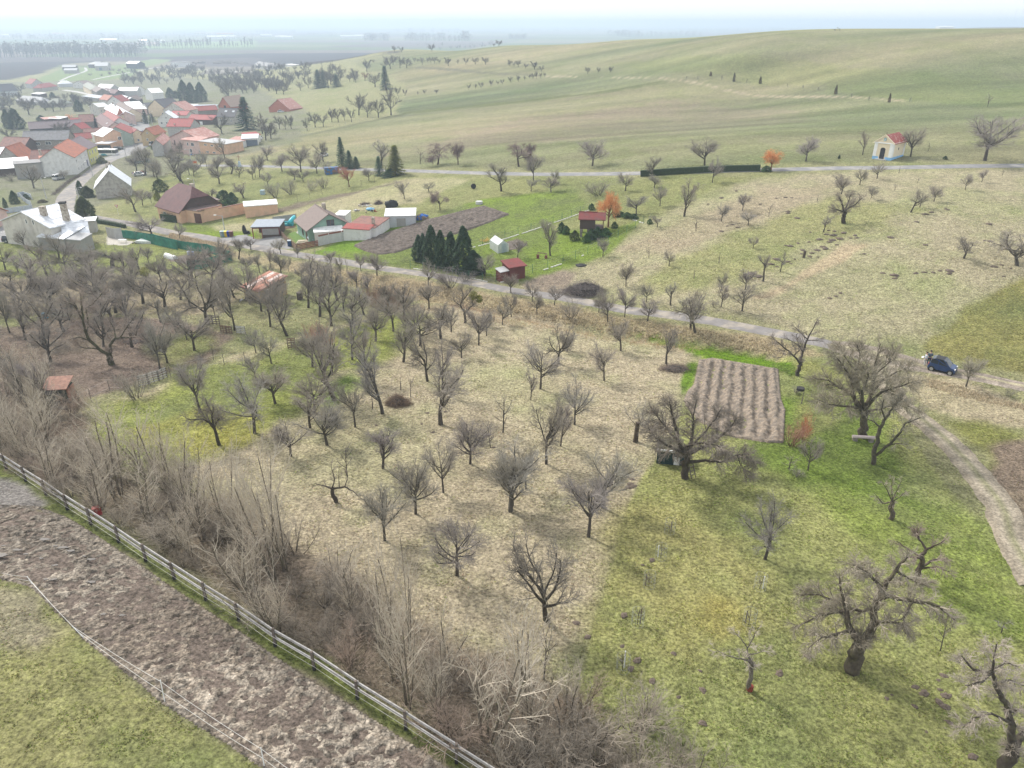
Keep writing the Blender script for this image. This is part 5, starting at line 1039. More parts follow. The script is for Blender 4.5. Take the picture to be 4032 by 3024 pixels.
# peach boundary wall with brown coping
wp_ = [GP('E', *p) for p in ((900,722),(1160,668),(1460,605),(1865,532))]
root = empty('boundary_wall', wp_[0], 0, 'long peach rendered wall with brown coping running from the maroon-roofed house', 'wall')
for i, (a, b) in enumerate(zip(wp_[:-1], wp_[1:])):
    h1 = [2.9,2.4,2.2][i]; MB().beam(a-wp_[0]+Vector((0,0,h1/2-.2)), b-wp_[0]+Vector((0,0,h1/2-.2)), .3, h1+.4).build('wall_section', WM['peach'], root)
    if i < 2: MB().beam(a-wp_[0]+Vector((0,0,h1+.06)), b-wp_[0]+Vector((0,0,h1+.06)), .5, .1).build('coping', RM['redbrown'], root)
post_fence('thin wire fence with green posts on the lane side of the chalet garden', 'G', [(213,655),(400,700),(640,735),(835,765)], 1.4)
post_fence('thin wire fence with green posts on the slope side of the chalet garden', 'G', [(835,765),(1100,690),(1320,622),(1500,552),(1720,438),(1905,330)], 1.4)
post_fence('thin wire fence on the ploughed side of the chalet garden', 'G', [(655,515),(900,440),(1180,355),(1380,285),(1512,235)], 1.4)
post_fence('wire fence along the bushy strip behind the pale meadow', 'H', [(380,1095),(700,1010),(1050,930),(1310,855)], 1.5, 3.2, wood_d)
post_fence('garden fence running below the silver farm towards the net', 'Q', [(1150,215),(1460,285),(1710,370),(1960,440),(2060,440)], 1.3, 3.0, wood_d)
post_fence('orchard wire fence at the edge of the hill field', 'H', [(100,560),(400,500),(800,425),(1200,345),(1270,325)], 1.5, 4.0, wire_m)
post_fence('sparse post fence between paddock and meadow', 'S', [(620,708),(960,530),(1095,532),(1490,410),(1760,345),(1955,305),(2140,290)], 1.4, 3.2, wood_d, 2)
post_fence('thin fence beyond the rusty cabin along the lane bank', 'R', [(1700,600),(1900,620),(2212,700)], 1.2, 2.4, green_p, 2)
# white kerb stones
def stones(label, reg, pts, gap=.55):
    P_ = [GP(reg, *p) for p in pts]; o = P_[0]; root = empty('garden_edging', o, 0, label, 'edging'); msh = MB().box(-.25,.25,-.09,.09,-.05,.12).mesh('stone', chk)
    for a, b in zip(P_[:-1], P_[1:]):
        n = int((b-a).length / gap); rz = math.atan2(b.y-a.y, b.x-a.x)
        for k in range(n):
            if rnd.random() < .12: continue
            p = a.lerp(b, (k+.5)/n); s = link('stone', msh, root, (p.x-o.x+rnd.uniform(-.05,.05), p.y-o.y+rnd.uniform(-.05,.05), zat(p.x,p.y)-o.z), rz+rnd.uniform(-.15,.15))
stones('white stone edging from the thujas up to the chalet', 'G', [(668,508),(900,445),(1170,358)]); stones('white stone edging behind the chalet roof', 'G', [(1200,345),(1360,292),(1510,236)])
stones('white stone edging along the lane in front of the thujas', 'G', [(215,657),(330,675),(400,692)]); stones('short white stone edging left of the red garden shed', 'G', [(650,730),(770,757)])
stones('white stone edging below the red garden shed', 'G', [(838,768),(940,740),(1040,705)]); stones('white stone edging on the dry slope corner', 'G', [(1175,672),(1310,626)]); stones('short edging of white stones at the slope fence', 'G', [(1430,580),(1500,552)]); stones('white stone edging at the far tip of the chalet garden', 'G', [(1820,305),(1860,315),(1905,332)])
# pallet fences in the paddock
def pallets(label, reg, pts, h=1.2, m=wood_g):
    P_ = [GP(reg, *p) for p in pts]; root = empty('pallet_fence', P_[0], 0, label, 'fence')
    for a, b in zip(P_[:-1], P_[1:]):
        n = max(1, round((b-a).length / 1.25))
        for k in range(n):
            p = a.lerp(b, k/n) - P_[0]; q = a.lerp(b, (k+.92)/n) - P_[0]; t = rnd.uniform(-.08, .08)
            for z in (.15,.42,.70,.98,1.18): MB().beam(p+Vector((0,t,z*h/1.2)), q+Vector((0,t,z*h/1.2)), .03, .12).build('slat', m, root)
            for f in (.02,.5,.98): c = p.lerp(q, f)+Vector((0,t+.05,0)); MB().beam(c-Vector((0,0,.05)), c+Vector((0,0,h+.05)), .09, .07, (0,1,0)).build('upright', wood_d, root)
pallets('grey wooden pallet fence standing at the mossy meadow edge', 'S', [(1215,490),(1300,470),(1390,440),(1465,408)])
pallets('wide grey slatted pallet screen beside the turquoise barrel', 'Q', [(505,965),(630,968),(755,960)], 1.3)
pallets('small pallet gate leaning among old trees', 'R', [(640,1140),(745,1150)], 1.0, mat('pale_board',(.50,.49,.46),.8)); pallets('brown board fence piece beside the pallet gate', 'R', [(470,1130),(600,1145)], 1.0, wood_b)
pallets('low brown wooden screen under the forked trees', 'R', [(305,1040),(465,1050)], 1.3, wood_d); pallets('weathered board screen behind the big forked tree', 'Q', [(1100,930),(1190,935)], 1.3)
pallets('broken brown fence beside blue-grey tin sheets', 'R', [(1200,1310),(1290,1300)], 1.3, wood_b)
# ------------------------------------------------------------------ vehicles
tyre = mat('tyre', (.02,.02,.02), .8); rim = mat('rim', (.45,.46,.48), .35, .6); glass_c = mat('car_glass', (.02,.025,.03), .08, spec=.7); lampw = mat('headlight_glass', (.7,.7,.7), .15); lampr = mat('taillight', (.45,.03,.03), .3); blackp = mat('black_trim', (.02,.02,.022), .5)
def vehicle(name, label, loc, rz, L, Wd, Hh, body, cabin, prof, wheels, wr, roofm=None, cat='car', group=None):
    """prof: lower body outline (x fraction, z m); cabin: outline of the glasshouse; both across the width with tucked sides"""
    root = empty(name, loc, rz, label, cat, group); bm = mat('paint_%02d%02d%02d' % tuple(int(c*99) for c in body), body, .25, .1, var=.03, spec=.6)
    def shell(pr, w0, w1):
        mb = MB(); n = len(pr); rows = [(-w1, .0), (-w0, 1), (w0, 1), (w1, .0)]
        z0 = min(z for _, z in pr); zc = sum(z for _, z in pr)/n; xc = sum(x for x, _ in pr)/n; vs = []
        for y, f in ((-1, .93), (-.93, 1), (.93, 1), (1, .93)):
            for x, z in pr:
                yy = w0 + (w1-w0) * ((z-z0) / (max(q for _, q in pr)-z0+1e-6)); vs.append(((xc+(x-xc)*f)*L, y*yy, zc+(z-zc)*f))
        fs = [tuple(range(n)), tuple(range(4*n-1, 3*n-1, -1))]
        for r in range(3):
            for i in range(n): fs.append((r*n+i, (r+1)*n+i, (r+1)*n+(i+1) % n, r*n+(i+1) % n))
        return mb.add(vs, fs)
    b = shell(prof, Wd/2, Wd/2*.96).build('body', bm, root, True); b.data.polygons.foreach_set('use_smooth', [False]*len(b.data.polygons))
    shell(cabin, Wd/2*.95, Wd/2*.74).build('window_band', glass_c, root)
    zt = max(z for _, z in cabin); xs = [x for x, z in cabin if z > zt-.06]; x0, x1 = min(xs), max(xs)
    MB().box(x0*L, x1*L, -Wd/2*.76, Wd/2*.76, zt-.03, zt+.03).build('roof', roofm or bm, root, bevel=.02)
    lo = min(cabin, key=lambda q: (q[1], q[0])); hi = sorted(cabin, key=lambda q: q[1])
    xb = [x for x, z in cabin if z < min(q for _, q in cabin)+.06]
    for s in (-1, 1):
        for xa, xt in ((min(xb), x0), (max(xb), x1)): MB().beam((xa*L, s*Wd/2*.93, min(z for _, z in cabin)), (xt*L, s*Wd/2*.745, zt), .09, .07).build('pillar', bm, root)
        MB().beam(((x0+x1)/2*L, s*Wd/2*.94, min(z for _, z in cabin)), ((x0+x1)/2*L, s*Wd/2*.75, zt), .07, .06).build('pillar', bm, root)
        for wx in wheels:
            w = MB().tube([(wx*L, s*(Wd/2-.19), wr), (wx*L, s*(Wd/2+.02), wr)], wr, 18).build('wheel', tyre, root); MB().tube([(wx*L, s*(Wd/2+.0), wr), (wx*L, s*(Wd/2+.035), wr)], wr*.62, 12).build('rim', rim, w)
            MB().tube([(wx*L, s*(Wd/2-.10), wr), (wx*L, s*(Wd/2+.008), wr)], wr*1.13, 18).build('wheel_arch', blackp, root)
        MB().box(.46*L, .492*L, s*Wd/2*.9 if s < 0 else Wd/2*.52, -Wd/2*.52 if s < 0 else Wd/2*.9, .62, .76).build('headlight', lampw, root)
        MB().box(-.498*L, -.47*L, s*Wd/2*.93 if s < 0 else Wd/2*.74, -Wd/2*.74 if s < 0 else Wd/2*.93, .66, .92).build('taillight', lampr, root)
    MB().box(-.505*L, .505*L, -Wd/2*.82, Wd/2*.82, .24, .40).build('bumper', blackp, root); return root
PR = {'small': ([(-.5,.32),(.5,.32),(.5,.62),(.44,.80),(.30,.90),(-.46,.98),(-.5,.75)], [(-.46,.94),(.30,.88),(.12,1.42),(.02,1.50),(-.30,1.50),(-.42,1.40)]),
      'car': ([(-.5,.28),(.5,.28),(.5,.58),(.46,.70),(.22,.85),(-.30,.90),(-.48,.86),(-.5,.6)], [(-.42,.85),(.22,.82),(.06,1.36),(-.02,1.42),(-.24,1.42),(-.34,1.34)]),
      'wagon': ([(-.5,.28),(.5,.28),(.5,.58),(.46,.72),(.24,.88),(-.48,.94),(-.5,.6)], [(-.48,.90),(.24,.85),(.08,1.40),(-.0,1.47),(-.40,1.47),(-.46,1.38)]),
      'van': ([(-.5,.32),(.5,.32),(.5,.8),(.44,1.05),(-.5,1.15)], [(-.49,1.1),(.42,1.02),(.30,1.75),(.24,1.9),(-.46,1.9),(-.49,1.8)])}
sp_ = GP('L', 1500, 572); ep = GP('L', 1590, 590); hd = math.atan2(GP('L',1590,588).y-GP('L',1440,556).y, GP('L',1590,588).x-GP('L',1440,556).x)
vehicle('small_car', 'small blue two-seater car with black roof parked on the dirt track', GP('L', 1515, 560), hd-.05, 2.7, 1.56, 1.54, (.02,.05,.14), PR['small'][1], PR['small'][0], (-.34,.34), .30, blackp)
def car(kind, reg, x, y, rz, col, label, L=4.2, Wd=1.75, cat='car', roofm=None):
    g = GP(reg, x, y); pr, cb_ = PR[kind]; return vehicle('parked_car', label, g, rz, L, Wd, 1.5, col, cb_, pr, (-.30,.31), .32, roofm, cat)
car('car','B',1772,515,1.7,(.7,.7,.7),'white car driving up the village street'); car('car','B',1700,598,.1,(.03,.05,.06),'dark teal estate car beside the turret'); car('wagon','B',1722,652,.3,(.6,.61,.62),'silver car nosing out below the turret')
car('wagon','B',1852,745,1.6,(.30,.29,.34),'grey car seen from behind in the middle of the village street',4.3); car('wagon','B',1562,962,0.0,(.015,.018,.02),'black estate car beside the bus',4.6,1.8); car('van','B',2010,905,1.5,(.65,.65,.65),'white van half hidden by the pink corner house',4.8,1.9,'van')
car('van','B',770,1350,1.35,(.62,.63,.63),'white van with dark rear window parked on the lawn',4.2,1.8,'van'); car('wagon','B',390,1325,.1,(.66,.67,.68),'white car on the lawn next to a covered boat',4.0)
car('wagon','D',185,1112,.1,(.025,.03,.04),'dark car parked left below the silver farm',4.4); car('car','D',235,1085,.2,(.55,.56,.58),'silver car behind the dark ones below the farm',4.2); car('wagon','D',300,1112,.5,(.02,.025,.035),'dark blue-black car in front of the farm wall',4.2)
car('van','C',215,1135,.15,(.10,.22,.22),'teal van with white roof under bare trees by the crossing',5.5,1.9,'van',RM['white']); car('car','C',170,1300,.05,(.5,.5,.48),'pale old car with open door behind the grey cottage',4.2); car('wagon','C',660,1105,.1,(.64,.65,.66),'white car by the crossing behind the bushes',4.4)
car('car','H',235,315,.1,(.6,.6,.6),'white car in front of the red pyramid-roofed barn',4.0); car('car','H',612,698,1.4,(.7,.7,.7),'small white car behind the crooked tree on the upper road',3.6)
# bus
bp_ = GP('B', 1300, 1048); bq = GP('B', 1520, 1035); rz = math.atan2(bq.y-bp_.y, bq.x-bp_.x); Lb = min(12.0, (bq-bp_).length*1.18); root = empty('bus', bp_, rz, 'white bus with dark window band and teal stripe beside the yellow house', 'bus'); bw = mat('bus_white', (.72,.73,.74), .3, spec=.5)
MB().box(-1.5,Lb-1.5,0,2.5,.35,1.3).build('lower_body', bw, root, bevel=.06); MB().box(-1.45,Lb-1.55,.03,2.47,1.3,2.55).build('window_band', glass_c, root); MB().box(-1.5,Lb-1.5,0,2.5,2.55,2.9).build('roof', bw, root, bevel=.08); MB().box(1.5,4.5,.5,2.0,2.9,3.1).build('roof_unit', RM['white'], root, bevel=.05)
MB().ext([(.5,.4),(3.6,.4),(2.6,1.1),(1.2,1.2)], -.02, .02).build('stripe', mat('stripe_teal', (.04,.25,.32), .4), root)
for x in (.8, Lb-3.6):
    for y in (0.02, 2.28): w = MB().tube([(x,y,.48),(x,y+.2,.48)], .48, 16).build('wheel', tyre, root); MB().tube([(x,y-.04,.48),(x,y+.24,.48)], .28, 10).build('rim', rim, w)
for k in range(1,6): MB().box(-1.5+k*Lb/6-.04,-1.5+k*Lb/6+.04,-.01,.04,1.3,2.55).build('window_post', bw if k == 5 else blackp, root)
# ------------------------------------------------------------------ people by the car
skin_m = mat('skin', (.50,.30,.22), .6)
def skinned(name, pts, edges, rad, m, parent, lv=1):
    me = bpy.data.meshes.new(name); me.from_pydata(pts, edges, []); me.update(); me.materials.append(m); o = link(name, me, parent)
    s = o.modifiers.new('skin', 'SKIN'); s.use_smooth_shade = True
    for v, r in zip(me.skin_vertices[0].data, rad): v.radius = (r, r) if not isinstance(r, tuple) else r
    me.skin_vertices[0].data[0].use_root = True; u = o.modifiers.new('sub', 'SUBSURF'); u.levels = lv; u.render_levels = lv; return o
def person(label, loc, rz, top, legs, hair=(.03,.02,.015), held=None, arms='bent', coatlen=.0):
    root = empty('person', loc, rz, label, 'person'); ex = .30 if arms == 'bent' else .08
    hnd = [(s*.20, -.30 if arms == 'bent' else -.08, 1.08 if arms == 'bent' else .82) for s in (-1,1)]
    pts = [(0,0,.93),(0,0,1.12),(0,0,1.36),(0,0,1.47),(0,-.02,1.55),(0,-.03,1.66),(0,-.02,1.74)]; ed = [(0,1),(1,2),(2,3),(3,4),(4,5),(5,6)]; rd = [(.15,.11),(.14,.10),(.16,.10),.055,.07,.095,.07]
    for i, s in enumerate((-1,1)):
        n = len(pts); pts += [(s*.17,0,1.40),(s*.24,.02,1.14),hnd[i]]; ed += [(2,n),(n,n+1),(n+1,n+2)]; rd += [.065,.045,.032]
        m = len(pts); pts += [(s*.09,0,.86),(s*.10,-.01,.48),(s*.11,.02,.09),(s*.11,-.13,.04)]; ed += [(0,m),(m,m+1),(m+1,m+2),(m+2,m+3)]; rd += [.09,.06,.045,.035]
    skinned('body', pts, ed, rd, skin_m, root)
    for i, s in enumerate((-1,1)):           # hands: palm, four curled fingers, thumb
        h = MB(); hx, hy, hz = hnd[i]; h.ball((hx, hy-.04, hz), .042, 8, (.9,1.1,.5))
        for k in range(4): fx = hx + (k-1.5)*.02; L = (.055,.065,.06,.045)[k]; h.tube([(fx,hy-.07,hz),(fx,hy-.07-L*.6,hz-.005),(fx,hy-.07-L*.8,hz-.03)], [.010,.009,.007], 6)
        h.tube([(hx-s*.035,hy-.03,hz),(hx-s*.055,hy-.06,hz+.01),(hx-s*.05,hy-.085,hz)], [.012,.010,.008], 6); h.build('hand', skin_m, root, True)
    tp_ = [(0,0,.94-coatlen),(0,0,1.12),(0,0,1.38)]; te_ = [(0,1),(1,2)]; tr_ = [(.185,.14),(.17,.125),(.185,.125)]
    for i, s in enumerate((-1,1)): n = len(tp_); hx, hy, hz = hnd[i]; tp_ += [(s*.18,0,1.41),(s*.25,.02,1.14),(hx*1.02,hy+.05,hz+.0)]; te_ += [(2,n),(n,n+1),(n+1,n+2)]; tr_ += [.085,.066,.052]
    skinned('jacket', tp_, te_, tr_, mat('cloth_%02d%02d%02d' % tuple(int(c*99) for c in top), top, .9), root)
    lp = [(0,0,.92)]; le = []; lr = [(.17,.125)]
    for s in (-1,1): n = len(lp); lp += [(s*.09,0,.84),(s*.10,-.01,.48),(s*.11,.02,.13)]; le += [(0,n),(n,n+1),(n+1,n+2)]; lr += [.105,.076,.062]
    skinned('trousers', lp, le, lr, mat('cloth_%02d%02d%02d' % tuple(int(c*99) for c in legs), legs, .9), root)
    MB().ball((0,.01,1.72), .115, 10, (.92,1.0,.85)).build('hair', mat('hair_dark', hair, .8), root, True)
    fc = MB(); fc.ball((-.035,-.118,1.68), .011, 6).ball((.035,-.118,1.68), .011, 6); fc.build('eye', blackp, root); MB().beam((0,-.12,1.675),(0,-.145,1.645),.022,.02).build('nose', skin_m, root); MB().beam((-.022,-.122,1.612),(.022,-.122,1.612),.012,.01).build('mouth', mat('lips',(.35,.14,.12),.6), root)
    for s in (-1,1): MB().ball((s*.098,-.01,1.66), .022, 6, (.4,.8,1.2)).build('ear', skin_m, root); MB().ball((s*.11,-.06,.045), .07, 8, (.75,1.7,.6)).build('shoe', mat('shoe_brown', (.12,.06,.035) if legs[2] > .05 else (.4,.4,.4), .7), root, True)
    return root
person('person in light grey jacket and pale trousers holding a sheet of paper', GP('L', 1366, 522), math.radians(-100), (.36,.38,.42), (.46,.45,.43))
person('person in slate-grey jacket and dark blue jeans standing behind the small car', GP('L', 1400, 508), math.radians(165), (.12,.15,.18), (.02,.03,.075))
hp = GP('L', 1366, 522); hd_ = MB().box(-.15,.15,-.01,.01,-.11,.11).build('paper', pole_w, None); hd_.location = (hp.x-.38, hp.y+.02, hp.z+1.17); hd_.rotation_euler = (.9,0,1.4); hd_.name = 'paper_sheet'; tag(hd_, 'white sheet of paper held by the person in light grey', 'paper')
# ------------------------------------------------------------------ odds and ends
def solo(name, label, cat, reg, x, y, mb, m, rz=0.0, h=0.0, kind=None, group=None):
    o = mb.build(name, m); o.location = GP(reg, x, y) + Vector((0,0,h)); o.rotation_euler = (0,0,rz); return tag(o, label, cat, group, kind)
b_ = empty('bench', GP('L', 850, 1150), -.12, 'pale split-log bench on block feet under the big lime', 'bench'); MB().tube([(-.98,0,.42),(.98,0,.42)], .15, 10).build('seat_log', mat('silvery_log', (.50,.42,.40), .8, var=.15, scale=5), b_)
for x in (-.7,.7): MB().box(x-.18,x+.18,-.2,.2,-.2,.34).build('foot', WM['stone'], b_)
s_ = empty('log_swing', GP('G', 1170, 585), -.3, 'log seat on two stump legs in the chalet garden', 'bench'); MB().tube([(-.8,0,.95),(.8,0,.85)], .07, 6).build('log', wood_b, s_)
for x in (-.75,.65): MB().tube([(x,0,-.1),(x,0,.55)], .24, 8).build('stump', mat('stump_red',(.16,.055,.045),.9), s_); MB().beam((x,0,.5),(x,0,1.0),.06,.06).build('upright', wood_b, s_)
tf = empty('tree_tent', GP('M', 770, 1170), -.25, 'dark green tarpaulin shelter with log roof under the great apple tree', 'shelter'); tf.scale = (.72,.72,.8); MB().box(-1.9,1.7,-.1,1.8,-.1,1.35).build('tarp_wall', mat('dark_green_tarp', (.02,.045,.045), .7), tf); MB().add([(-2.1,-.35,1.5),(1.0,-.35,1.5),(1.0,2.0,2.1),(-2.1,2.0,2.1),(-2.1,-.35,1.58),(1.0,-.35,1.58),(1.0,2.0,2.18),(-2.1,2.0,2.18)], [(0,3,2,1),(4,5,6,7),(0,1,5,4),(1,2,6,5),(2,3,7,6),(3,0,4,7)]).build('roof', mat('mossy_roof', (.10,.095,.06), .95), tf); MB().tube([(-2.0,-.3,1.75),(.1,-.3,1.72)], .13, 8).build('roll', pole_w, tf); MB().box(.1,.75,-.2,-.1,.1,1.0).build('white_sheet', pole_w, tf)
tag(tf, None, None); gz_ = solo('white_container', 'round whitish tank behind the tarpaulin shelter', 'tank', 'M', 690, 1040, MB().ball((0,0,.5), .55, 10, (1,1,1.1)), mat('dull_white', (.50,.50,.47), .7))
lad = empty('ladder', GP('M', 955, 1290), .5, 'grey wooden ladder leaning on the trunk of the great apple tree', 'ladder')
for x in (-.22,.22): MB().beam((x,0,0),(x-.3,1.0,2.9),.07,.05).build('rail', wood_d, lad)
for k in range(1,9): f = k/9; MB().beam((-.22-.3*f,1.0*f,2.9*f),(.22-.3*f,1.0*f,2.9*f),.05,.04).build('rung', wood_d, lad)
# red plastic canister crate by the fence; turquoise barrel; bins
solo('red_crate', 'small red and black box lying at the foot of the thicket beside the fence', 'crate', 'T', 855, 500, MB().box(-.28,.28,-.2,.2,0,.62), mat('red_plastic', (.32,.03,.025), .5), .5)
solo('barrel', 'bright turquoise barrel at the edge of the horse paddock', 'barrel', 'Q', 495, 975, MB().tube([(0,0,0),(0,0,.2),(0,0,.5),(0,0,.8)], [.40,.44,.44,.38], 12), mat('turquoise', (.01,.24,.38), .4))
for i, (x, c, l) in enumerate(((1190,(.30,.33,.34),'grey'),(1213,(.16,.24,.25),'blue-green'),(1242,(.62,.42,.02),'yellow'),(1275,(.01,.03,.22),'dark blue'),(1303,(.13,.055,.04),'brown'))):
    r_ = empty('recycling_bin', GP('E', x, 893), .15, l + ' recycling bin in the row by the lane', 'bin', 'recycling bins by the lane'); MB().add([(-.32,-.34,.08),(.32,-.34,.08),(.32,.34,.08),(-.32,.34,.08),(-.38,-.42,1.15),(.38,-.42,1.15),(.38,.42,1.15),(-.38,.42,1.15)], [(0,3,2,1),(4,5,6,7),(0,1,5,4),(1,2,6,5),(2,3,7,6),(3,0,4,7)]).build('body', mat('bin_%d' % i, c, .5), r_); MB().box(-.4,.4,-.45,.45,1.15,1.24).build('lid', mat('binlid_%d' % i, tuple(min(.7, q*1.3+.05) for q in c), .5), r_)
    for s in (-.3,.3): MB().tube([(s-.05,.38,.1),(s+.05,.38,.1)], .1, 8).build('wheel', tyre, r_)
r_ = empty('bin', GP('F', 668, 745), .2, 'blue wheelie bin outside the lattice fence', 'bin'); MB().box(-.35,.35,-.4,.4,.08,1.1).build('body', mat('bin_blue', (.02,.06,.15), .5), r_); MB().box(-.38,.38,-.43,.43,1.1,1.18).build('lid', mat('bin_grey', (.35,.40,.42), .5), r_)
solo('blue_drum', 'blue drum at the far corner of the concrete panel fence', 'barrel', 'F', 1500, 642, MB().tube([(0,0,0),(0,0,.9)], .34, 12), MATS['bin_3'] if 'bin_3' in MATS else tyre)
solo('water_container', 'white and blue-grey water container beneath the fruit trees behind the peach house', 'tank', 'E', 1692, 365, MB().box(-.55,.55,-.5,.5,0,1.15), mat('ibc', (.35,.46,.52), .4)); solo('water_butt', 'white and blue tubs beside the net fence', 'tub', 'E', 795, 1120, MB().tube([(-.35,0,0),(-.35,0,.75)], .33, 10).tube([(.4,0,0),(.4,0,.7)], .33, 10), mat('tub_bluewhite', (.5,.55,.62), .5, col2=(.05,.15,.4), c2=(.5,.52), c2scale=1.2))
tn = empty('tunnel', GP('E', 548, 1160), -.35, 'low white film tunnel over the vegetable bed', 'tunnel'); MB().ext([(math.cos(a)*.55, math.sin(a)*.8) for a in [math.pi*k/8 for k in range(9)]], -1.7, 1.7).build('film', mat('white_film', (.7,.71,.71), .4), tn); tn.rotation_euler[2] = 1.25+math.pi/2-.0-1.9
solo('cold_frame', 'pale flat cold frame beside the farm terrace and net fence', 'cold frame', 'D', 1845, 1120, MB().box(-2.2,2.2,-1,1,0,.5), mat('frame_film', (.55,.58,.56), .4), -.15); solo('garden_table', 'white garden table on the concrete slab', 'table', 'D', 1530, 1128, MB().box(-.8,.8,-.4,.4,.68,.74).box(-.7,-.64,-.3,-.24,0,.68).box(.64,.7,-.3,-.24,0,.68).box(-.7,-.64,.24,.3,0,.68).box(.64,.7,.24,.3,0,.68), pole_w)
# pool
pl = empty('pool', GP('F', 560, 548), .12, 'turquoise above-ground pool with brown deck beside the carport', 'pool'); pq_ = GP('F', 690, 535) - GP('F', 560, 548); Lp = pq_.length; turq = mat('pool_liner', (.04,.38,.46), .4)
MB().box(0,Lp,0,2.6,0,.55).build('basin', turq, pl); MB().box(.25,Lp-.25,.25,2.35,.50,.56).build('water', mat('pool_water', (.14,.33,.26), .08, spec=.6), pl)
for a in ((0,Lp,0,.25),(0,Lp,2.35,2.6),(0,.25,.25,2.35),(Lp-.25,Lp,.25,2.35)): MB().box(a[0],a[1],a[2],a[3],.56,.85).build('rim', turq, pl, bevel=.08)
for k in range(5): MB().box(-.1,Lp+.9,-.45-k*.28,-.2-k*.28,.32-k*.04,.42-k*.04).build('deck_board', wood_b, pl)
MB().box(-.1,Lp+.9,-1.7,-.15,-.3,.1).build('deck_side', rust_w, pl)
pa, pb = GP('F', 655, 495, .9), GP('F', 745, 420, .9); ar = MB().tube([Vector((0,0,0)), (pb-pa)*.5+Vector((0,0,.3)), (pb-pa)*.7 + Vector((0,0,.35))], [.38,.45,.35], 10).build('inflatable', mat('inflatable_turquoise', (.05,.42,.50), .35), None, True); ar.location = pa; tag(ar, 'long turquoise inflatable roll leaning over the pool', 'inflatable'); ar.name = 'inflatable_roll'
# slumped white boat / tarp, stacked sheets, junk
solo('tarp_heap', 'white and pale blue tarpaulin bundle behind the slatted fence', 'tarpaulin', 'F', 905, 690, MB().ball((0,0,.6), .9, 12, (.8,.9,1), .12).ball((.5,.9,1.2), .75, 12, (.9,.9,.8), .15).ball((1.1,1.7,1.5), .5, 10, (1,1,.7), .15), mat('pale_tarp', (.62,.66,.70), .5, col2=(.3,.5,.65), c2=(.52,.6), c2scale=1.2), .2)
st = empty('sheet_stack', GP('F', 800, 710), .15, 'fanned stack of yellowish sheets on the terrace', 'stack')
for k in range(7): MB().box(-1.1+k*.05,1.1+k*.05,-.35+k*.12,.35+k*.12,.02+k*.05,.055+k*.05).build('sheet', mat('old_sheet', (.52,.46,.34), .8), st)
solo('black_cover_heap', 'black covered machine beside the open carport', 'machine', 'E', 1478, 855, MB().ball((-.2,0,.9), .62, 10, (.7,.7,1.5), .1).ball((.3,-.1,.4), .5, 10, (1.3,.7,.7), .12).tube([(.8,-.2,.25),(1.0,-.2,.25)], .25, 10), blackp)
junkm = [mat('junk_%d' % i, c, .7) for i, c in enumerate(((.45,.40,.33),(.05,.13,.35),(.30,.06,.03),(.5,.5,.5),(.08,.07,.06),(.25,.2,.15)))]
def junk(label, reg, x, y, n, sx, sy, seed, name='junk_heap', ms=junkm, hz=.7):
    r = random.Random(seed); root = empty(name, GP(reg, x, y), 0, label, 'heap')
    for k in range(n):
        w, d, h = r.uniform(.15,.7), r.uniform(.1,.4), r.uniform(.1,.4); b = MB().box(-w/2,w/2,-d/2,d/2,0,h).build('scrap', r.choice(ms), root); a = r.gauss(0, .5), r.gauss(0, .5); b.location = (a[0]*sx, a[1]*sy, hz*max(0, 1-(a[0]**2+a[1]**2)*1.2)*r.random()); b.rotation_euler = (r.uniform(-.4,.4), r.uniform(-.4,.4), r.uniform(0,3))
    return root
junk('jumble of boards and buckets at the left end of the metal shed', 'F', 1630, 490, 34, 1.4, 1.0, 3, hz=1.0); junk('loose boards thrown on the metal shed roof end', 'F', 1560, 375, 10, 1.2, .7, 4); junk('white rubble strewn in the grass behind the green house', 'F', 1490, 310, 10, 1.3, .4, 5, ms=[junkm[3], junkm[0]], hz=.2); junk('pale rubble by the dug strip', 'F', 1400, 362, 8, .9, .3, 6, ms=[junkm[3], junkm[0]], hz=.2)
junk('bags and a bathtub beside the rusty cabin', 'R', 780, 780, 12, 1.2, .7, 7, ms=[junkm[4], junkm[3], junkm[4]], hz=.5); junk('garden clutter in the farm yard corner', 'D', 1720, 1130, 12, 1.0, .5, 8, ms=[junkm[4], junkm[2], junkm[3]], hz=.4)
junk('clutter of white and black wraps beside the last garage', 'C', 1740, 815, 16, 1.8, 1.2, 9, ms=[junkm[3], junkm[4]], hz=1.2); junk('scrap and blue barrels behind the grey cottage', 'C', 180, 1275, 26, 3.2, 1.5, 10, hz=1.0); junk('market-like clutter by the crossing post', 'C', 850, 1040, 16, 1.6, 1.0, 11, hz=1.0); junk('pallets of building blocks on the construction site', 'A', 1400, 592, 14, 16, 3, 12, ms=[frame_w], hz=.1); junk('row of white wrapped pallets beside the new house', 'A', 2070, 612, 14, 14, 2, 13, ms=[frame_w], hz=.1)
solo('blue_tarp_pile', 'firewood pile half covered by bright blue tarpaulin', 'tarpaulin', 'F', 2110, 455, MB().ball((0,0,.35), 1.1, 12, (1.3,.7,.75), .16), mat('blue_tarp', (.03,.14,.45), .5, col2=(.22,.16,.11), c2=(.46,.5), c2scale=1.4)); solo('black_tarp_pile', 'black tarpaulin mound behind the metal shed', 'tarpaulin', 'F', 1775, 320, MB().ball((0,0,.5), 1.3, 12, (1.2,.6,.85), .16), blackp)
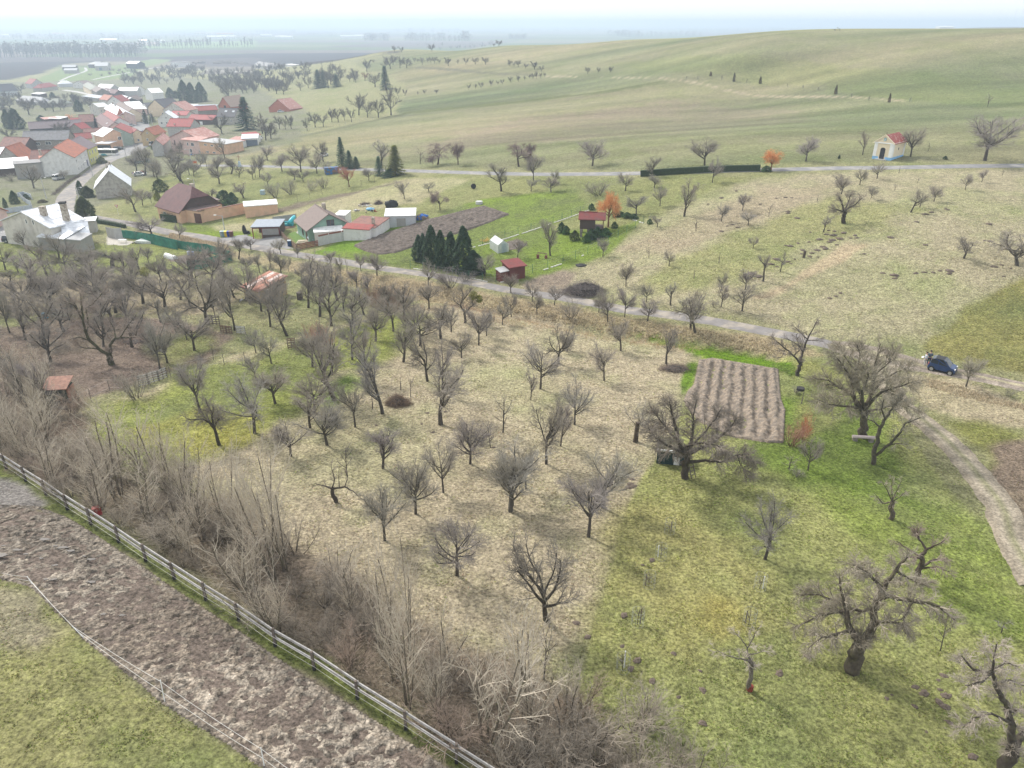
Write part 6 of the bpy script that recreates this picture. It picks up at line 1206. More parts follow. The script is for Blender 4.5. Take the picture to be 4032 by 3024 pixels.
solo('dark_stack', 'blue covered woodpile by the road under the blue spruces', 'woodpile', 'H', 680, 850, MB().box(-2.0,2.0,-1,1,0,1.9), mat('blue_cover_wood', (.03,.13,.32), .6, col2=(.12,.10,.09), c2=(.48,.52), c2scale=1.0), .35); solo('blue_tub', 'pale blue tub on the grass near the white rubble', 'tub', 'F', 1545, 355, MB().ball((0,0,.3), .7, 10, (1.5,.7,.5), .1), mat('tub_pale_blue', (.2,.42,.6), .5))
solo('wrapped_bale', 'white film-wrapped bundle by the last garage', 'bundle', 'C', 1745, 835, MB().ball((0,0,.7), .9, 12, (1,1,.85), .08), pole_w); solo('green_box', 'green barrow of pots at the end of the lean-to', 'barrow', 'F', 1545, 608, MB().box(-.9,.9,-.3,.3,.3,.75).tube([(.6,-.3,.25),(.6,.3,.25)], .25, 8), mat('green_plastic', (.04,.22,.06), .5))
solo('stone_block', 'grey concrete ring lying in the grass above the ploughed strip', 'concrete ring', 'G', 713, 190, MB().tube([(0,0,0),(0,0,.6)], .75, 12), conc); solo('tyre', 'upright black tyre on the grass behind the ploughed strip', 'tyre', 'G', 672, 80, MB().tube([(0,-.15,.6),(0,.15,.6)], .6, 14), tyre, .4)
solo('black_barrel', 'tall dark barrel among the old trees right of the rusty cabin', 'barrel', 'R', 1332, 770, MB().tube([(0,0,0),(0,0,1.1)], .45, 10), mat('dark_bark_barrel', (.10,.08,.07), .8)); solo('chimney_pipe', 'thin rusty stove pipe standing at the cabin roof corner', 'pipe', 'R', 1022, 610, MB().tube([(0,0,-2),(0,0,1.5)], .12, 8), RM['redbrown'], 0, .4)
# rusty hut at the left
ht = empty('hut', GP('S', 545, 620), .12, 'small ramshackle green hut with rusty tin roof in the bushes', 'hut'); MB().box(-1.0,1.0,-.8,.9,-.3,1.75).build('wall', mat('green_black_board', (.05,.06,.045), .9, var=.3, scale=2), ht); MB().add([(-1.25,-1.0,1.75),(1.2,-1.0,1.75),(1.2,1.1,2.3),(-1.25,1.1,2.3),(-1.25,-1.0,1.83),(1.2,-1.0,1.83),(1.2,1.1,2.38),(-1.25,1.1,2.38)], [(0,3,2,1),(4,5,6,7),(0,1,5,4),(1,2,6,5),(2,3,7,6),(3,0,4,7)]).build('roof', rusts[2], ht); MB().box(.9,1.15,-.7,.8,.3,1.6).build('side_board', rusts[0], ht)
# dung heaps, brush pile, branch piles
def mound(name, label, reg, x, y, w, h, m, seed, cat='mound', kind=None, sq=.8, tufts=0):
    r = random.Random(seed); g = GP(reg, x, y); root = empty(name, g, r.uniform(0,3), label, cat); MB().ball((0,0,0), 1, 14, (w/2,w/2*sq,h), .16, r).build('soil', m, root)
    return root
dung = mat('manure', (.17,.14,.115), .95, var=.4, scale=5, bump=1, bscale=8)
mound('burnt_patch', 'small charred heap on the dry slope', 'G', 1455, 637, 1.8, .25, tar, 2, 'heap')
def brush(label, reg, x, y, w, h, n, seed, name='brush_pile', c=(1,1,1)):
    r = random.Random(seed); out = []
    for i in range(n):
        a = r.uniform(0,6.28); q = r.random()**.5; px, py = q*w/2*math.cos(a), q*w/2*.7*math.sin(a); z = r.uniform(0, h*(1-q*q)); d = norm3((r.gauss(0,1), r.gauss(0,1), r.gauss(.15,.45))); L = r.uniform(.5,1.5)
        out.append((3, [(px-d[0]*L/2,py-d[1]*L/2,max(0,z-d[2]*L/2)), (px+r.gauss(0,.1),py+r.gauss(0,.1),z), (px+d[0]*L/2,py+d[1]*L/2,max(0,z+d[2]*L/2))], [.02,.014,.006]))
    V, F_ = blades([(p, q) for _, p, q in out], r); o = link(name, np_mesh(name, V, F_, twig)); o.location = GP(reg, x, y); o.color = (*c, 1); MB().ball((0,0,0), 1, 12, (w*.36,w*.26,h*.7), .12, r).build('core', mat('brush_core', (.07,.06,.055), .95), o); return tag(o, label, 'brush pile')
brush('great dark pile of cut brushwood beside the lane', 'G', 1480, 835, 6.6, 2.0, 2600, 1, c=(.62,.58,.62)); brush('dark bristly heap of old hay in the orchard', 'P', 675, 905, 2.2, 1.1, 1100, 9, 'hay_heap', (.75,.6,.5)); brush('flat pile of cut branches below a forked fruit tree', 'M', 790, 345, 3.4, .6, 500, 2, c=(.7,.6,.55)); brush('dark pile of prunings on the garden meadow', 'F', 1635, 285, 2.2, 1.0, 400, 3, c=(.6,.5,.5)); brush('dark tangle of prunings behind the rubble', 'F', 1490, 288, 2.6, .5, 300, 4, c=(.6,.5,.5)); brush('low heap of leafless twigs on the right of the pallet fence', 'Q', 1450, 1240, 3.5, .4, 300, 5, c=(1.1,.85,.75))
# mole hills
mole = mat('molehill', (.12,.093,.072), .95, var=.3, scale=6, bump=.8, bscale=14); mh = [MB().ball((0,0,0), 1, 12, (.30,.26,.16), .34, random.Random(i)).mesh('molehill', mole, True) for i in range(4)]
MH = dict(K=[(s) for s in ((462,80),(372,122),(292,160),(610,160),(705,125),(762,120),(800,122),(778,205),(778,215),(832,245),(912,330),(372,325),(408,293),(472,302),(440,285),(1025,320),(1060,325),(1012,345),(1055,350),(1117,335),(1185,350),(970,375),(1045,378),(1090,370),(1160,368),(1195,365),(765,412),(788,415),(838,398),(905,390),(1030,390),(1075,408),(990,420),(1005,430),(955,440),(865,440),(858,462),(922,458),(910,478),(960,482),(818,495),(778,510),(795,522),(1240,462),(1400,362),(1612,408),(1355,580),(1422,592),(1435,602),(1425,612),(1556,580),(1605,575),(1660,575),(1702,565),(1758,565),(1760,582),(1096,700),(1068,720),(1030,732),(1735,185),(1745,195),(1610,222),(1650,210),(1560,268),(2000,282),(2030,540),(2075,530),(2130,550),(2090,600),(2005,385),(1970,383),(550,580),(600,600),(705,495),(672,525),(710,540))],
  N=[(1205,1125),(1175,1150),(1040,1190),(1090,1225),(1185,1205),(1220,1240),(905,1235),(875,1258),(1035,1300),(1180,1278),(1215,1305),(1105,1450),(1235,1395),(1375,1595),(410,1010),(250,1110)], O=[(620,845),(365,885),(425,960),(690,1085),(655,1130),(610,1010),(1025,1140),(1040,1245),(910,1280),(770,1195),(1040,1420),(720,575),(770,550),(885,1048)], M=[(300,1270),(370,1275),(420,1300),(400,1340),(340,1300),(390,1370),(430,1360),(360,1385)], P=[(890,970),(930,1110),(1020,960),(850,1050),(1370,1220),(520,1060),(1330,1130)])
for rg_, L_ in MH.items():
    for x, y in L_:
        g = GP(rg_, x, y); s = rnd.uniform(.7, 1.7) * (1.0 if rg_ == 'K' else .5); o = link('molehill', rnd.choice(mh)); o.location = g; o.scale = (s*1.2, s, s*.6); o.rotation_euler = (0,0,rnd.uniform(0,3)); tag(o, 'small dark molehill of loose soil in the meadow', 'molehill', 'molehills scattered over the meadows')
# puddles in the mud
pud = mat('puddle', (.05,.045,.04), .03, var=0, spec=1.0)
for i, (x, y, w) in enumerate(((395,735,.32),(490,795,.16),(560,808,.34),(630,836,.26),(740,884,.16),(798,912,.26),(155,829,.25),(230,865,.2),(365,902,.2),(12,872,.5),(40,792,.15),(475,1087,.2),(405,1085,.18),(803,1106,.28),(910,1390,.2),(1070,1400,.2),(490,962,.2))):
    g = GP('T', x, y); r = random.Random(i); n = 12; P_ = [(math.cos(6.283*k/n)*w*r.uniform(.5,1.5)*.95, math.sin(6.283*k/n)*w*r.uniform(.4,1.1)*.5) for k in range(n)]
    o = MB().poly(P_, -.04, 0).build('puddle', pud); o.location = (g.x, g.y, g.z+.21); tag(o, 'small bright puddle in the hoof-trodden mud', 'puddle', 'puddles in the trodden mud')
# posts, signs, lamps
def lamp(label, reg, x, y, ytop, side=1, cat='street lamp'):
    g = GP(reg, x, y); hh = max(3.5, min(9, vheight(g, 0, full(reg, x, ytop)[1]))); r_ = empty('street_lamp', g, 0, label, cat); MB().tube([(0,0,-.2),(0,0,hh)], [.13,.09], 8).build('pole', conc, r_); MB().tube([(0,0,hh-.1),(side*1.2,-.2,hh+.2)], .04, 6).build('arm', wire_m, r_); MB().ball((side*1.4,-.25,hh+.18), .3, 8, (1.2,.6,.35)).build('lamp_head', frame_w, r_); return r_
lamp('concrete street lamp on the lawn below the white house','B',608,1600,1330,1); lamp('street lamp beside the bend next to the tall thuja','B',1040,1620,1530,1); lamp('street lamp on the bend beside the silver cottage','B',1215,1310,1120,-1); lamp('concrete pole by the bus crossing','B',1655,1080,800,-1); lamp('white twin-armed lamp by the pink house corner','C',840,1110,960,-1); lamp('lamp post behind the maroon-roofed house','E',855,330,245,-1); lamp('lamp post in the grass near the recycling bins','E',1218,830,715,-1); lamp('street pole in front of the conifers','C',300,700,480,-1); lamp('second street pole in front of the conifers','C',345,690,405,1)
cr = empty('wayside_cross', GP('C', 1475,1185), 0, 'wayside cross with red-brown crucifix on pale base by the upper road', 'cross'); MB().add([(-.5,-.5,-.2),(.5,-.5,-.2),(.5,.5,-.2),(-.5,.5,-.2),(-.25,-.25,1.9),(.25,-.25,1.9),(.25,.25,1.9),(-.25,.25,1.9)], [(0,3,2,1),(4,5,6,7),(0,1,5,4),(1,2,6,5),(2,3,7,6),(3,0,4,7)]).build('plinth', mat('plinth_pale_blue', (.40,.48,.55), .9), cr); MB().beam((0,0,1.9),(0,0,4.0),.12,.12,(0,1,0)).beam((-.6,0,3.3),(.6,0,3.3),.12,.12).build('crucifix', rust_w, cr)
sg = empty('give_way_sign', GP('D', 1477, 780), 0, 'give-way triangle on a white pole at the junction', 'sign'); MB().tube([(0,0,-.1),(0,0,2.4)], .035, 6).build('pole', frame_w, sg); tr = MB().ext([(-.45,2.5),(0,1.75),(.45,2.5)], -.05, -.03).build('triangle', mat('sign_red', (.5,.03,.03), .5), sg); MB().ext([(-.28,2.40),(0,1.93),(.28,2.40)], -.065, -.05).build('face', frame_w, tr)
sn = empty('direction_board', GP('C', 890,1160), 0, 'small orange-red board on a post at the crossing', 'sign'); MB().tube([(0,0,0),(0,0,1.0)], .05, 6).build('post', frame_w, sn); MB().box(-.7,.7,-.05,.05,.6,1.4).build('board', mat('orange_board', (.55,.12,.03), .6), sn)
for i, (rg_, x, y, h, lb) in enumerate((('P',238,1080,1.9,'leaning grey post left of a small fruit tree'),('P',492,938,1.4,'thin dark post between two fruit trees'),('P',697,805,1.5,'weathered post in front of the hay heap row'),('P',1373,305,1.5,'greenish stake near the mistletoe tree'),('K',953,140,1.0,'dark stake in the green patch of the slope'),('K',355,520,1.6,'tall grey stake on the dry slope'),('K',203,612,1.3,'short stake beside a mound on the slope'),('K',872,485,1.0,'stump-like stake among the molehills'),('L',333,835,1.3,'iron post with a feeder beside the ploughed plot'),('M',447,972,2.0,'thick broken trunk left of the great apple tree'),('J',465,1590,1.0,'dark stake at the top of the slope'),('J',1155,1352,1.2,'dark stake below the upper road'))):
    g = GP(rg_, x, y); big = 'trunk' in lb or 'stump' in lb; o = MB().tube([(0,0,-.2),(.03,0,h*.5),(.07 if big else .02,0,h)], [.24,.2,.2] if big else [.06,.05,.045], 8).build('stump' if big else 'stake', bark if big else wood_d); o.location = g; o.color = (.8,.7,.65,1); tag(o, lb, 'stump' if big else 'stake')
solo('feeder', 'flat dark bird feeder on the ground by the iron post', 'feeder', 'L', 312, 785, MB().tube([(0,0,.9),(0,0,1.15)], .42, 8), tar)
for i, (x, y, lb) in enumerate(((700,135,'low pale field shelter at the far orchard'),)): pass
# raised hunting seat, poles, radio mast, tractor on the ridge
rm = empty('radio_mast', FAR(3985, 106), 0, 'tall lattice radio mast on the ridge at the right', 'mast'); gb = FAR(3985,106); hh = vheight(gb, 0, 38)
for s1, s2 in ((-1,-1),(1,-1),(1,1),(-1,1)): MB().beam((s1*3,s2*3,0),(s1*.5,s2*.5,hh),.35,.35,(0,1,0)).build('leg', wire_m, rm)
for k in range(9): f = k/9; w1 = 3-2.5*f; z = hh*f; w2 = 3-2.5*(f+.11); z2 = hh*(f+.11); MB().beam((-w1,-w1,z),(w2,-w2,z2),.2,.2).beam((w1,-w1,z),(-w2,-w2,z2),.2,.2).build('brace', wire_m, rm)
junk('small dark tractor-like heap on the ridge', 'J', 630, 150, 8, 2.0, .6, 21, ms=[junkm[4]], hz=2.0)
for i, (x0, x1, y, h, dx, c, lb) in enumerate(((3690,3745,118,8,0,'white','long white industrial hall beyond the ridge, left one'),(3800,3870,108,9,0,'white','long white industrial hall beyond the ridge, right one'),(3738,3790,100,9,1,'cream','cream factory building behind the white halls'),(3950,4010,104,8,0,'brick','reddish hall beside the radio mast'))):
    wd = (x1-x0)/FPX*2450; gq = FAR((x0+x1)/2, y); b = MB().box(-wd/2,wd/2,-15,15,-25,h).build('wall', WM[c]); root = empty('industrial_hall', (gq.x, gq.y, gq.z), 0, lb, 'hall'); b.parent = root; MB().add([(-wd/2-.5,-15.5,h),(wd/2+.5,-15.5,h),(wd/2+.5,15.5,h),(-wd/2-.5,15.5,h),(-wd/2-.5,0,h+3),(wd/2+.5,0,h+3)], [(0,1,5,4),(2,3,4,5),(1,2,5),(3,0,4),(0,3,2,1)]).build('roof', RM['white'], root)
# far farms and hamlets of the plain
r = random.Random(9)
for i, (rg_, x, y, w, h, c, rf) in enumerate((('A',20,318,26,7,'white','white'),('A',515,305,24,7,'white','orange'),('A',935,362,26,6,'white','white'),('A',975,364,20,6,'cream','silver'),('A',1255,375,16,7,'white','silver'),('A',1300,398,40,5,'cream','tan'),('A',1408,372,12,5,'white','white'),('A',1895,338,40,8,'white','white'),('A',1965,322,30,12,'white','orange'),('A',2000,336,24,8,'white','white'),('A',1800,298,50,6,'cream','tan'),('A',1735,243,60,8,'white','white'),('X',705,280,38,9,'white','silver'),('X',772,275,22,9,'white','white'),('X',90,268,20,8,'white','white'),('X',200,280,22,8,'white','white'),('X',240,282,22,7,'white','white'),('X',980,210,90,10,'white','white'),('I',2055,155,30,8,'white','orange'),('I',2100,158,24,7,'white','white'),('J',965,130,20,7,'white','orange'),('J',1040,133,22,7,'white','white'),('A',1560,250,40,7,'white','white'),('A',1850,228,60,8,'cream','white'))):
    g = FAR(*full(rg_, x, y)); k = g.y / 1500; w *= min(k, 3); root = empty('farm_building', g, r.uniform(-.2,.2), None, 'building', 'white farm buildings scattered over the hazy plain'); tag(root, 'small pale farm building far out on the hazy plain')
    MB().box(-w/2,w/2,-7,7,-1,h).build('wall', WM[c], root); MB().add([(-w/2,-7.5,h),(w/2,-7.5,h),(w/2,7.5,h),(-w/2,7.5,h),(-w/2,0,h+4),(w/2,0,h+4)], [(0,1,5,4),(2,3,4,5),(1,2,5),(3,0,4)]).build('roof', RM[rf], root)
# earth heaps
for i, (x, y, w) in enumerate(((1735,550,26),(1945,552,34),(2065,552,22),(2130,560,18))): mound('earth_heap', ('largest dark earth heap near the white block house','wide dark earth heap behind the building plots','low earth heap third along the building plots','smallest earth heap next to the new white house')[i], 'A', x, y, w, 4.5 if i < 2 else 2.5, soil_dark, i+30, 'mound')
# ------------------------------------------------------------------ trees measured in the picture: x, y of the foot, y of the top, crown width, kind
TR = dict(
P=[(990,430,140,230,'g'),(1063,380,190,110,'u'),(1263,478,200,190,'v'),(1320,410,190,110,'v'),(1435,330,140,130,'v'),(1499,275,90,130,'v'),(1686,248,100,90,'v'),(1650,165,0,110,'v'),(1496,100,-60,110,'v'),(1812,185,40,110,'v'),(1930,280,60,180,'s'),(2135,240,90,120,'v'),(2198,318,90,140,'v'),(715,600,300,190,'u'),(345,585,250,230,'v'),(450,750,350,190,'u'),(220,875,340,400,'g'),(565,975,500,300,'u'),(367,1073,720,230,'v'),(163,1205,900,270,'v'),(893,740,370,240,'g'),(1138,570,370,160,'v'),(1000,830,450,170,'u'),(988,1055,640,480,'g'),(768,855,670,60,'t'),(567,1370,1040,240,'u'),(1200,1340,1020,260,'v'),(1350,1220,1000,100,'t'),(1437,1110,810,150,'t'),(1843,610,300,230,'g'),(1905,525,380,150,'v'),(1710,795,470,250,'v'),(1640,875,650,90,'u'),(2173,735,460,170,'v'),(1958,1055,710,240,'v'),(1753,1340,830,260,'g'),(1857,1210,870,150,'u'),(1007,1550,1170,250,'v'),(1485,1660,1180,250,'v'),(1605,1520,1160,180,'v'),(310,1430,1180,120,'t')],
V=[(1735,465,10,330,'v'),(1483,682,220,380,'v')],
O=[(205,865,430,330,'g'),(430,425,70,300,'v'),(505,270,-60,260,'v')],
Z=[(1799,2265,2005,220,'v'),(2009,2015,1760,190,'u'),(2020,1990,1800,120,'v'),(1145,1795,1650,120,'v'),(1002,1705,1480,200,'v'),(660,1430,1290,110,'v')],
S=[(1910,1000,430,380,'g'),(1740,700,220,300,'v'),(1195,600,270,300,'s'),(2200,880,480,200,'u')],
Q=[(480,1240,620,450,'g'),(105,1135,640,230,'v'),(1125,1290,880,300,'g'),(1260,920,520,380,'g'),(1355,920,480,300,'g'),(1665,1370,1080,200,'u'),(1740,1530,950,260,'v'),(1750,1020,740,150,'k'),(1925,1150,780,220,'v'),(1865,600,380,170,'v'),(1620,370,190,130,'v'),(2075,850,560,220,'g'),(1900,720,530,80,'t'),(2035,1210,1080,120,'k'),(700,600,260,350,'s'),(340,640,250,330,'u'),(440,245,110,110,'v'),(645,330,20,260,'g'),(280,220,10,150,'u'),(940,420,190,260,'g'),(1065,370,230,130,'v'),(1225,430,220,330,'k'),(1560,820,400,400,'g'),(110,580,430,200,'g'),(900,1000,600,350,'g'),(1800,440,230,120,'t'),(20,900,560,240,'g'),(620,720,520,160,'v'),(1440,700,430,200,'g'),(200,480,300,200,'v'),(540,420,330,120,'v'),(1150,600,420,190,'v'),(760,1000,720,220,'v')],
R=[(485,500,60,330,'g'),(660,330,80,200,'g'),(795,230,80,150,'v'),(1020,440,180,150,'v'),(1130,510,230,170,'v'),(1125,280,90,150,'v'),(1310,320,190,90,'v'),(895,480,230,150,'v'),(990,530,350,150,'v'),(1210,470,300,100,'v'),(1665,415,220,140,'v'),(1780,560,260,110,'u'),(1850,560,240,45,'t'),(1995,460,240,130,'v'),(2170,520,250,200,'v'),(1545,560,310,300,'g'),(745,460,300,160,'v'),(620,1110,470,330,'g'),(330,1040,400,500,'g'),(410,980,650,150,'v'),(140,850,520,200,'g'),(910,900,600,280,'g'),(1195,1170,620,350,'g'),(1545,960,380,420,'g'),(1020,1470,1140,240,'v'),(850,1350,1030,200,'v'),(390,1430,1200,90,'t'),(850,1640,1370,240,'v'),(2030,940,620,230,'u'),(1810,900,600,230,'g'),(1950,640,430,180,'v'),(2070,720,480,150,'v'),(1430,760,480,170,'v'),(1350,560,400,120,'v'),(560,700,520,170,'v'),(1880,1130,880,260,'u')],
G=[(873,98,-120,180,'u'),(172,155,10,100,'v'),(430,235,80,130,'w'),(345,100,20,90,'v'),(1090,98,0,100,'v'),(1235,105,-10,110,'v'),(1580,130,-10,190,'s'),(1773,95,-50,130,'v'),(1985,75,-30,100,'v'),(2025,205,50,100,'v'),(2200,280,0,150,'u'),(1853,265,120,140,'v'),(1230,565,280,130,'u'),(990,585,440,110,'v'),(752,715,530,130,'v'),(2005,360,270,100,'v'),(1612,575,430,90,'v'),(1945,585,480,60,'t'),(2090,640,520,90,'v'),(1778,790,600,110,'v'),(2103,925,750,90,'k'),(1935,1040,870,150,'v'),(1768,1010,790,130,'v'),(1927,900,770,100,'v'),(1740,1255,1000,190,'g'),(345,785,580,130,'v'),(515,800,580,180,'s'),(605,760,680,150,'s'),(2190,960,860,110,'v'),(62,960,720,150,'g'),(160,930,800,190,'s')],
K=[(1100,100,-10,90,'v'),(1523,210,65,90,'k'),(1577,180,60,80,'v'),(1663,145,40,80,'v'),(1280,130,50,60,'v'),(1425,80,30,30,'t'),(500,200,90,90,'v'),(370,265,150,80,'v'),(535,290,190,90,'v'),(217,325,240,50,'t'),(660,235,150,50,'t'),(992,330,220,60,'k'),(565,430,360,70,'v'),(625,630,450,80,'k'),(730,570,440,60,'k'),(497,810,640,130,'u'),(515,680,540,110,'v'),(370,785,630,80,'u'),(368,700,560,60,'v'),(330,790,690,60,'s'),(215,945,700,180,'g'),(185,920,700,170,'g'),(1845,490,350,170,'g'),(2170,535,300,300,'g')],
J=[(370,1255,1030,180,'v'),(850,1200,980,90,'u'),(1255,1215,950,200,'v'),(1405,1165,1080,50,'t'),(1880,1248,860,450,'v'),(1905,795,670,70,'t'),(825,1455,1300,110,'v'),(970,1400,1240,120,'v'),(665,1500,1350,130,'v'),(1715,1495,1350,80,'v'),(1855,1430,1310,70,'v'),(2025,1380,1310,30,'t'),(1310,1440,1380,40,'t'),(1120,1505,1430,40,'t'),(915,1570,1470,60,'v')],
I=[(735,1335,1090,240,'v'),(1713,1330,1080,240,'v'),(95,1340,1090,250,'p2'),(200,1290,1090,120,'p2'),(222,1465,1230,150,'v'),(418,1490,1360,90,'v'),(1250,1440,1250,140,'u'),(1780,1480,1240,140,'v'),(695,535,465,50,'v'),(785,528,470,40,'v'),(892,522,465,50,'v'),(970,515,475,15,'t')],
H=[(1600,770,560,220,'w'),(1778,770,530,160,'w'),(1447,765,620,90,'t'),(1110,780,550,180,'u'),(830,965,770,170,'r'),(1000,910,790,100,'v'),(1150,870,760,90,'t'),(1505,1000,880,90,'v'),(120,735,590,130,'v'),(245,830,660,140,'v'),(410,835,580,200,'v'),(605,745,540,130,'g'),(550,850,670,130,'v'),(640,830,720,120,'s'),(50,880,660,110,'v'),(15,885,680,60,'v'),(125,960,830,110,'v'),(355,905,790,110,'v'),(330,1030,850,170,'s'),(190,1060,870,150,'s'),(490,1000,880,110,'s'),(610,970,850,130,'s'),(430,920,810,120,'v'),(1195,340,60,150,'u'),(915,340,130,140,'v'),(990,360,200,100,'v'),(1085,360,180,110,'v'),(850,400,250,80,'v'),(790,385,270,60,'v'),(735,400,270,90,'v'),(680,400,270,80,'v'),(605,440,310,90,'v'),(535,445,300,110,'v'),(465,475,360,60,'v'),(325,460,330,80,'v'),(275,465,350,50,'v'),(225,460,330,80,'v'),(105,560,370,120,'u'),(150,545,400,110,'v'),(75,500,300,130,'v')],
C=[(1240,750,480,230,'g'),(710,1370,930,400,'g'),(815,1285,1050,170,'v'),(905,1260,1130,110,'v'),(970,1210,1010,100,'v'),(1045,1190,960,110,'v'),(1185,1195,1010,170,'g'),(1355,1220,1050,110,'v'),(1280,1080,780,180,'g'),(1645,1340,1190,130,'v'),(1680,1330,1150,90,'v'),(1525,1590,1370,230,'g'),(1120,1590,1450,160,'g'),(230,1300,880,300,'g'),(360,1320,1050,200,'v'),(130,1250,950,230,'v'),(1340,340,20,180,'u')],
B=[(445,1465,1110,250,'u'),(840,1350,1220,120,'v'),(380,500,270,200,'g'),(130,850,620,230,'v'),(820,780,570,230,'g'),(860,860,640,160,'v'),(700,460,300,150,'v'),(1180,420,300,90,'v'),(600,450,340,120,'v'),(40,420,270,180,'v'),(280,220,90,130,'v')],
D=[(1690,740,370,270,'g'),(1775,660,430,200,'v'),(1885,630,480,90,'v'),(1900,1050,780,390,'v'),(150,360,250,200,'s')],
E=[(660,925,680,150,'v')],
M=[(500,830,500,230,'s'),(1950,1220,960,220,'v'),(1780,1210,1080,120,'t'),(1850,1280,1180,110,'s'),(1840,540,470,90,'s'),(175,440,130,230,'v'),(715,295,-30,250,'g')],
L=[(1720,690,410,180,'v'),(2070,770,590,90,'s'),(1480,700,600,10,'t')],
N=[(165,445,110,270,'v'),(1185,975,790,110,'t'),(1540,870,780,90,'t')],
X=[(1560,655,600,30,'v'),(1608,645,605,20,'v'),(1648,640,592,38,'v'),(1720,625,575,38,'v'),(1770,615,580,25,'v'),(1803,612,570,32,'v'),(1865,602,550,36,'v'),(1920,593,543,36,'v'),(1965,585,545,20,'v'),(1998,572,535,25,'v'),(2025,575,525,35,'v'),(2050,570,512,25,'v'),(2080,568,520,25,'v'),(2110,560,522,22,'v'),(1240,684,645,28,'v'),(1325,680,645,32,'v'),(1190,690,655,15,'v'),(1097,695,640,38,'v'),(1045,695,625,45,'v'),(1410,478,412,60,'v'),(1480,465,425,25,'v'),(1500,465,425,20,'v'),(1538,468,412,45,'v'),(1607,466,412,55,'v'),(1680,468,410,55,'v'),(1345,462,420,30,'v'),(1310,460,405,45,'v'),(1285,460,405,25,'v'),(1263,458,412,22,'v'),(1245,456,415,20,'v'),(1222,470,408,45,'v'),(1190,455,420,20,'v'),(1165,453,412,25,'v'),(1858,480,430,40,'v'),(1888,485,432,30,'v'),(1918,488,430,40,'v'),(1970,498,455,40,'v'),(2037,505,440,60,'v'),(2085,520,465,45,'v'),(1022,380,325,40,'v'),(1070,380,335,35,'v'),(1292,370,315,50,'v'),(1720,338,290,45,'v'),(1778,335,285,50,'v'),(805,585,520,50,'r'),(820,520,425,75,'v'),(540,640,430,80,'u'),(990,500,390,80,'v'),(1060,495,400,60,'v'),(1110,495,415,70,'v'),(955,500,420,60,'v'),(1010,470,400,60,'v'),(870,455,430,25,'v'),(880,630,520,90,'v')],
)
for k_ in range(9): TR['X'].append((1185+k_*10, 375, 348, 14, 'v'))
for k_ in range(26): TR['X'].append((1350+k_*18+rnd.uniform(-5,5), 364-k_*1.15, 332-k_*.9+rnd.uniform(-4,5), rnd.uniform(12,24), 'v'))
# the thicket along the rail fence: bushes, poles
TH = dict(T=[(630,350,-150,330,'s'),(770,400,-40,260,'s'),(870,480,-30,260,'s'),(1250,480,20,220,'s'),(1430,430,-60,180,'s'),(1300,700,400,220,'s'),(1590,960,550,180,'s'),(1680,500,-230,300,'p'),(1950,650,-180,330,'p'),(1770,950,560,220,'s'),(2100,1100,580,280,'s')],
S=[(150,900,350,300,'s'),(400,950,400,280,'s'),(60,750,200,270,'s'),(250,700,150,180,'u'),(300,1150,580,330,'s'),(500,1250,720,330,'s'),(850,1340,780,260,'s'),(1050,1440,480,330,'p'),(100,420,100,110,'t'),(380,700,230,200,'u'),(1500,1480,1020,260,'p'),(1650,1300,1000,240,'s')],
V=[(580,1010,-250,430,'p'),(680,920,-310,380,'p'),(1690,1600,470,330,'p'),(1480,1640,620,280,'p'),(1000,1230,700,340,'s'),(1100,1280,720,300,'s'),(720,1400,900,230,'s'),(900,1500,1050,230,'s'),(1080,1560,1000,260,'s'),(1350,1400,840,220,'s'),(430,1120,480,260,'p'),(250,900,330,220,'s'),(130,700,80,240,'s'),(330,760,120,260,'p'),(760,1120,740,180,'s'),(1240,1150,800,170,'s'),(60,600,-20,200,'s')],
W=[(1725,1060,190,560,'p'),(1217,800,-80,330,'p'),(1970,820,120,300,'p'),(1100,620,60,220,'p'),(1880,700,330,200,'s'),(1500,620,200,260,'s'),(1640,700,380,240,'s'),(980,330,80,180,'s'),(1350,560,280,170,'s'),(2110,640,230,170,'t')],
O=[(330,1560,1050,440,'s'),(500,1620,1150,300,'s'),(700,1659,1200,330,'s'),(860,1690,1300,300,'s'),(1000,1730,1420,280,'s'),(150,1580,1120,280,'s'),(230,1700,1300,320,'s'),(600,1740,1350,280,'s'),(60,1480,1160,220,'s'),(420,1480,1090,200,'s')],
Z=[(740,1960,1720,220,'s'),(620,1900,1650,180,'s'),(560,1850,1600,160,'p'),(690,2060,1800,180,'s'),(900,2130,1850,200,'s'),(310,1880,1640,180,'s'),(60,1800,1560,180,'s'),(20,1560,1400,160,'s'),(140,1560,1400,120,'s'),(1420,2500,2250,150,'s'),(1300,2500,2330,130,'s')])
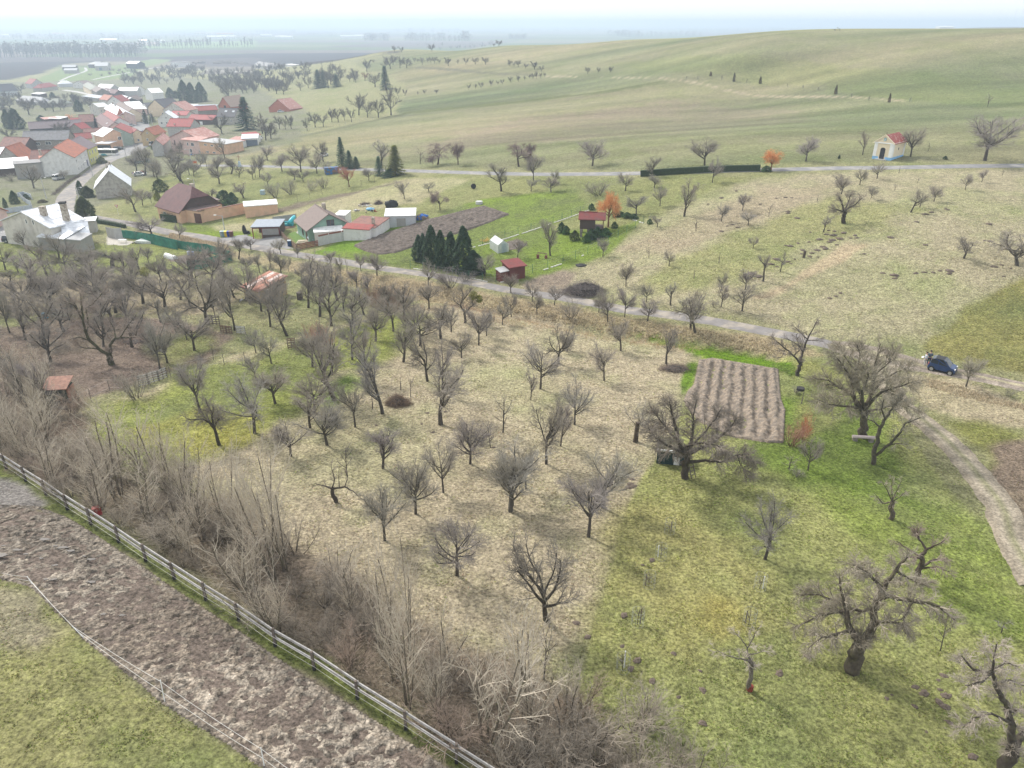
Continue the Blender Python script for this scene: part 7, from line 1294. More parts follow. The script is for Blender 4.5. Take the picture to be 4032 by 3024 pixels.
LM = [('the cream chapel',3480,600),('the blue car',3690,1460),('the big lime with the bench',3400,1700),('the pale ploughed plot',2940,1600),('the great apple tree',2690,1830),('the rusty-roofed cabin',1010,1150),('the green net fence',800,1000),('the brush pile',2300,1140),('the timber chalet',2290,900),('the white greenhouse',1960,985),('the red garden shed',2050,1070),('the thuja group',1740,1050),('the open carport',1030,890),('the sage green house',1280,870),('the maroon-roofed house',680,850),('the silver-roofed farmhouse',260,900),('the long clipped hedge',2750,680),('the orange willow by the chalet',2380,800),('the small orange willow',3030,640),('the hay heap',1565,1590),('the pallet fence',600,1490),('the grey silver-roofed cottage',430,720),('the white bus',425,600),('the metal shed',1560,840),('the dark ploughed strip',1700,900),('the red pyramid-roofed barn',1100,410),('the white house at the bend',340,620),('the last garage',1010,560),('the blue spruces',1370,640),('the golden-green conifer',1555,650),('the forked paddock tree',430,1410),('the turquoise barrel',180,1250),('the rail fence corner',120,1900),('the rail fence by the mud',900,2430),('the near rail fence end',1700,2950),('the mossy lawn',2750,2350),('the molehills on the slope',3300,980),('the straw strip on the slope',3150,1080),('the old hollow tree',3320,860),('the gnarled right-hand tree',3361,2600),('the wayside cross',945,660),('the orchard corner at the fork',1180,430),('the ridge tree line',1750,185),('the middle field row',1850,320),('the pollard trunk',3510,2040),('the caged saplings',2550,2300),('the track fork',3450,1430),('the mistletoe tree',1830,1270),('the roadside ditch',2500,1340),('the centre of the meadow orchard',1750,1800)]
ADJ = {'v':('round-headed bare fruit tree','tree'),'u':('upright bare tree with rising branches','tree'),'g':('gnarled old bare fruit tree','tree'),'w':('drooping purplish bare tree','tree'),'t':('thin young bare tree','tree'),'s':('many-stemmed leafless bush','bush'),'p':('tall pale clump of bare poles','tree'),'k':('knobbly pollarded bare tree','tree'),'p2':('purple-grey bare tree','tree'),'r':('reddish-twigged bare tree','tree')}
NMK = {'s':'leafless_bush','p':'pole_clump','t':'young_tree','v':'fruit_tree','g':'fruit_tree','k':'fruit_tree'}
rows = []
for src, thick in ((TR, False), (TH, True)):
    for rg_, L_ in src.items():
        s = RG[rg_][2]
        for x, y, top, w, k in L_:
            fx, fy = full(rg_, x, y); rows.append([fx, fy, full(rg_, x, top)[1], w / s, k, thick])
keep = []
for q in rows:
    if q[3] < 8 or any(abs(q[0]-p[0]) < 11 and abs(q[1]-p[1]) < 9 for p in keep): continue
    keep.append(q)
used = {}
ORD = ['', 'second ', 'third ', 'fourth ', 'fifth ', 'sixth ', 'seventh ', 'eighth ', 'ninth ', 'tenth ', 'eleventh ', 'twelfth ', 'thirteenth ', 'fourteenth ', 'fifteenth ']
def lab_tree(fx, fy, kind, hpx):
    d = sorted((math.hypot(fx-a, (fy-b)*1.4), n, a, b) for n, a, b in LM)[0]; _, n, a, b = d; dx, dy = fx-a, (fy-b)*1.4
    rel_ = ('right of' if dx > 0 else 'left of') if abs(dx) > abs(dy) else ('behind' if dy < 0 else 'in front of')
    sz = 'large ' if hpx > 330 else 'small ' if hpx < 75 else ''
    return sz + ADJ[kind][0], rel_, n
info = [(q, *lab_tree(q[0], q[1], q[4], q[1]-q[2])) for q in keep]; grp = {}
for it in info: grp.setdefault(it[1:], []).append(it)
LBL = {}
for (a, rel_, n), L_ in grp.items():
    lm = [(x, y) for nn, x, y in LM if nn == n][0]; L_.sort(key=lambda it: math.hypot(it[0][0]-lm[0], it[0][1]-lm[1]))
    for i, it in enumerate(L_):
        LBL[id(it[0])] = f"{a} {rel_} {n}" if len(L_) == 1 else f"{a} {rel_} {n}, {ORD[min(i, 14)]}{'nearest' if i == 0 else 'closest'}".replace('tall pale clump of bare poles', 'pale clump of bare poles')
for q in keep:
    fx, fy, ft, w, k, thick = q; g = G_(fx, fy); hgt = max(.8, vheight(g, 0, ft)) ; d = depth(g); Wm = w * d / FPX
    kk = {'p2':'w','r':'v'}.get(k, k); far = g.y > 300
    if far and kk not in 's': kk = 'f'
    t = rnd.uniform(.8, 1.12); tint = (t, t*rnd.uniform(.96,1.03), t*rnd.uniform(.92,1.05))
    if k == 'p2' or k == 'w': tint = (.80,.66,.70)
    if k == 'r': tint = (1.3,.62,.5)
    if k == 'p': tint = (1.55,1.5,1.38)
    if k == 's' and thick: tint = (1.08*t,1.02*t,.94*t)
    if k == 'g': tint = (.92*t,.90*t,.86*t)
    if far: tint = tuple(c*.5 for c in tint)
    ln = 0.0
    if kk == 's': hgt = min(hgt, Wm * 1.0); Wm *= 1.15
    if kk == 'p': Wm = min(Wm * 1.15, hgt * .7)
    place(kk, g, Wm*1.04, hgt*1.02, LBL[id(q)], ADJ[k][1], 'leafless bushes and poles of the fence thicket' if thick else 'bare trees of the orchards and gardens', NMK.get(k, 'bare_tree'), tint, lean=ln)
# (orchard fill)
# the old orchard on the left: the many trees behind one another
def fill(reg, poly, n, dmin, h0, h1, kinds, label, group, seed, tint):
    r = random.Random(seed); P_ = poly_g(reg, poly); A_ = np.array(P_); have = [tuple(G_(q[0], q[1])[:2]) for q in keep if abs(q[0]-full(reg, *poly[0])[0]) < 1800]; k = t = 0
    while k < n and t < 6000:
        t += 1; x, y = r.uniform(A_[:,0].min(), A_[:,0].max()), r.uniform(A_[:,1].min(), A_[:,1].max())
        if not inside(np.array([x]), np.array([y]), P_)[0] or any((x-a)**2+(y-b)**2 < dmin*dmin for a, b in have): continue
        have.append((x, y)); kd = r.choice(kinds); h = r.uniform(h0, h1); c = r.uniform(.8, 1.1); k += 1
        place(kd, (x, y, zat(x, y)), h*r.uniform(.75,1.05)*(.7 if kd == 'u' else 1), h, label, 'tree', group, 'old_tree', tuple(q*c for q in tint))
fill('Q', [(-300,450),(1000,450),(1900,520),(2900,640),(3900,700),(4300,900),(4000,1150),(3400,1180),(2300,1400),(1900,1450),(900,1500),(-300,1400)], 44, 3.4, 4.6, 7.2, 'vgguv', 'leafless old tree in the crowded orchard around the paddock', 'leafless trees of the crowded old orchard', 51, (.95,.92,.90))
fill('C', [(100,880),(700,960),(900,1200),(1500,1180),(1600,1500),(900,1450),(300,1450),(0,1300)], 14, 5, 4, 6.5, 'vg', 'leafless fruit tree in the plots below the village', 'leafless trees below the village', 52, (.9,.88,.86))
fill('P', [(-200,300),(900,180),(1000,330),(780,820),(500,1000),(-300,1150)], 12, 3.2, 3.6, 5.6, 'vu', 'leafless fruit tree among the close rows at the mossy end of the orchard', 'leafless trees at the mossy end of the orchard', 53, (1,.97,.93))
# the rest of the thicket, bush by bush
r = random.Random(31); tp_poly = poly_g('Z', [(-60,1500),(200,1460),(330,1700),(560,1880),(900,1980),(1080,2140),(1300,2240),(1560,2400),(1900,2600),(2300,2760),(2560,2900),(2600,3060),(2000,3080),(1640,2840),(1250,2590),(800,2310),(300,1985),(-60,1790)])
got = [tuple(G_(q[0], q[1])[:2]) for q in keep if q[5]]; A_ = np.array(tp_poly); t = 0; nb2 = 0
TW = ['grey-brown','reddish-brown','pale grey','dark brown']
while nb2 < 44 and t < 9000:
    t += 1; x, y = r.uniform(A_[:,0].min(), A_[:,0].max()), r.uniform(A_[:,1].min(), A_[:,1].max())
    if not inside(np.array([x]), np.array([y]), tp_poly)[0] or any((x-a)**2+(y-b)**2 < 3.2 for a, b in got): continue
    got.append((x, y)); c = r.randrange(4); h = r.uniform(1.6, 3.0); place('s', (x, y, zat(x, y)), h*r.uniform(1.1,1.5), h, TW[c] + ' leafless bush grown into the dense thicket along the rail fence', 'bush', 'bushes crowding the thicket along the rail fence', 'leafless_bush', ((1.05,1.0,.92),(1.15,.98,.88),(1.35,1.3,1.2),(.9,.84,.78))[c]); nb2 += 1
nb2 = t = 0
while nb2 < 30 and t < 4000:
    t += 1; x, y = r.uniform(A_[:,0].min(), A_[:,0].max()), r.uniform(A_[:,1].min(), A_[:,1].max())
    if not inside(np.array([x]), np.array([y]), tp_poly)[0] or any((x-a)**2+(y-b)**2 < 5 for a, b in got[-nb2-1:]): continue
    got.append((x, y)); h = r.uniform(3.8, 6.6); place('p', (x, y, zat(x, y)), h*r.uniform(.42,.6), h, 'pale slender clump of poles rising out of the fence thicket', 'tree', 'slender pole clumps rising out of the fence thicket', 'pole_clump', (1.5,1.45,1.32)); nb2 += 1
# shrubs with coloured wood
def one(kind, reg, x, y, top, w, label, tint=(1,1,1), name='bare_tree', cat='tree', grp_=None, hm=None, idx=None):
    g = GP(reg, x, y); d = depth(g); return place(kind, g, w / RG[reg][2] * d / FPX, hm or max(.3, vheight(g, 0, full(reg, x, top)[1])), label, cat, grp_, name, tint, idx=idx)
for i, (x, y, t, w) in enumerate(((1550,1300,980,250),(1450,1240,1000,200),(1640,1330,1040,200))): one('s','R',x,y,t,w,('pink-twigged bush in the middle of the pinkish thicket','pink-twigged bush nearest the brown board fence','pink-twigged bush on the meadow side of the thicket')[i],(1.25,.70,.68),'leafless_bush','bush')
one('s','M',1900,960,650,130,'upright red-twigged bush right of the ploughed plot',(1.7,.62,.45),'leafless_bush','bush'); one('s','M',1790,1010,780,260,'brownish red bush at the corner of the ploughed plot',(1.15,.70,.55),'leafless_bush','bush')
one('O','G',1650,360,85,215,'golden orange weeping willow beside the timber chalet',(2.1,1.15,.55),'willow_tree',idx=0); one('O','J',75,1330,1140,215,'small orange willow with rounded crown beside the upper road',(2.1,1.15,.55),'willow_tree',idx=1)
for x, y, w in ((1785,450,100),): one('s','G',x-1020,y+15,430,80,'yellowish shrub behind the greenhouse',(2.4,1.6,.5),'leafless_bush','bush')
one('s','B',930,560,480,120,'hazy orange shrub in the village gardens',(2.6,1.1,.6),'leafless_bush','bush')
# evergreens
gre = (1,1,1)
for i, (x, y, t, w) in enumerate(((280,600,420,75),(312,612,410,70),(372,640,355,90),(440,655,390,85),(515,672,400,90),(603,690,362,115),(672,700,530,110))): one('T','G',x,y,t,w*1.4,('first thuja of the dense dark group','second thuja of the dense dark group','tall third thuja of the dense dark group','fourth thuja of the dense dark group','fifth thuja of the dense dark group','tallest pointed thuja at the lane end of the group','lowest thuja at the lane end of the group')[i],(.75,.85,.9),'thuja','conifer','dark thuja group by the lane')
for rg_, x, y, t, w, lb, c in (('D',1085,850,560,240,'big rounded golden-green thuja in front of the bend',(1.5,1.15,.75)),('D',1010,760,590,120,'darker left half of the paired thuja at the bend',(1.3,1.1,.7)),('D',190,640,480,110,'dark cone-shaped conifer in the walled garden',(.8,.9,.8)),('D',75,690,565,55,'thin columnar conifer in the walled garden',(.8,.95,.9)),('D',1010,520,355,90,'dark green conifer left of the grey cottage',(.8,1.0,.9)),('D',1100,560,420,160,'dull olive shrub conifer left of the grey cottage',(1.25,1.0,.75)),
   ('H',770,795,520,115,'tallest blue-green spruce beside the upper road',(.8,1.05,1.3)),('H',835,805,640,110,'middle blue-green spruce beside the upper road',(.8,1.05,1.3)),('H',892,805,695,85,'smallest blue-green spruce beside the upper road',(.8,1.05,1.3)),('H',1235,862,590,180,'yellow-green spruce beside the upper road',(2.4,1.6,.5)),('H',1092,865,690,100,'pale blue young spruce left of the yellow-green one',(1.1,1.4,1.7)),('H',1185,875,800,150,'low dark spruce skirt at the foot of the yellow-green one',(.8,1.0,1.0)),
   ('C',1570,700,255,290,'huge dark spruce standing in the village orchards',(.7,.9,1.0)),('C',250,620,430,120,'dark pine at the top of the street, left one',(.8,.9,1)),('C',330,600,480,100,'dark pine at the top of the street, right one',(.8,.9,1)),('C',300,810,690,60,'small dark conifer by the street pole',(.7,.8,.9)),('C',350,960,850,60,'dark columnar conifer before the pink house',(.7,.8,.9)),('C',885,740,640,100,'dark green bush-like conifer behind the pink house roof',(.8,.95,.9)),
   ('C',760,340,60,160,'tall conifer behind the red barns, left one',(.9,1.1,1.4)),('C',860,345,90,150,'tall conifer behind the red barns, middle one',(.9,1.1,1.4)),('C',980,330,85,160,'tall conifer behind the red barns, right one',(.9,1.1,1.4)),('C',570,280,150,110,'small conifer beside the white gables',(.8,1.0,1.2)),('C',650,290,190,90,'roundish conifer beside the small one',(.8,1.0,1.2)),
   ('B',120,680,440,130,'tall dark conifer in the left gardens, left one',(.75,.9,1)),('B',230,690,430,190,'tall dark conifer in the left gardens, right one',(.75,.9,1)),('B',1035,460,310,120,'dark conifer behind the weathered barn',(.75,.9,1.1)),('B',540,580,510,110,'low dark conifer beside the open garden shed',(.7,.9,.9)),('B',1245,690,560,150,'rounded dark conifer in front of the maroon roof',(.7,.85,.9)),('B',1015,740,650,60,'small pointed conifer by the magenta roof',(.7,.85,.9)),('B',690,280,210,80,'dark bushy conifer by the mossy cottage',(.8,1,1.1)),
   ('X',955,650,470,95,'large dark spruce at the orchard corner below the hill field',(.7,.95,1.15)),('X',470,640,500,90,'dark pine group member in the far gardens, left',(.8,1,1.2)),('X',510,635,505,70,'dark pine group member in the far gardens, right',(.8,1,1.2)),('X',600,630,535,85,'dark pine beside the lone tall bare tree',(.8,1,1.2)),
   ('J',620,688,608,26,'brown columnar conifer on the field path, third of four',(2.0,.75,.5)),('J',1072,757,680,22,'brown columnar conifer nearest the path bend above the chapel',(2.0,.75,.5)),('I',1967,600,520,22,'dark columnar conifer on the field path, first of four',(1.5,.7,.6)),('I',2195,618,555,26,'brown columnar conifer on the field path, second of four',(1.9,.75,.5)),('I',1765,552,512,22,'small rusty conifer beyond the field path',(2.6,.8,.6)),('J',650,1232,1200,22,'tiny dark conifer left of the chapel',(.6,.7,.6))):
    spr = ('spruce' in lb or 'pine' in lb) ; kind = 'F' if spr else 'T'; one(kind, rg_, x, y, t, w, lb, c, 'spruce_tree' if spr else 'thuja', 'conifer')
for rg_, x, y, t, w, lb, c in (('G',1405,455,385,70,'round golden-green shrub at the left foot of the chalet',(1.3,1.0,.6)),('G',1490,470,412,60,'round dark green shrub below the chalet',(.9,1.2,.6)),('G',1525,450,375,80,'dark juniper shrub in the middle of the chalet bed',(.8,1,.8)),('G',1570,440,360,80,'taller dark shrub in the middle of the chalet bed',(.8,1,.8)),('G',1630,425,365,80,'bright green shrub at the right end of the chalet bed',(1,1.35,.7)),('G',1695,365,322,45,'small round shrub on the lawn right of the chalet',(.9,1.1,.7)),('G',1310,400,325,60,'dark shrub left of the chalet piers',(.8,1,.7)),('G',1345,410,350,50,'greener shrub left of the chalet piers',(.9,1.25,.6)),('G',1528,232,188,44,'trimmed dark shrub behind the chalet roof',(.8,1,.7)),
   ('G',1720,275,240,90,'hedge shrub right of the willow',(.8,1,.7)),('G',1785,288,252,70,'second hedge shrub right of the willow',(.8,1,.7)),('G',1835,298,262,60,'third hedge shrub right of the willow',(.8,1,.7)),('G',1950,335,300,40,'bright green shrub at the garden tip',(1,1.3,.6)),('J',35,1340,1293,75,'round dark shrub at the foot of the small orange willow',(.8,1.1,.6)),('J',1545,1238,1210,35,'small dark juniper right of the chapel',(.6,.8,.7)),
   ('E',1215,460,320,180,'tall dark rounded yew behind the peach wall',(.7,.95,.7)),('E',1315,470,345,130,'second dark rounded yew behind the peach wall',(.7,.95,.7)),('E',1270,540,425,165,'big round clipped shrub behind the peach wall',(.75,1.1,.55)),('E',385,440,335,85,'yellow conifer left of the maroon-roofed house',(3.4,2.2,.35)),('E',420,330,180,170,'ivy-clad olive tree behind the maroon-roofed house',(1.5,1.2,.6)),('B',1330,1140,1060,130,'rounded ragged shrub on the grass island before the bus',(1.6,1.2,.7)),('D',530,625,588,110,'low dark purple shrub on the verge',(1.6,.8,.9)),('D',330,590,520,90,'grey-green shrub before the far garden fence',(1,1,.9))):
    one('B', rg_, x, y, t, w*1.1, lb, c, 'shrub', 'shrub')
# clipped hedges: boxes of leaf faces
def hedge(label, reg, pts, h, w, tint=(1,1,1), dens=900):
    P_ = [GP(reg, *p) for p in pts]; o = P_[0]; r = random.Random(len(label)); V = []; root = empty('hedge', o, 0, label, 'hedge')
    core = MB()
    for a, b in zip(P_[:-1], P_[1:]):
        a = Vector((a.x,a.y,zat(a.x,a.y))); b = Vector((b.x,b.y,zat(b.x,b.y))); e = b-a; L = e.length; e.normalize(); n_ = Vector((-e.y,e.x,0)).normalized(); core.beam(a-o+Vector((0,0,h*.42)), b-o+Vector((0,0,h*.42)), w*.8, h*.84)
        for k in range(int(L*dens*(w+2*h)/10)):
            t = r.random()*L; q = r.random()*(w+2*h); lump = .06*math.sin(t*2.1)+.05*math.sin(t*5.3)
            if q < h: s, z = -w/2-lump, q; nn = (-n_.x,-n_.y,.2)
            elif q < h+w: s, z = q-h-w/2, h+lump; nn = (0,0,1)
            else: s, z = w/2+lump, q-h-w; nn = (n_.x,n_.y,.2)
            p = a-o+e*t+n_*s+Vector((0,0,z)); u = Vector(rvec(norm3(nn), r.uniform(.3,1.5), r)); v = Vector(rvec(norm3(nn), r.uniform(.3,1.5), r)); sz = r.uniform(.06,.13); V += [p, p+u*sz, p+v*sz]
    f_ = link('foliage', np_mesh('hedge_foliage', np.array([tuple(v) for v in V]), np.arange(len(V)).reshape(-1,3), needle), root); f_.color = (*tint,1); core.build('core', mat('hedge_core', (.03,.045,.02), .95), root)
hedge('long clipped evergreen hedge beside the upper road','I',[(1155,1425),(1400,1408),(1700,1392),(1950,1382),(2195,1378)],1.5,1.3,(1.1,1.25,.7),300)
hedge('low clipped hedge between the silver farm and the lane','D',[(1225,880),(1330,895),(1440,915),(1560,940)],.9,.8,(.9,1.1,.8),500)
hedge('block-shaped dark hedge before the peach house window','E',[(445,690),(540,700),(640,712)],1.9,1.2,(.75,1.05,.6),500)
def bushrow(label, reg, pts, h, w, n, seed, tint):
    """a long leafless hedge one cannot count the stems of"""
    P_ = [GP(reg, *p) for p in pts]; r = random.Random(seed); out = []; o = P_[0]
    for i in range(n):
        k = r.randrange(len(P_)-1); p = P_[k].lerp(P_[k+1], r.random()) - o; a = r.uniform(-w/2,w/2); b = r.uniform(-w/2,w/2); z0 = zat(p.x+o.x+a, p.y+o.y+b)-o.z; d = norm3((r.gauss(0,.5), r.gauss(0,.5), 1)); L = h*r.uniform(.5,1.1)
        q1 = (p.x+a+d[0]*L*.5, p.y+b+d[1]*L*.5, z0+d[2]*L*.5); q2 = (q1[0]+r.gauss(0,.25)+d[0]*L*.5, q1[1]+r.gauss(0,.25)+d[1]*L*.5, q1[2]+L*.45); out.append(([(p.x+a,p.y+b,z0), q1, q2], [.02,.014,.006]))
        for _ in range(3): e = norm3((r.gauss(0,1), r.gauss(0,1), r.uniform(0,1))); out.append(([q1, (q1[0]+e[0]*L*.3, q1[1]+e[1]*L*.3, q1[2]+e[2]*L*.3)], [.012,.005]))
    V, F_ = blades(out, r, 1.6); ob = link('bare_hedge', np_mesh('bare_hedge', V, F_, twig), None, o); ob.color = (*tint, 1); return tag(ob, label, 'hedge')
bushrow('dark leafless hedge curving along the village road','B',[(700,1560),(790,1480),(880,1400),(960,1345),(1040,1310)],1.0,1.6,900,1,(.5,.42,.45))
for o_ in (bushrow('x','Z',[(1480,1165),(1560,1210)],1.8,5,900,2,(.95,.72,.6)), ): tag(o_, 'brown dense leafless bush mass at the orchard corner by the lane', 'bush'); o_.name = 'leafless_bush'
def undergrowth(nm, reg, poly, n, h, seed, tint, kind='stuff', wd=1.0):
    P_ = poly_g(reg, poly); A_ = np.array(P_); rs = np.random.RandomState(seed); x0, y0 = A_.min(0); x1, y1 = A_.max(0); X_ = rs.uniform(x0,x1,n*4); Y_ = rs.uniform(y0,y1,n*4); k = np.where(inside(X_,Y_,P_) & (fbm(X_,Y_,2.2,2) > .42))[0][:n]; X_, Y_ = X_[k], Y_[k]; n = len(X_); Z_ = tz(X_,Y_)
    r = random.Random(seed); out = []
    for i in range(n):
        d = norm3((r.gauss(0,.6), r.gauss(0,.6), r.uniform(.4,1.3))); L = h*r.uniform(.4,1.2); p = (X_[i],Y_[i],Z_[i]); q = (p[0]+d[0]*L*.6+r.gauss(0,.05), p[1]+d[1]*L*.6+r.gauss(0,.05), p[2]+d[2]*L*.6); out.append(([p, q, (q[0]+r.gauss(0,.2)*L, q[1]+r.gauss(0,.2)*L, q[2]+L*.25)], [.013,.009,.004]))
    V, F_ = blades(out, r, wd); o = link(nm, np_mesh(nm, V, F_, twig)); o.color = (*tint,1); return tag(o, kind=kind)
undergrowth('undergrowth','Z',[(0,1560),(300,1540),(330,1740),(560,1890),(900,1990),(1100,2140),(1500,2330),(1900,2560),(2200,2680),(2500,2860),(2560,3100),(1950,3100),(1600,2850),(1250,2600),(800,2330),(300,2000),(0,1810)],8000,.5,5,(1.6,1.4,1.15))
undergrowth('undergrowth','Z',[(1650,1190),(1990,1245),(2300,1290),(2700,1352),(2860,1385),(2700,1392),(2350,1340),(1980,1280),(1640,1215)],4500,.7,6,(1.75,1.35,1.0)); undergrowth('undergrowth','R',[(100,900),(2200,900),(2300,1300),(900,1500),(0,1400)],3000,.4,7,(1.5,1.2,1.0))
# trees of the village gardens and the plain: the same far tree many times
r = random.Random(77)
def scatter(kind, reg, poly, n, h0, h1, label, group, tint, minpx=14, seed=1, w=.85):
    r = random.Random(seed); P_ = poly_g(reg, poly); A_ = np.array(P_); x0, y0 = A_.min(0); x1, y1 = A_.max(0); got = []; t = 0
    while len(got) < n and t < n*60:
        t += 1; x, y = r.uniform(x0,x1), r.uniform(y0,y1)
        if inside(np.array([x]), np.array([y]), P_)[0] and all((x-a)**2+(y-b)**2 > 14 for a, b in got): got.append((x, y))
    for x, y in got:
        h = r.uniform(h0,h1); c = r.uniform(.8,1.15); place(kind, (x,y,zat(x,y)), h*w*r.uniform(.8,1.15), h, label, 'tree', group, 'leafless_bush' if kind == 's' else 'garden_tree', tuple(q*c for q in tint))
scatter('f','A',[(1030,660),(1300,620),(1650,600),(2100,640),(2212,700),(2212,830),(2000,800),(1800,700),(1500,730),(1280,740),(1050,740)],105,6,11,'hazy bare tree in the wooded gardens behind the village','bare trees massed in the gardens behind the village',(.42,.40,.40),seed=3)
scatter('f','X',[(0,500),(180,500),(420,500),(700,540),(760,590),(700,620),(420,640),(200,690),(0,650)],75,6,10,'hazy bare tree in the orchards between village and hill','bare trees massed in the orchards between village and hill',(.42,.40,.40),seed=4)
scatter('f','B',[(20,260),(560,340),(900,300),(1200,380),(1000,450),(560,470),(250,440),(20,560)],58,4,8,'hazy bare fruit tree in the left village gardens','bare fruit trees of the left village gardens',(.42,.40,.40),seed=5)
scatter('s','A',[(770,640),(900,600),(1180,600),(1180,640),(900,660),(780,690)],12,3,5,'brownish bush along the farm road','bushes along the farm road',(.7,.6,.6),seed=6,w=1.4)
scatter('f','C',[(1100,30),(1990,0),(1990,250),(1600,240),(1100,180)],52,6,10,'hazy bare orchard tree right of the village conifers','bare orchard trees right of the village conifers',(.42,.40,.40),seed=8)
# poplar belts
r = random.Random(5); n_p = 0
for (xa, ya, xb, yb, n, hh) in ((-40,500,1190,497,54,27),(1215,428,2212,408,42,24),(-40,470,700,468,22,25)):
    for i in range(n):
        x = xa+(xb-xa)*(i+r.uniform(.1,.9))/n; g = GP('A', x, ya+(yb-ya)*i/n+r.uniform(-3,2)); h = hh*r.uniform(.75,1.1)*(1 if n != 42 else r.choice((.5,.8,1,1.1)))
        place('P', g, h*.36, h, 'tall bare poplar in the windbreak beyond the dark ploughed land' if n != 42 else 'bare poplar in the thin row along the pale green field', 'tree', 'poplars of the long windbreak' if n != 42 else 'thin poplar row along the pale green field', 'poplar_tree', (.5,.5,.5))
# woods and hedgerows of the plain, each one mass
def far_wood(reg, x0, x1, y, h, n, seed, deep=60):
    a = FAR(*full(reg, x0, y), 1100); b = FAR(*full(reg, x1, y), 1100); r = random.Random(seed); V = []; F_ = []; sc = max(1.0, a.y/1500)
    for i in range(n):
        p = a.lerp(b, r.random()); hh = h*r.uniform(.6,1.1); px, py = p.x, p.y+r.uniform(0,deep); z = zat(px,py)
        for k in range(26):
            q = (px+r.gauss(0,hh*.2), py+r.gauss(0,hh*.2), z+hh*r.uniform(.15,1)**.8); s = hh*.10*r.uniform(.6,1.6); m = len(V); d1 = rvec((0,0,1), r.uniform(.2,1.6), r); d2 = rvec((0,0,1), r.uniform(.2,1.6), r); V += [q, tuple(q[c]+d1[c]*s for c in range(3)), tuple(q[c]+d2[c]*s for c in range(3))]; F_.append((m,m+1,m+2))
        m = len(V); V += [(px-.3*sc,py,z-1),(px+.3*sc,py,z-1),(px,py,z+hh*.8)]; F_.append((m,m+1,m+2))
    o = link('far_woods', np_mesh('far_woods', np.array(V), np.array(F_), twig)); o.color = (.42,.42,.40,1); tag(o, kind='stuff')
for i, q in enumerate((('A',0,1190,494,24,150),('A',575,1100,345,20,80),('A',-20,560,345,20,70),('A',1100,2212,340,14,60),('A',0,900,290,18,60),('A',900,2212,300,16,70),('A',0,1000,262,20,50),('A',700,2212,255,22,60),('X',790,975,296,24,60),('X',1090,1380,296,24,70),('X',1380,1565,300,20,30),('X',1500,1565,300,34,14),('X',380,700,262,16,30),('X',980,1500,240,26,50),('X',1850,1975,282,18,24),('I',880,1040,205,26,40),('I',980,1200,215,26,40),('I',0,160,225,18,30),('I',1200,1700,205,22,50),('I',1500,2212,165,22,60),('J',0,380,160,26,60),('J',300,900,135,20,40),('J',1400,2212,118,16,70),('X',0,300,240,20,50),('I',100,1100,168,24,60),('X',1150,1700,330,8,26))): far_wood(q[0],q[1],q[2],q[3],q[4],q[5],i)
# ------------------------------------------------------------------ hero trees, limb by limb: x, y, depth offset (m), radius (m)
hero('bare_tree','M',(880,1290),[[(880,1290,0,.55),(885,1160,0,.46),(895,1070,0,.42)],[(895,1080,0,.32),(830,980,-.5,.26),(800,870,-1,.2),(760,710,-1.4,.12),(740,620,-1.6,.06)],[(895,1070,0,.3),(940,950,.6,.24),(945,850,1,.17),(960,700,1.3,.08),(985,600,1.5,.05)],[(900,1080,0,.28),(1000,1040,.8,.22),(1150,960,1.6,.17),(1280,850,2.2,.11),(1330,760,2.5,.06)],[(900,1150,0,.24),(1050,1130,-.8,.19),(1180,1150,-1.3,.15),(1330,1090,-1.6,.11),(1430,1075,-1.8,.08),(1490,1170,-2,.04)],[(885,1080,0,.24),(760,1020,-1.2,.18),(640,960,-2,.12),(560,850,-2.4,.06)],[(895,1060,0,.22),(1060,880,2,.15),(1150,760,2.6,.1),(1190,690,3,.05)],[(840,1000,0,.2),(720,850,1.5,.13),(640,760,2.2,.08),(590,690,2.6,.05)],[(1330,1090,-1.6,.08),(1370,1180,-1.7,.06),(1420,1290,-1.8,.03)],[(890,1010,0,.2),(1020,980,-2,.13),(1150,1000,-3,.08),(1250,1060,-3.4,.04)]],dict(n=[7,20,10,8],len=[3,1.4,.75,.45],trop=[0,.02,-.04,-.08,-.08],rad=[.1,.05,.018,.009]),1,'great weeping old apple tree with a shelter beneath its crown',(.72,.68,.64), rs=0.6)
hero('bare_tree','L',(860,1120),[[(860,1120,0,.62),(858,1000,0,.52),(858,900,0,.5)],[(855,900,0,.3),(780,800,-.6,.24),(760,640,-1,.17),(690,520,-1.3,.1),(600,400,-1.5,.05)],[(860,880,0,.3),(820,700,.5,.24),(800,560,.8,.17),(830,420,1,.1),(800,330,1.2,.05)],[(870,880,0,.3),(930,760,.5,.24),(950,600,.9,.17),(960,480,1.2,.1),(1000,330,1.4,.05)],[(880,880,0,.24),(1000,740,-1,.17),(1150,690,-2,.1),(1300,640,-2.6,.05)],[(870,860,0,.24),(1010,640,1.4,.17),(1150,560,2.2,.1),(1260,520,2.8,.05)],[(850,850,0,.24),(700,720,1.2,.16),(560,640,2,.1),(450,620,2.6,.05)],[(845,870,0,.2),(700,860,-1.6,.13),(560,840,-2.4,.08),(470,800,-3,.04)],[(880,900,0,.2),(1000,880,1.2,.13),(1180,830,2.4,.08),(1330,900,3,.04)],[(800,560,.8,.14),(700,440,.4,.08),(640,330,.2,.04)],[(950,600,.9,.12),(1080,480,.4,.08),(1130,380,.2,.04)],[(860,880,0,.22),(850,720,-2,.15),(900,600,-3,.1),(880,480,-3.4,.05)]],dict(n=[7,18,9,8],len=[3,1.6,.85,.48],rad=[.1,.05,.02,.01]),2,'broad old lime tree with thick trunk and bench at its foot',(1.0,.98,.85),(1.0,.95,.85), rs=0.68)
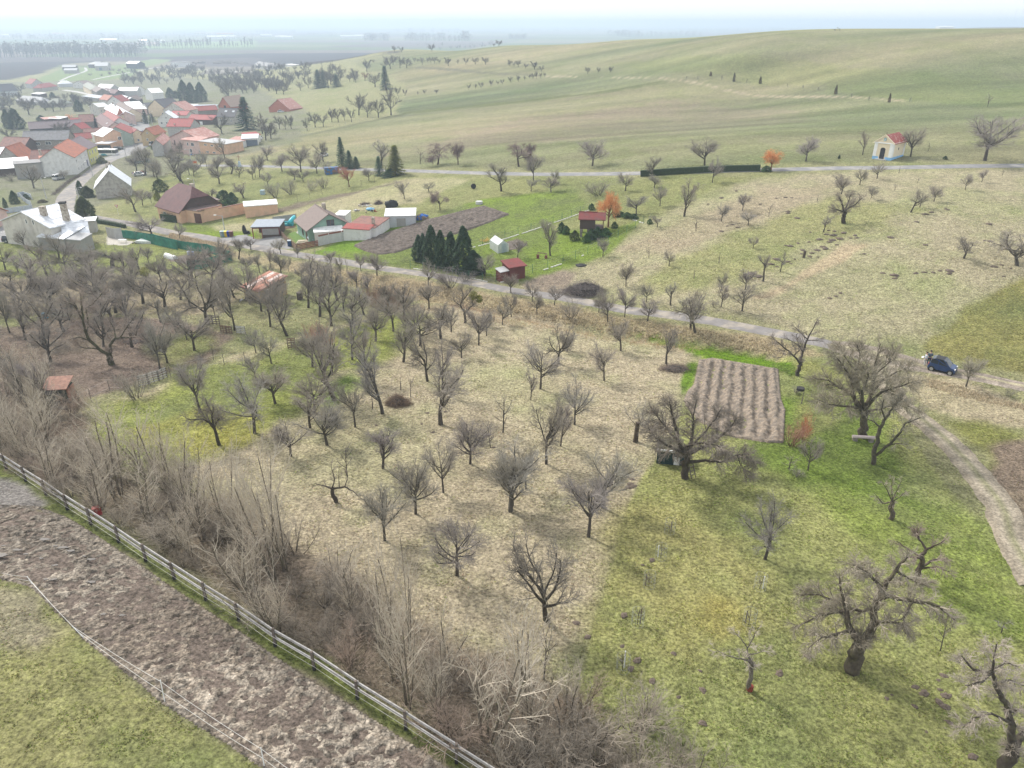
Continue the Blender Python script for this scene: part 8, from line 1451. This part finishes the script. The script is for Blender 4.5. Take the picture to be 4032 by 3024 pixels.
hero('bare_tree','L',(940,1345),[[(940,1345,0,.24),(965,1200,0,.21),(990,1080,0,.18),(1030,980,0,.15),(1070,920,.3,.11),(1110,860,.5,.08),(1190,790,.6,.04)],[(958,1270,0,.17),(1080,1170,-.6,.14),(1170,1080,-1,.11),(1210,1000,-1.2,.08),(1340,950,-1.5,.04)],[(1000,1030,0,.1),(930,980,.6,.07),(880,960,1,.04)],[(1080,1180,-.6,.08),(1160,1170,-1.4,.05),(1230,1180,-1.8,.03)],[(1040,970,0,.1),(1010,880,-.6,.07),(1030,800,-1,.04)]],dict(n=[7,12,8,7],len=[2,1.1,.55,.34],rad=[.08,.035,.015,.008]),3,'leaning forked tree right of the broad lime',(.85,.85,.75))
hero('bare_tree','N',(680,1090),[[(670,1090,0,.55),(695,990,0,.45),(725,915,0,.40)],[(735,915,0,.3),(790,850,0,.27),(800,740,.3,.23),(815,680,.5,.2),(850,620,.7,.16),(930,500,1,.11),(990,430,1.2,.07)],[(815,680,.5,.18),(900,660,-.3,.15),(1030,685,-1,.12),(1180,720,-1.5,.08),(1265,800,-1.8,.04)],[(700,905,0,.25),(660,850,.4,.21),(640,745,.8,.16),(590,750,1,.12),(480,770,1.4,.08),(330,850,1.8,.04)],[(640,745,.8,.13),(610,640,1,.08),(600,550,1.2,.04)],[(780,865,0,.15),(830,810,-.8,.11),(890,808,-1.3,.08),(980,830,-1.8,.04)],[(805,720,.3,.14),(740,750,1.4,.11),(640,722,2,.08),(480,650,2.6,.06),(370,655,3,.03)],[(850,620,.7,.12),(780,540,-.5,.08),(680,480,-1.2,.04)],[(930,510,1,.1),(1000,560,2,.07),(1110,600,2.6,.04)],[(660,860,.4,.14),(590,880,-1,.1),(500,900,-1.8,.06),(420,960,-2.2,.03)],[(1030,685,-1,.09),(970,780,-1.6,.06),(980,880,-1.8,.03)]],dict(n=[7,19,9,8],len=[3,1.15,.62,.4],trop=[0,.04,.0,-.06,-.08],rad=[.1,.045,.017,.008]),4,'gnarled spreading old fruit tree with hollow trunk on the lower right lawn',(.98,.95,.84),(.9,.85,.75))
hero('bare_tree','N',(1040,570),[[(1040,570,0,.24),(1072,490,0,.2),(1080,430,0,.17),(1098,385,0,.12),(1060,330,.4,.07),(1048,270,.6,.04)],[(1080,440,0,.12),(1030,430,-.5,.09),(975,440,-.9,.05)],[(1083,485,0,.12),(1150,450,.5,.09),(1225,440,.9,.04)],[(1095,395,0,.1),(1150,370,-.5,.07),(1210,335,-.9,.03)],[(1070,500,0,.1),(1160,490,-.8,.06),(1240,520,-1.2,.03)],[(1060,430,0,.09),(990,380,.8,.06),(930,340,1.2,.03)]],dict(n=[7,12,8,7],len=[2,.95,.5,.32],rad=[.08,.035,.015,.008]),5,'smaller gnarled fruit tree just behind the spreading one',(.95,.85,.8))
hero('bare_tree','N',(1545,1720),[[(1545,1720,0,.42),(1575,1600,0,.36),(1600,1550,0,.34)],[(1595,1560,0,.26),(1600,1440,0,.2),(1585,1330,.2,.18),(1550,1260,.3,.15),(1500,1170,.5,.12),(1482,1095,.6,.09)],[(1595,1560,0,.26),(1640,1500,.4,.22),(1690,1430,.8,.18),(1760,1330,1.2,.12)],[(1482,1105,.6,.1),(1380,1092,.2,.07),(1310,1010,0,.04)],[(1482,1100,.6,.08),(1560,1040,1.2,.05),(1640,1070,1.5,.03)],[(1590,1330,.2,.1),(1640,1325,.2,.07)],[(1598,1400,0,.09),(1480,1340,-.8,.06),(1380,1370,-1.2,.04),(1310,1430,-1.5,.02)],[(1500,1170,.5,.08),(1590,1150,1.5,.06),(1671,1180,2,.03)],[(1482,1105,.6,.08),(1500,1010,.3,.05),(1510,940,.1,.03)],[(1482,1110,.6,.07),(1430,1160,-.5,.05),(1330,1180,-1,.03)]],dict(n=[7,11,9,8],len=[2,1.0,.55,.34],trop=[0,.04,.0,-.03,-.05],rad=[.08,.035,.016,.008]),6,'forked old tree with pale twigs cut by the lower right corner',(1.2,1.15,1.1),(.75,.72,.70))
hero('bare_tree','N',(75,1205),[[(72,1205,0,.16),(84,1130,0,.15),(92,1058,0,.14)],[(92,1055,0,.11),(60,1030,0,.07),(0,1022,-.3,.04)],[(92,1050,0,.11),(68,1010,.2,.06),(60,965,.2,.045),(105,890,.3,.035),(130,840,.3,.02)],[(62,960,.2,.04),(20,900,.4,.03),(-10,870,.6,.015)],[(72,1000,.2,.04),(140,985,.8,.03),(190,960,1.1,.015)],[(10,1025,-.3,.04),(-70,1000,-.6,.025),(-140,960,-.8,.012)]],dict(n=[7,10,7,6],len=[2,.75,.4,.26],rad=[.05,.022,.012,.007]),7,'small topped tree with pale grey trunk and red-painted foot',(1.35,1.3,1.25),(1.5,1.5,1.5))
rp = MB().tube([(0,0,0),(.03,0,.32)], [.18,.172], 10).build('painted_foot', mat('red_ochre_paint', (.20,.045,.03), .9, var=.3, scale=6)); rp.parent = bpy.data.objects[[o.name for o in bpy.data.objects if o.get('label','').startswith('small topped tree')][0]]
pol = hero('bare_tree','N',(898,212),[[(898,212,0,.24),(900,160,0,.21),(906,112,0,.23)],[(900,115,0,.07),(850,120,.1,.05),(800,60,.2,.02)],[(905,110,0,.06),(925,60,.2,.04),(960,-10,.3,.015)],[(905,110,0,.06),(880,50,-.2,.04),(850,0,-.3,.015)],[(908,110,0,.05),(900,30,.2,.03),(905,-20,.2,.015)],[(908,112,0,.05),(950,80,-.2,.03),(985,50,-.3,.015)]],dict(n=[7,9,7,6],len=[2,.6,.35,.25],rad=[.04,.018,.01,.007]),8,'thick pollard trunk with a tuft of thin shoots on the lawn',(1.1,1.05,1.0),(1.15,1.05,.95))
hero('bare_tree','L',(300,600),[[(300,600,0,.33),(315,520,0,.28),(330,480,0,.25)],[(325,490,0,.2),(345,400,.3,.17),(385,290,.6,.13),(440,190,.9,.08),(470,125,1,.04)],[(320,495,0,.17),(270,430,-.4,.13),(200,370,-.8,.1),(130,310,-1.1,.07),(80,265,-1.3,.03)],[(345,400,.3,.12),(310,340,-.4,.09),(290,250,-.8,.04)],[(385,290,.6,.1),(320,230,1.3,.07),(270,180,1.6,.03)],[(380,300,.6,.08),(450,300,.2,.05),(520,310,0,.03)],[(270,430,-.4,.08),(340,360,-1.4,.06),(220,290,-1.8,.03)],[(200,370,-.8,.07),(170,430,-1.2,.04),(155,450,-1.3,.02)]],dict(n=[7,10,8,7],len=[2,1.2,.6,.36],rad=[.08,.035,.016,.008]),10,'old cherry with forked dark trunk beside the ploughed plot',(.8,.76,.76), rs=0.7)
hero('bare_tree','Q',(1215,1480),[[(1215,1480,0,.5),(1195,1400,0,.44),(1190,1360,0,.40)],[(1190,1375,0,.3),(1080,1310,-.3,.27),(980,1220,-.6,.24),(930,1120,-.8,.2),(905,1000,-1,.17),(890,850,-1.2,.12),(870,700,-1.4,.05)],[(935,1130,-.8,.18),(960,1080,0,.16),(950,950,.5,.13),(930,860,.8,.11),(1000,830,1.1,.09),(1100,720,1.5,.07),(1165,640,1.8,.03)],[(1195,1370,0,.26),(1190,1260,.3,.22),(1260,1200,.6,.19),(1370,1190,.9,.12),(1480,1180,1.2,.08),(1490,1100,1.3,.04)],[(1060,1310,-.3,.1),(920,1300,-.8,.07),(820,1275,-1,.03)],[(905,1000,-1,.1),(800,830,-1.8,.07),(700,790,-2.2,.03)],[(1260,1200,.6,.12),(1240,1080,1.3,.08),(1180,980,1.6,.04)],[(1300,1195,.7,.1),(1380,1080,0,.07),(1450,980,-.4,.03)],[(980,1220,-.6,.1),(860,1180,-1.6,.07),(740,1210,-2,.03)]],dict(n=[7,11,8,8],len=[3,1.5,.75,.42],rad=[.1,.045,.02,.009]),11,'big forked old tree with mossy trunk in the brown paddock',(.95,.86,.82),(.8,.85,.6), rs=0.72)
hero('bare_tree','K',(1115,275),[[(1115,275,0,.62),(1118,235,0,.5),(1120,205,0,.46)],[(1118,205,0,.28),(1105,160,-.5,.2),(1085,110,-.9,.1)],[(1125,200,0,.28),(1150,180,.4,.22),(1190,160,.8,.16),(1225,125,1.1,.08)],[(1120,200,0,.25),(1140,150,.5,.17),(1160,100,.9,.08)],[(1118,205,0,.2),(1080,195,-.9,.13),(1045,190,-1.3,.06)]],dict(n=[7,14,9,7],len=[2,1.5,.8,.45],rad=[.1,.045,.02,.01]),12,'thick hollow old tree with round bushy crown on the slope',(.85,.8,.75),(.6,.55,.5), rs=0.65)
hero('bare_tree','P',(228,1615),[[(228,1615,0,.2),(205,1550,0,.17),(198,1510,0,.15)],[(200,1520,0,.09),(150,1500,.2,.06),(80,1485,.4,.03)],[(203,1522,0,.1),(290,1508,-.2,.08),(345,1535,-.4,.05),(392,1578,-.5,.02)],[(200,1510,0,.07),(215,1450,.1,.05),(190,1340,.2,.02)],[(290,1508,-.2,.05),(312,1450,-.2,.03),(290,1375,-.1,.015)],[(250,1512,-.1,.05),(245,1440,0,.03),(250,1370,0,.015)]],dict(n=[7,8,6,5],len=[2,.6,.35,.25],rad=[.04,.018,.01,.007]),13,'small leaning tree with flat side branches in the orchard',(.8,.75,.75))
mt_ = hero('bare_tree','P',(1163,315),[[(1163,315,0,.22),(1160,260,0,.19),(1162,240,0,.17)],[(1160,245,0,.13),(1130,190,-.3,.1),(1150,110,-.5,.06),(1130,60,-.6,.03)],[(1163,245,0,.13),(1200,205,.3,.1),(1225,185,.5,.08),(1215,120,.6,.05)],[(1140,200,-.2,.08),(1090,160,.4,.05),(1070,120,.6,.03)],[(1150,150,-.4,.08),(1190,100,-.9,.05),(1210,60,-1.1,.03)]],dict(n=[7,13,9,7],len=[2,1.2,.6,.36],rad=[.08,.035,.016,.008]),14,'twisted tree carrying two yellow-green mistletoe balls near the lane',(.8,.78,.74))
def mistletoe(label, reg, x, y, dy, rad, seed, sup):
    g = GP(*sup); px, py = full(reg, x, y); d = ray(px, py); t = (g.y + dy) / d[1]; c = (d[0]*t, d[1]*t, CAMZ + d[2]*t); r = random.Random(seed)
    def f(r_): a = rvec((0,0,1), r_.uniform(0,3.1), r_); q = rad * r_.uniform(.3,1) ** .5; return (a[0]*q, a[1]*q, a[2]*q), a
    o = link('mistletoe', leafy('mistletoe', r, 900, f, .12, mistle)); o.location = c; tag(o, label, 'mistletoe')
mistletoe('upper yellow-green mistletoe ball in the twisted tree','P',1222,115,.2,.62,1,('P',1163,315)); mistletoe('lower yellow-green mistletoe ball in the twisted tree','P',1265,140,.1,.5,2,('P',1163,315)); mistletoe('green mistletoe ball in a tree before the dug bed','Q',1575,470,0,.75,3,('Q',1560,820))
# caged saplings
for i, (rg_, x, y, t, lb) in enumerate((('O',862,402,330,'caged sapling farthest up the mossy lawn'),('O',815,540,450,'second caged sapling down the lawn with a white pole'),('O',752,690,600,'third caged sapling down the lawn in a wire ring'),('O',690,892,780,'fourth caged sapling down the lawn'),('O',612,1138,1010,'caged sapling nearest the thicket bushes'),('O',1342,702,610,'caged sapling with two stakes on the right of the lawn'),('O',1285,892,800,'caged pale sapling behind the topped tree'),('J',215,627,585,'caged sapling on the field path, first'),('J',345,640,600,'caged sapling on the field path, second'),('J',475,652,620,'caged sapling on the field path, third'),('J',755,715,668,'caged sapling on the field path, fourth'),('J',900,740,695,'caged sapling on the field path, fifth'),('J',1250,752,700,'caged sapling on the field path, sixth'),('I',1555,578,545,'short post sapling at the left start of the path row'),('I',1860,585,530,'thin staked sapling in the path row'),('I',1655,580,540,'thin staked sapling left of the rusty conifer'),('I',2080,610,560,'thin staked sapling between two columnar conifers'))):
    g = GP(rg_, x, y); hh = min(2.6, max(1.2, vheight(g, 0, full(rg_, x, t)[1]))); root = empty('caged_sapling', g, rnd.uniform(0,3), lb, 'sapling', 'young trees in wire cages')
    mt, mc, w0, h0 = PROTO['t'][i % 4]; s = hh*.95/h0
    for nm, me in (('trunk', mt), ('crown', mc)): c = link(nm, me, root); c.scale = (s*1.1,s*1.1,s); c.color = (.8,.7,.65,1)
    MB().tube([(.22,0,-.1),(.22,0,hh*.7)], .035, 6).build('stake', pole_w if i in (1,4,5) else wood_d, root)
    cg = MB(); n = 10; R_ = .38; H_ = 1.15
    for k in range(n): a = 6.283*k/n; b = 6.283*(k+1)/n; cg.beam((R_*math.cos(a),R_*math.sin(a),0),(R_*math.cos(a),R_*math.sin(a),H_),.007,.007,(0,1,0)); [cg.beam((R_*math.cos(a),R_*math.sin(a),z),(R_*math.cos(b),R_*math.sin(b),z),.007,.007) for z in (.05,.4,.75,1.1)]
    w_ = cg.build('wire_cage', mat('galvanised', (.30,.31,.31), .6, .2), root); w_['kind'] = 'stuff'
# ------------------------------------------------------------------ grass tufts near by: short blades coloured from the soil under them
def tufts(n, seed, ymax, h, wd, green=0.0):
    rs = np.random.RandomState(seed); v = rs.uniform(0,1,n*2); Y_ = np.exp(np.log(22)+(np.log(ymax)-np.log(22))*v**.9); X_ = rs.uniform(-.8,.8,n*2)*(Y_+14); k = ~inside(X_,Y_,mudpoly) & ~inside(X_,Y_,pp) & (seg_dist(X_,Y_,[(p.x,p.y) for p in lane]) > 2.0) & (seg_dist(X_,Y_,[(p.x,p.y) for p in fork]) > 1.3) & (fbm(X_,Y_,1.6,3) > .40)
    X_, Y_ = X_[k][:n], Y_[k][:n]; n = len(X_); Z_ = tz(X_,Y_) - .02; C_, g_, s_ = paint(X_, Y_); sc = (.7 + Y_/70.0)
    C_ = C_ * rs.uniform(.75,1.9,(n,1)) * (1+rs.normal(0,.06,(n,3))); gr = (rs.uniform(0,1,n) < g_*.5)[:,None]; C_ = np.where(gr, C_*np.array([.8,1.0,.5]), C_)
    V = []; T = []
    for b in range(3):
        a = rs.uniform(0,6.283,n); w = wd*rs.uniform(.5,1.3,n)*sc; hh = h*rs.uniform(.5,1.4,n)*sc**.5; l = rs.uniform(.2,1.4,n)*hh; c, s = np.cos(a), np.sin(a); a2 = rs.uniform(0,6.283,n)
        V.append(np.stack([np.c_[X_-c*w,Y_-s*w,Z_], np.c_[X_+c*w,Y_+s*w,Z_], np.c_[X_+np.cos(a2)*l,Y_+np.sin(a2)*l,Z_+hh]],1)); T.append(np.repeat((C_*rs.uniform(.85,1.15,(n,1)))[:,None],3,1))
    V = np.concatenate(V).reshape(-1,3); T = np.concatenate(T).reshape(-1,3); o = link('grass_tufts', np_mesh('grass_tufts', V, np.arange(len(V)).reshape(-1,3), tuft_m, T)); tag(o, kind='stuff')
tuft_m = attr_mat('grass_blades', .95, ((2.0,.12),))
N = tuft_m.node_tree.nodes; L9 = tuft_m.node_tree.links; pb_ = N['Principled BSDF']; csrc = pb_.inputs['Base Color'].links[0].from_socket; df = N.new('ShaderNodeBsdfDiffuse'); tl = N.new('ShaderNodeBsdfTranslucent'); ms = N.new('ShaderNodeMixShader')
L9.new(csrc, df.inputs[0]); L9.new(csrc, tl.inputs[0]); L9.new(df.outputs[0], ms.inputs[1]); L9.new(tl.outputs[0], ms.inputs[2]); L9.new(ms.outputs[0], N['Material Output'].inputs['Surface']); N.remove(pb_)      # thin blades let light through
tufts(120000, 1, 130, .05, .04)
# dry tall grass on the bank of the ditch
def dry(reg, poly, n, h, seed, col):
    P_ = poly_g(reg, poly); A_ = np.array(P_); rs = np.random.RandomState(seed); x0,y0 = A_.min(0); x1,y1 = A_.max(0); X_ = rs.uniform(x0,x1,n*5); Y_ = rs.uniform(y0,y1,n*5); k = np.where(inside(X_,Y_,P_))[0][:n]; X_,Y_ = X_[k],Y_[k]; n = len(X_); Z_ = tz(X_,Y_)-.03; V = []; T = []
    for b in range(3):
        a = rs.uniform(0,6.283,n); c,s = np.cos(a),np.sin(a); w = rs.uniform(.03,.09,n); hh = h*rs.uniform(.5,1.3,n); l = hh*rs.uniform(.2,1.0,n); a2 = rs.uniform(0,6.283,n); C_ = np.array(col)*rs.uniform(.6,1.35,(n,1))
        V.append(np.stack([np.c_[X_-c*w,Y_-s*w,Z_], np.c_[X_+c*w,Y_+s*w,Z_], np.c_[X_+np.cos(a2)*l,Y_+np.sin(a2)*l,Z_+hh]],1)); T.append(np.repeat(C_[:,None],3,1))
    V = np.concatenate(V).reshape(-1,3); T = np.concatenate(T).reshape(-1,3); tag(link('dry_grass', np_mesh('dry_grass', V, np.arange(len(V)).reshape(-1,3), tuft_m, T)), kind='stuff')
dry('Z',[(1300,1060),(1700,1125),(1990,1180),(2300,1230),(2700,1290),(3050,1345),(3100,1400),(2780,1360),(2480,1322),(2180,1270),(1900,1220),(1650,1185),(1300,1105)],5000,.34,1,(.50,.42,.29)); dry('L',[(1380,615),(1700,700),(2250,860),(2250,900),(1900,830),(1600,760),(1380,680)],650,.26,2,(.52,.44,.31)); dry('E',[(540,850),(900,930),(1250,1000),(1300,1090),(950,1020),(520,900)],2500,.4,3,(.44,.36,.25))
# ------------------------------------------------------------------ air: one closed box of even haze
hz = bpy.data.materials.new('haze'); hz.use_nodes = True; N = hz.node_tree.nodes; N.remove(N['Principled BSDF']); pv = N.new('ShaderNodeVolumePrincipled'); pv.inputs['Color'].default_value = (.60,.72,.86,1); pv.inputs['Density'].default_value = .00036; pv.inputs['Anisotropy'].default_value = .25
hz.node_tree.links.new(pv.outputs[0], N['Material Output'].inputs['Volume'])
hb = MB().box(-20500,20500,-60,15800,-30,62).build('haze', hz); tag(hb, kind='stuff')
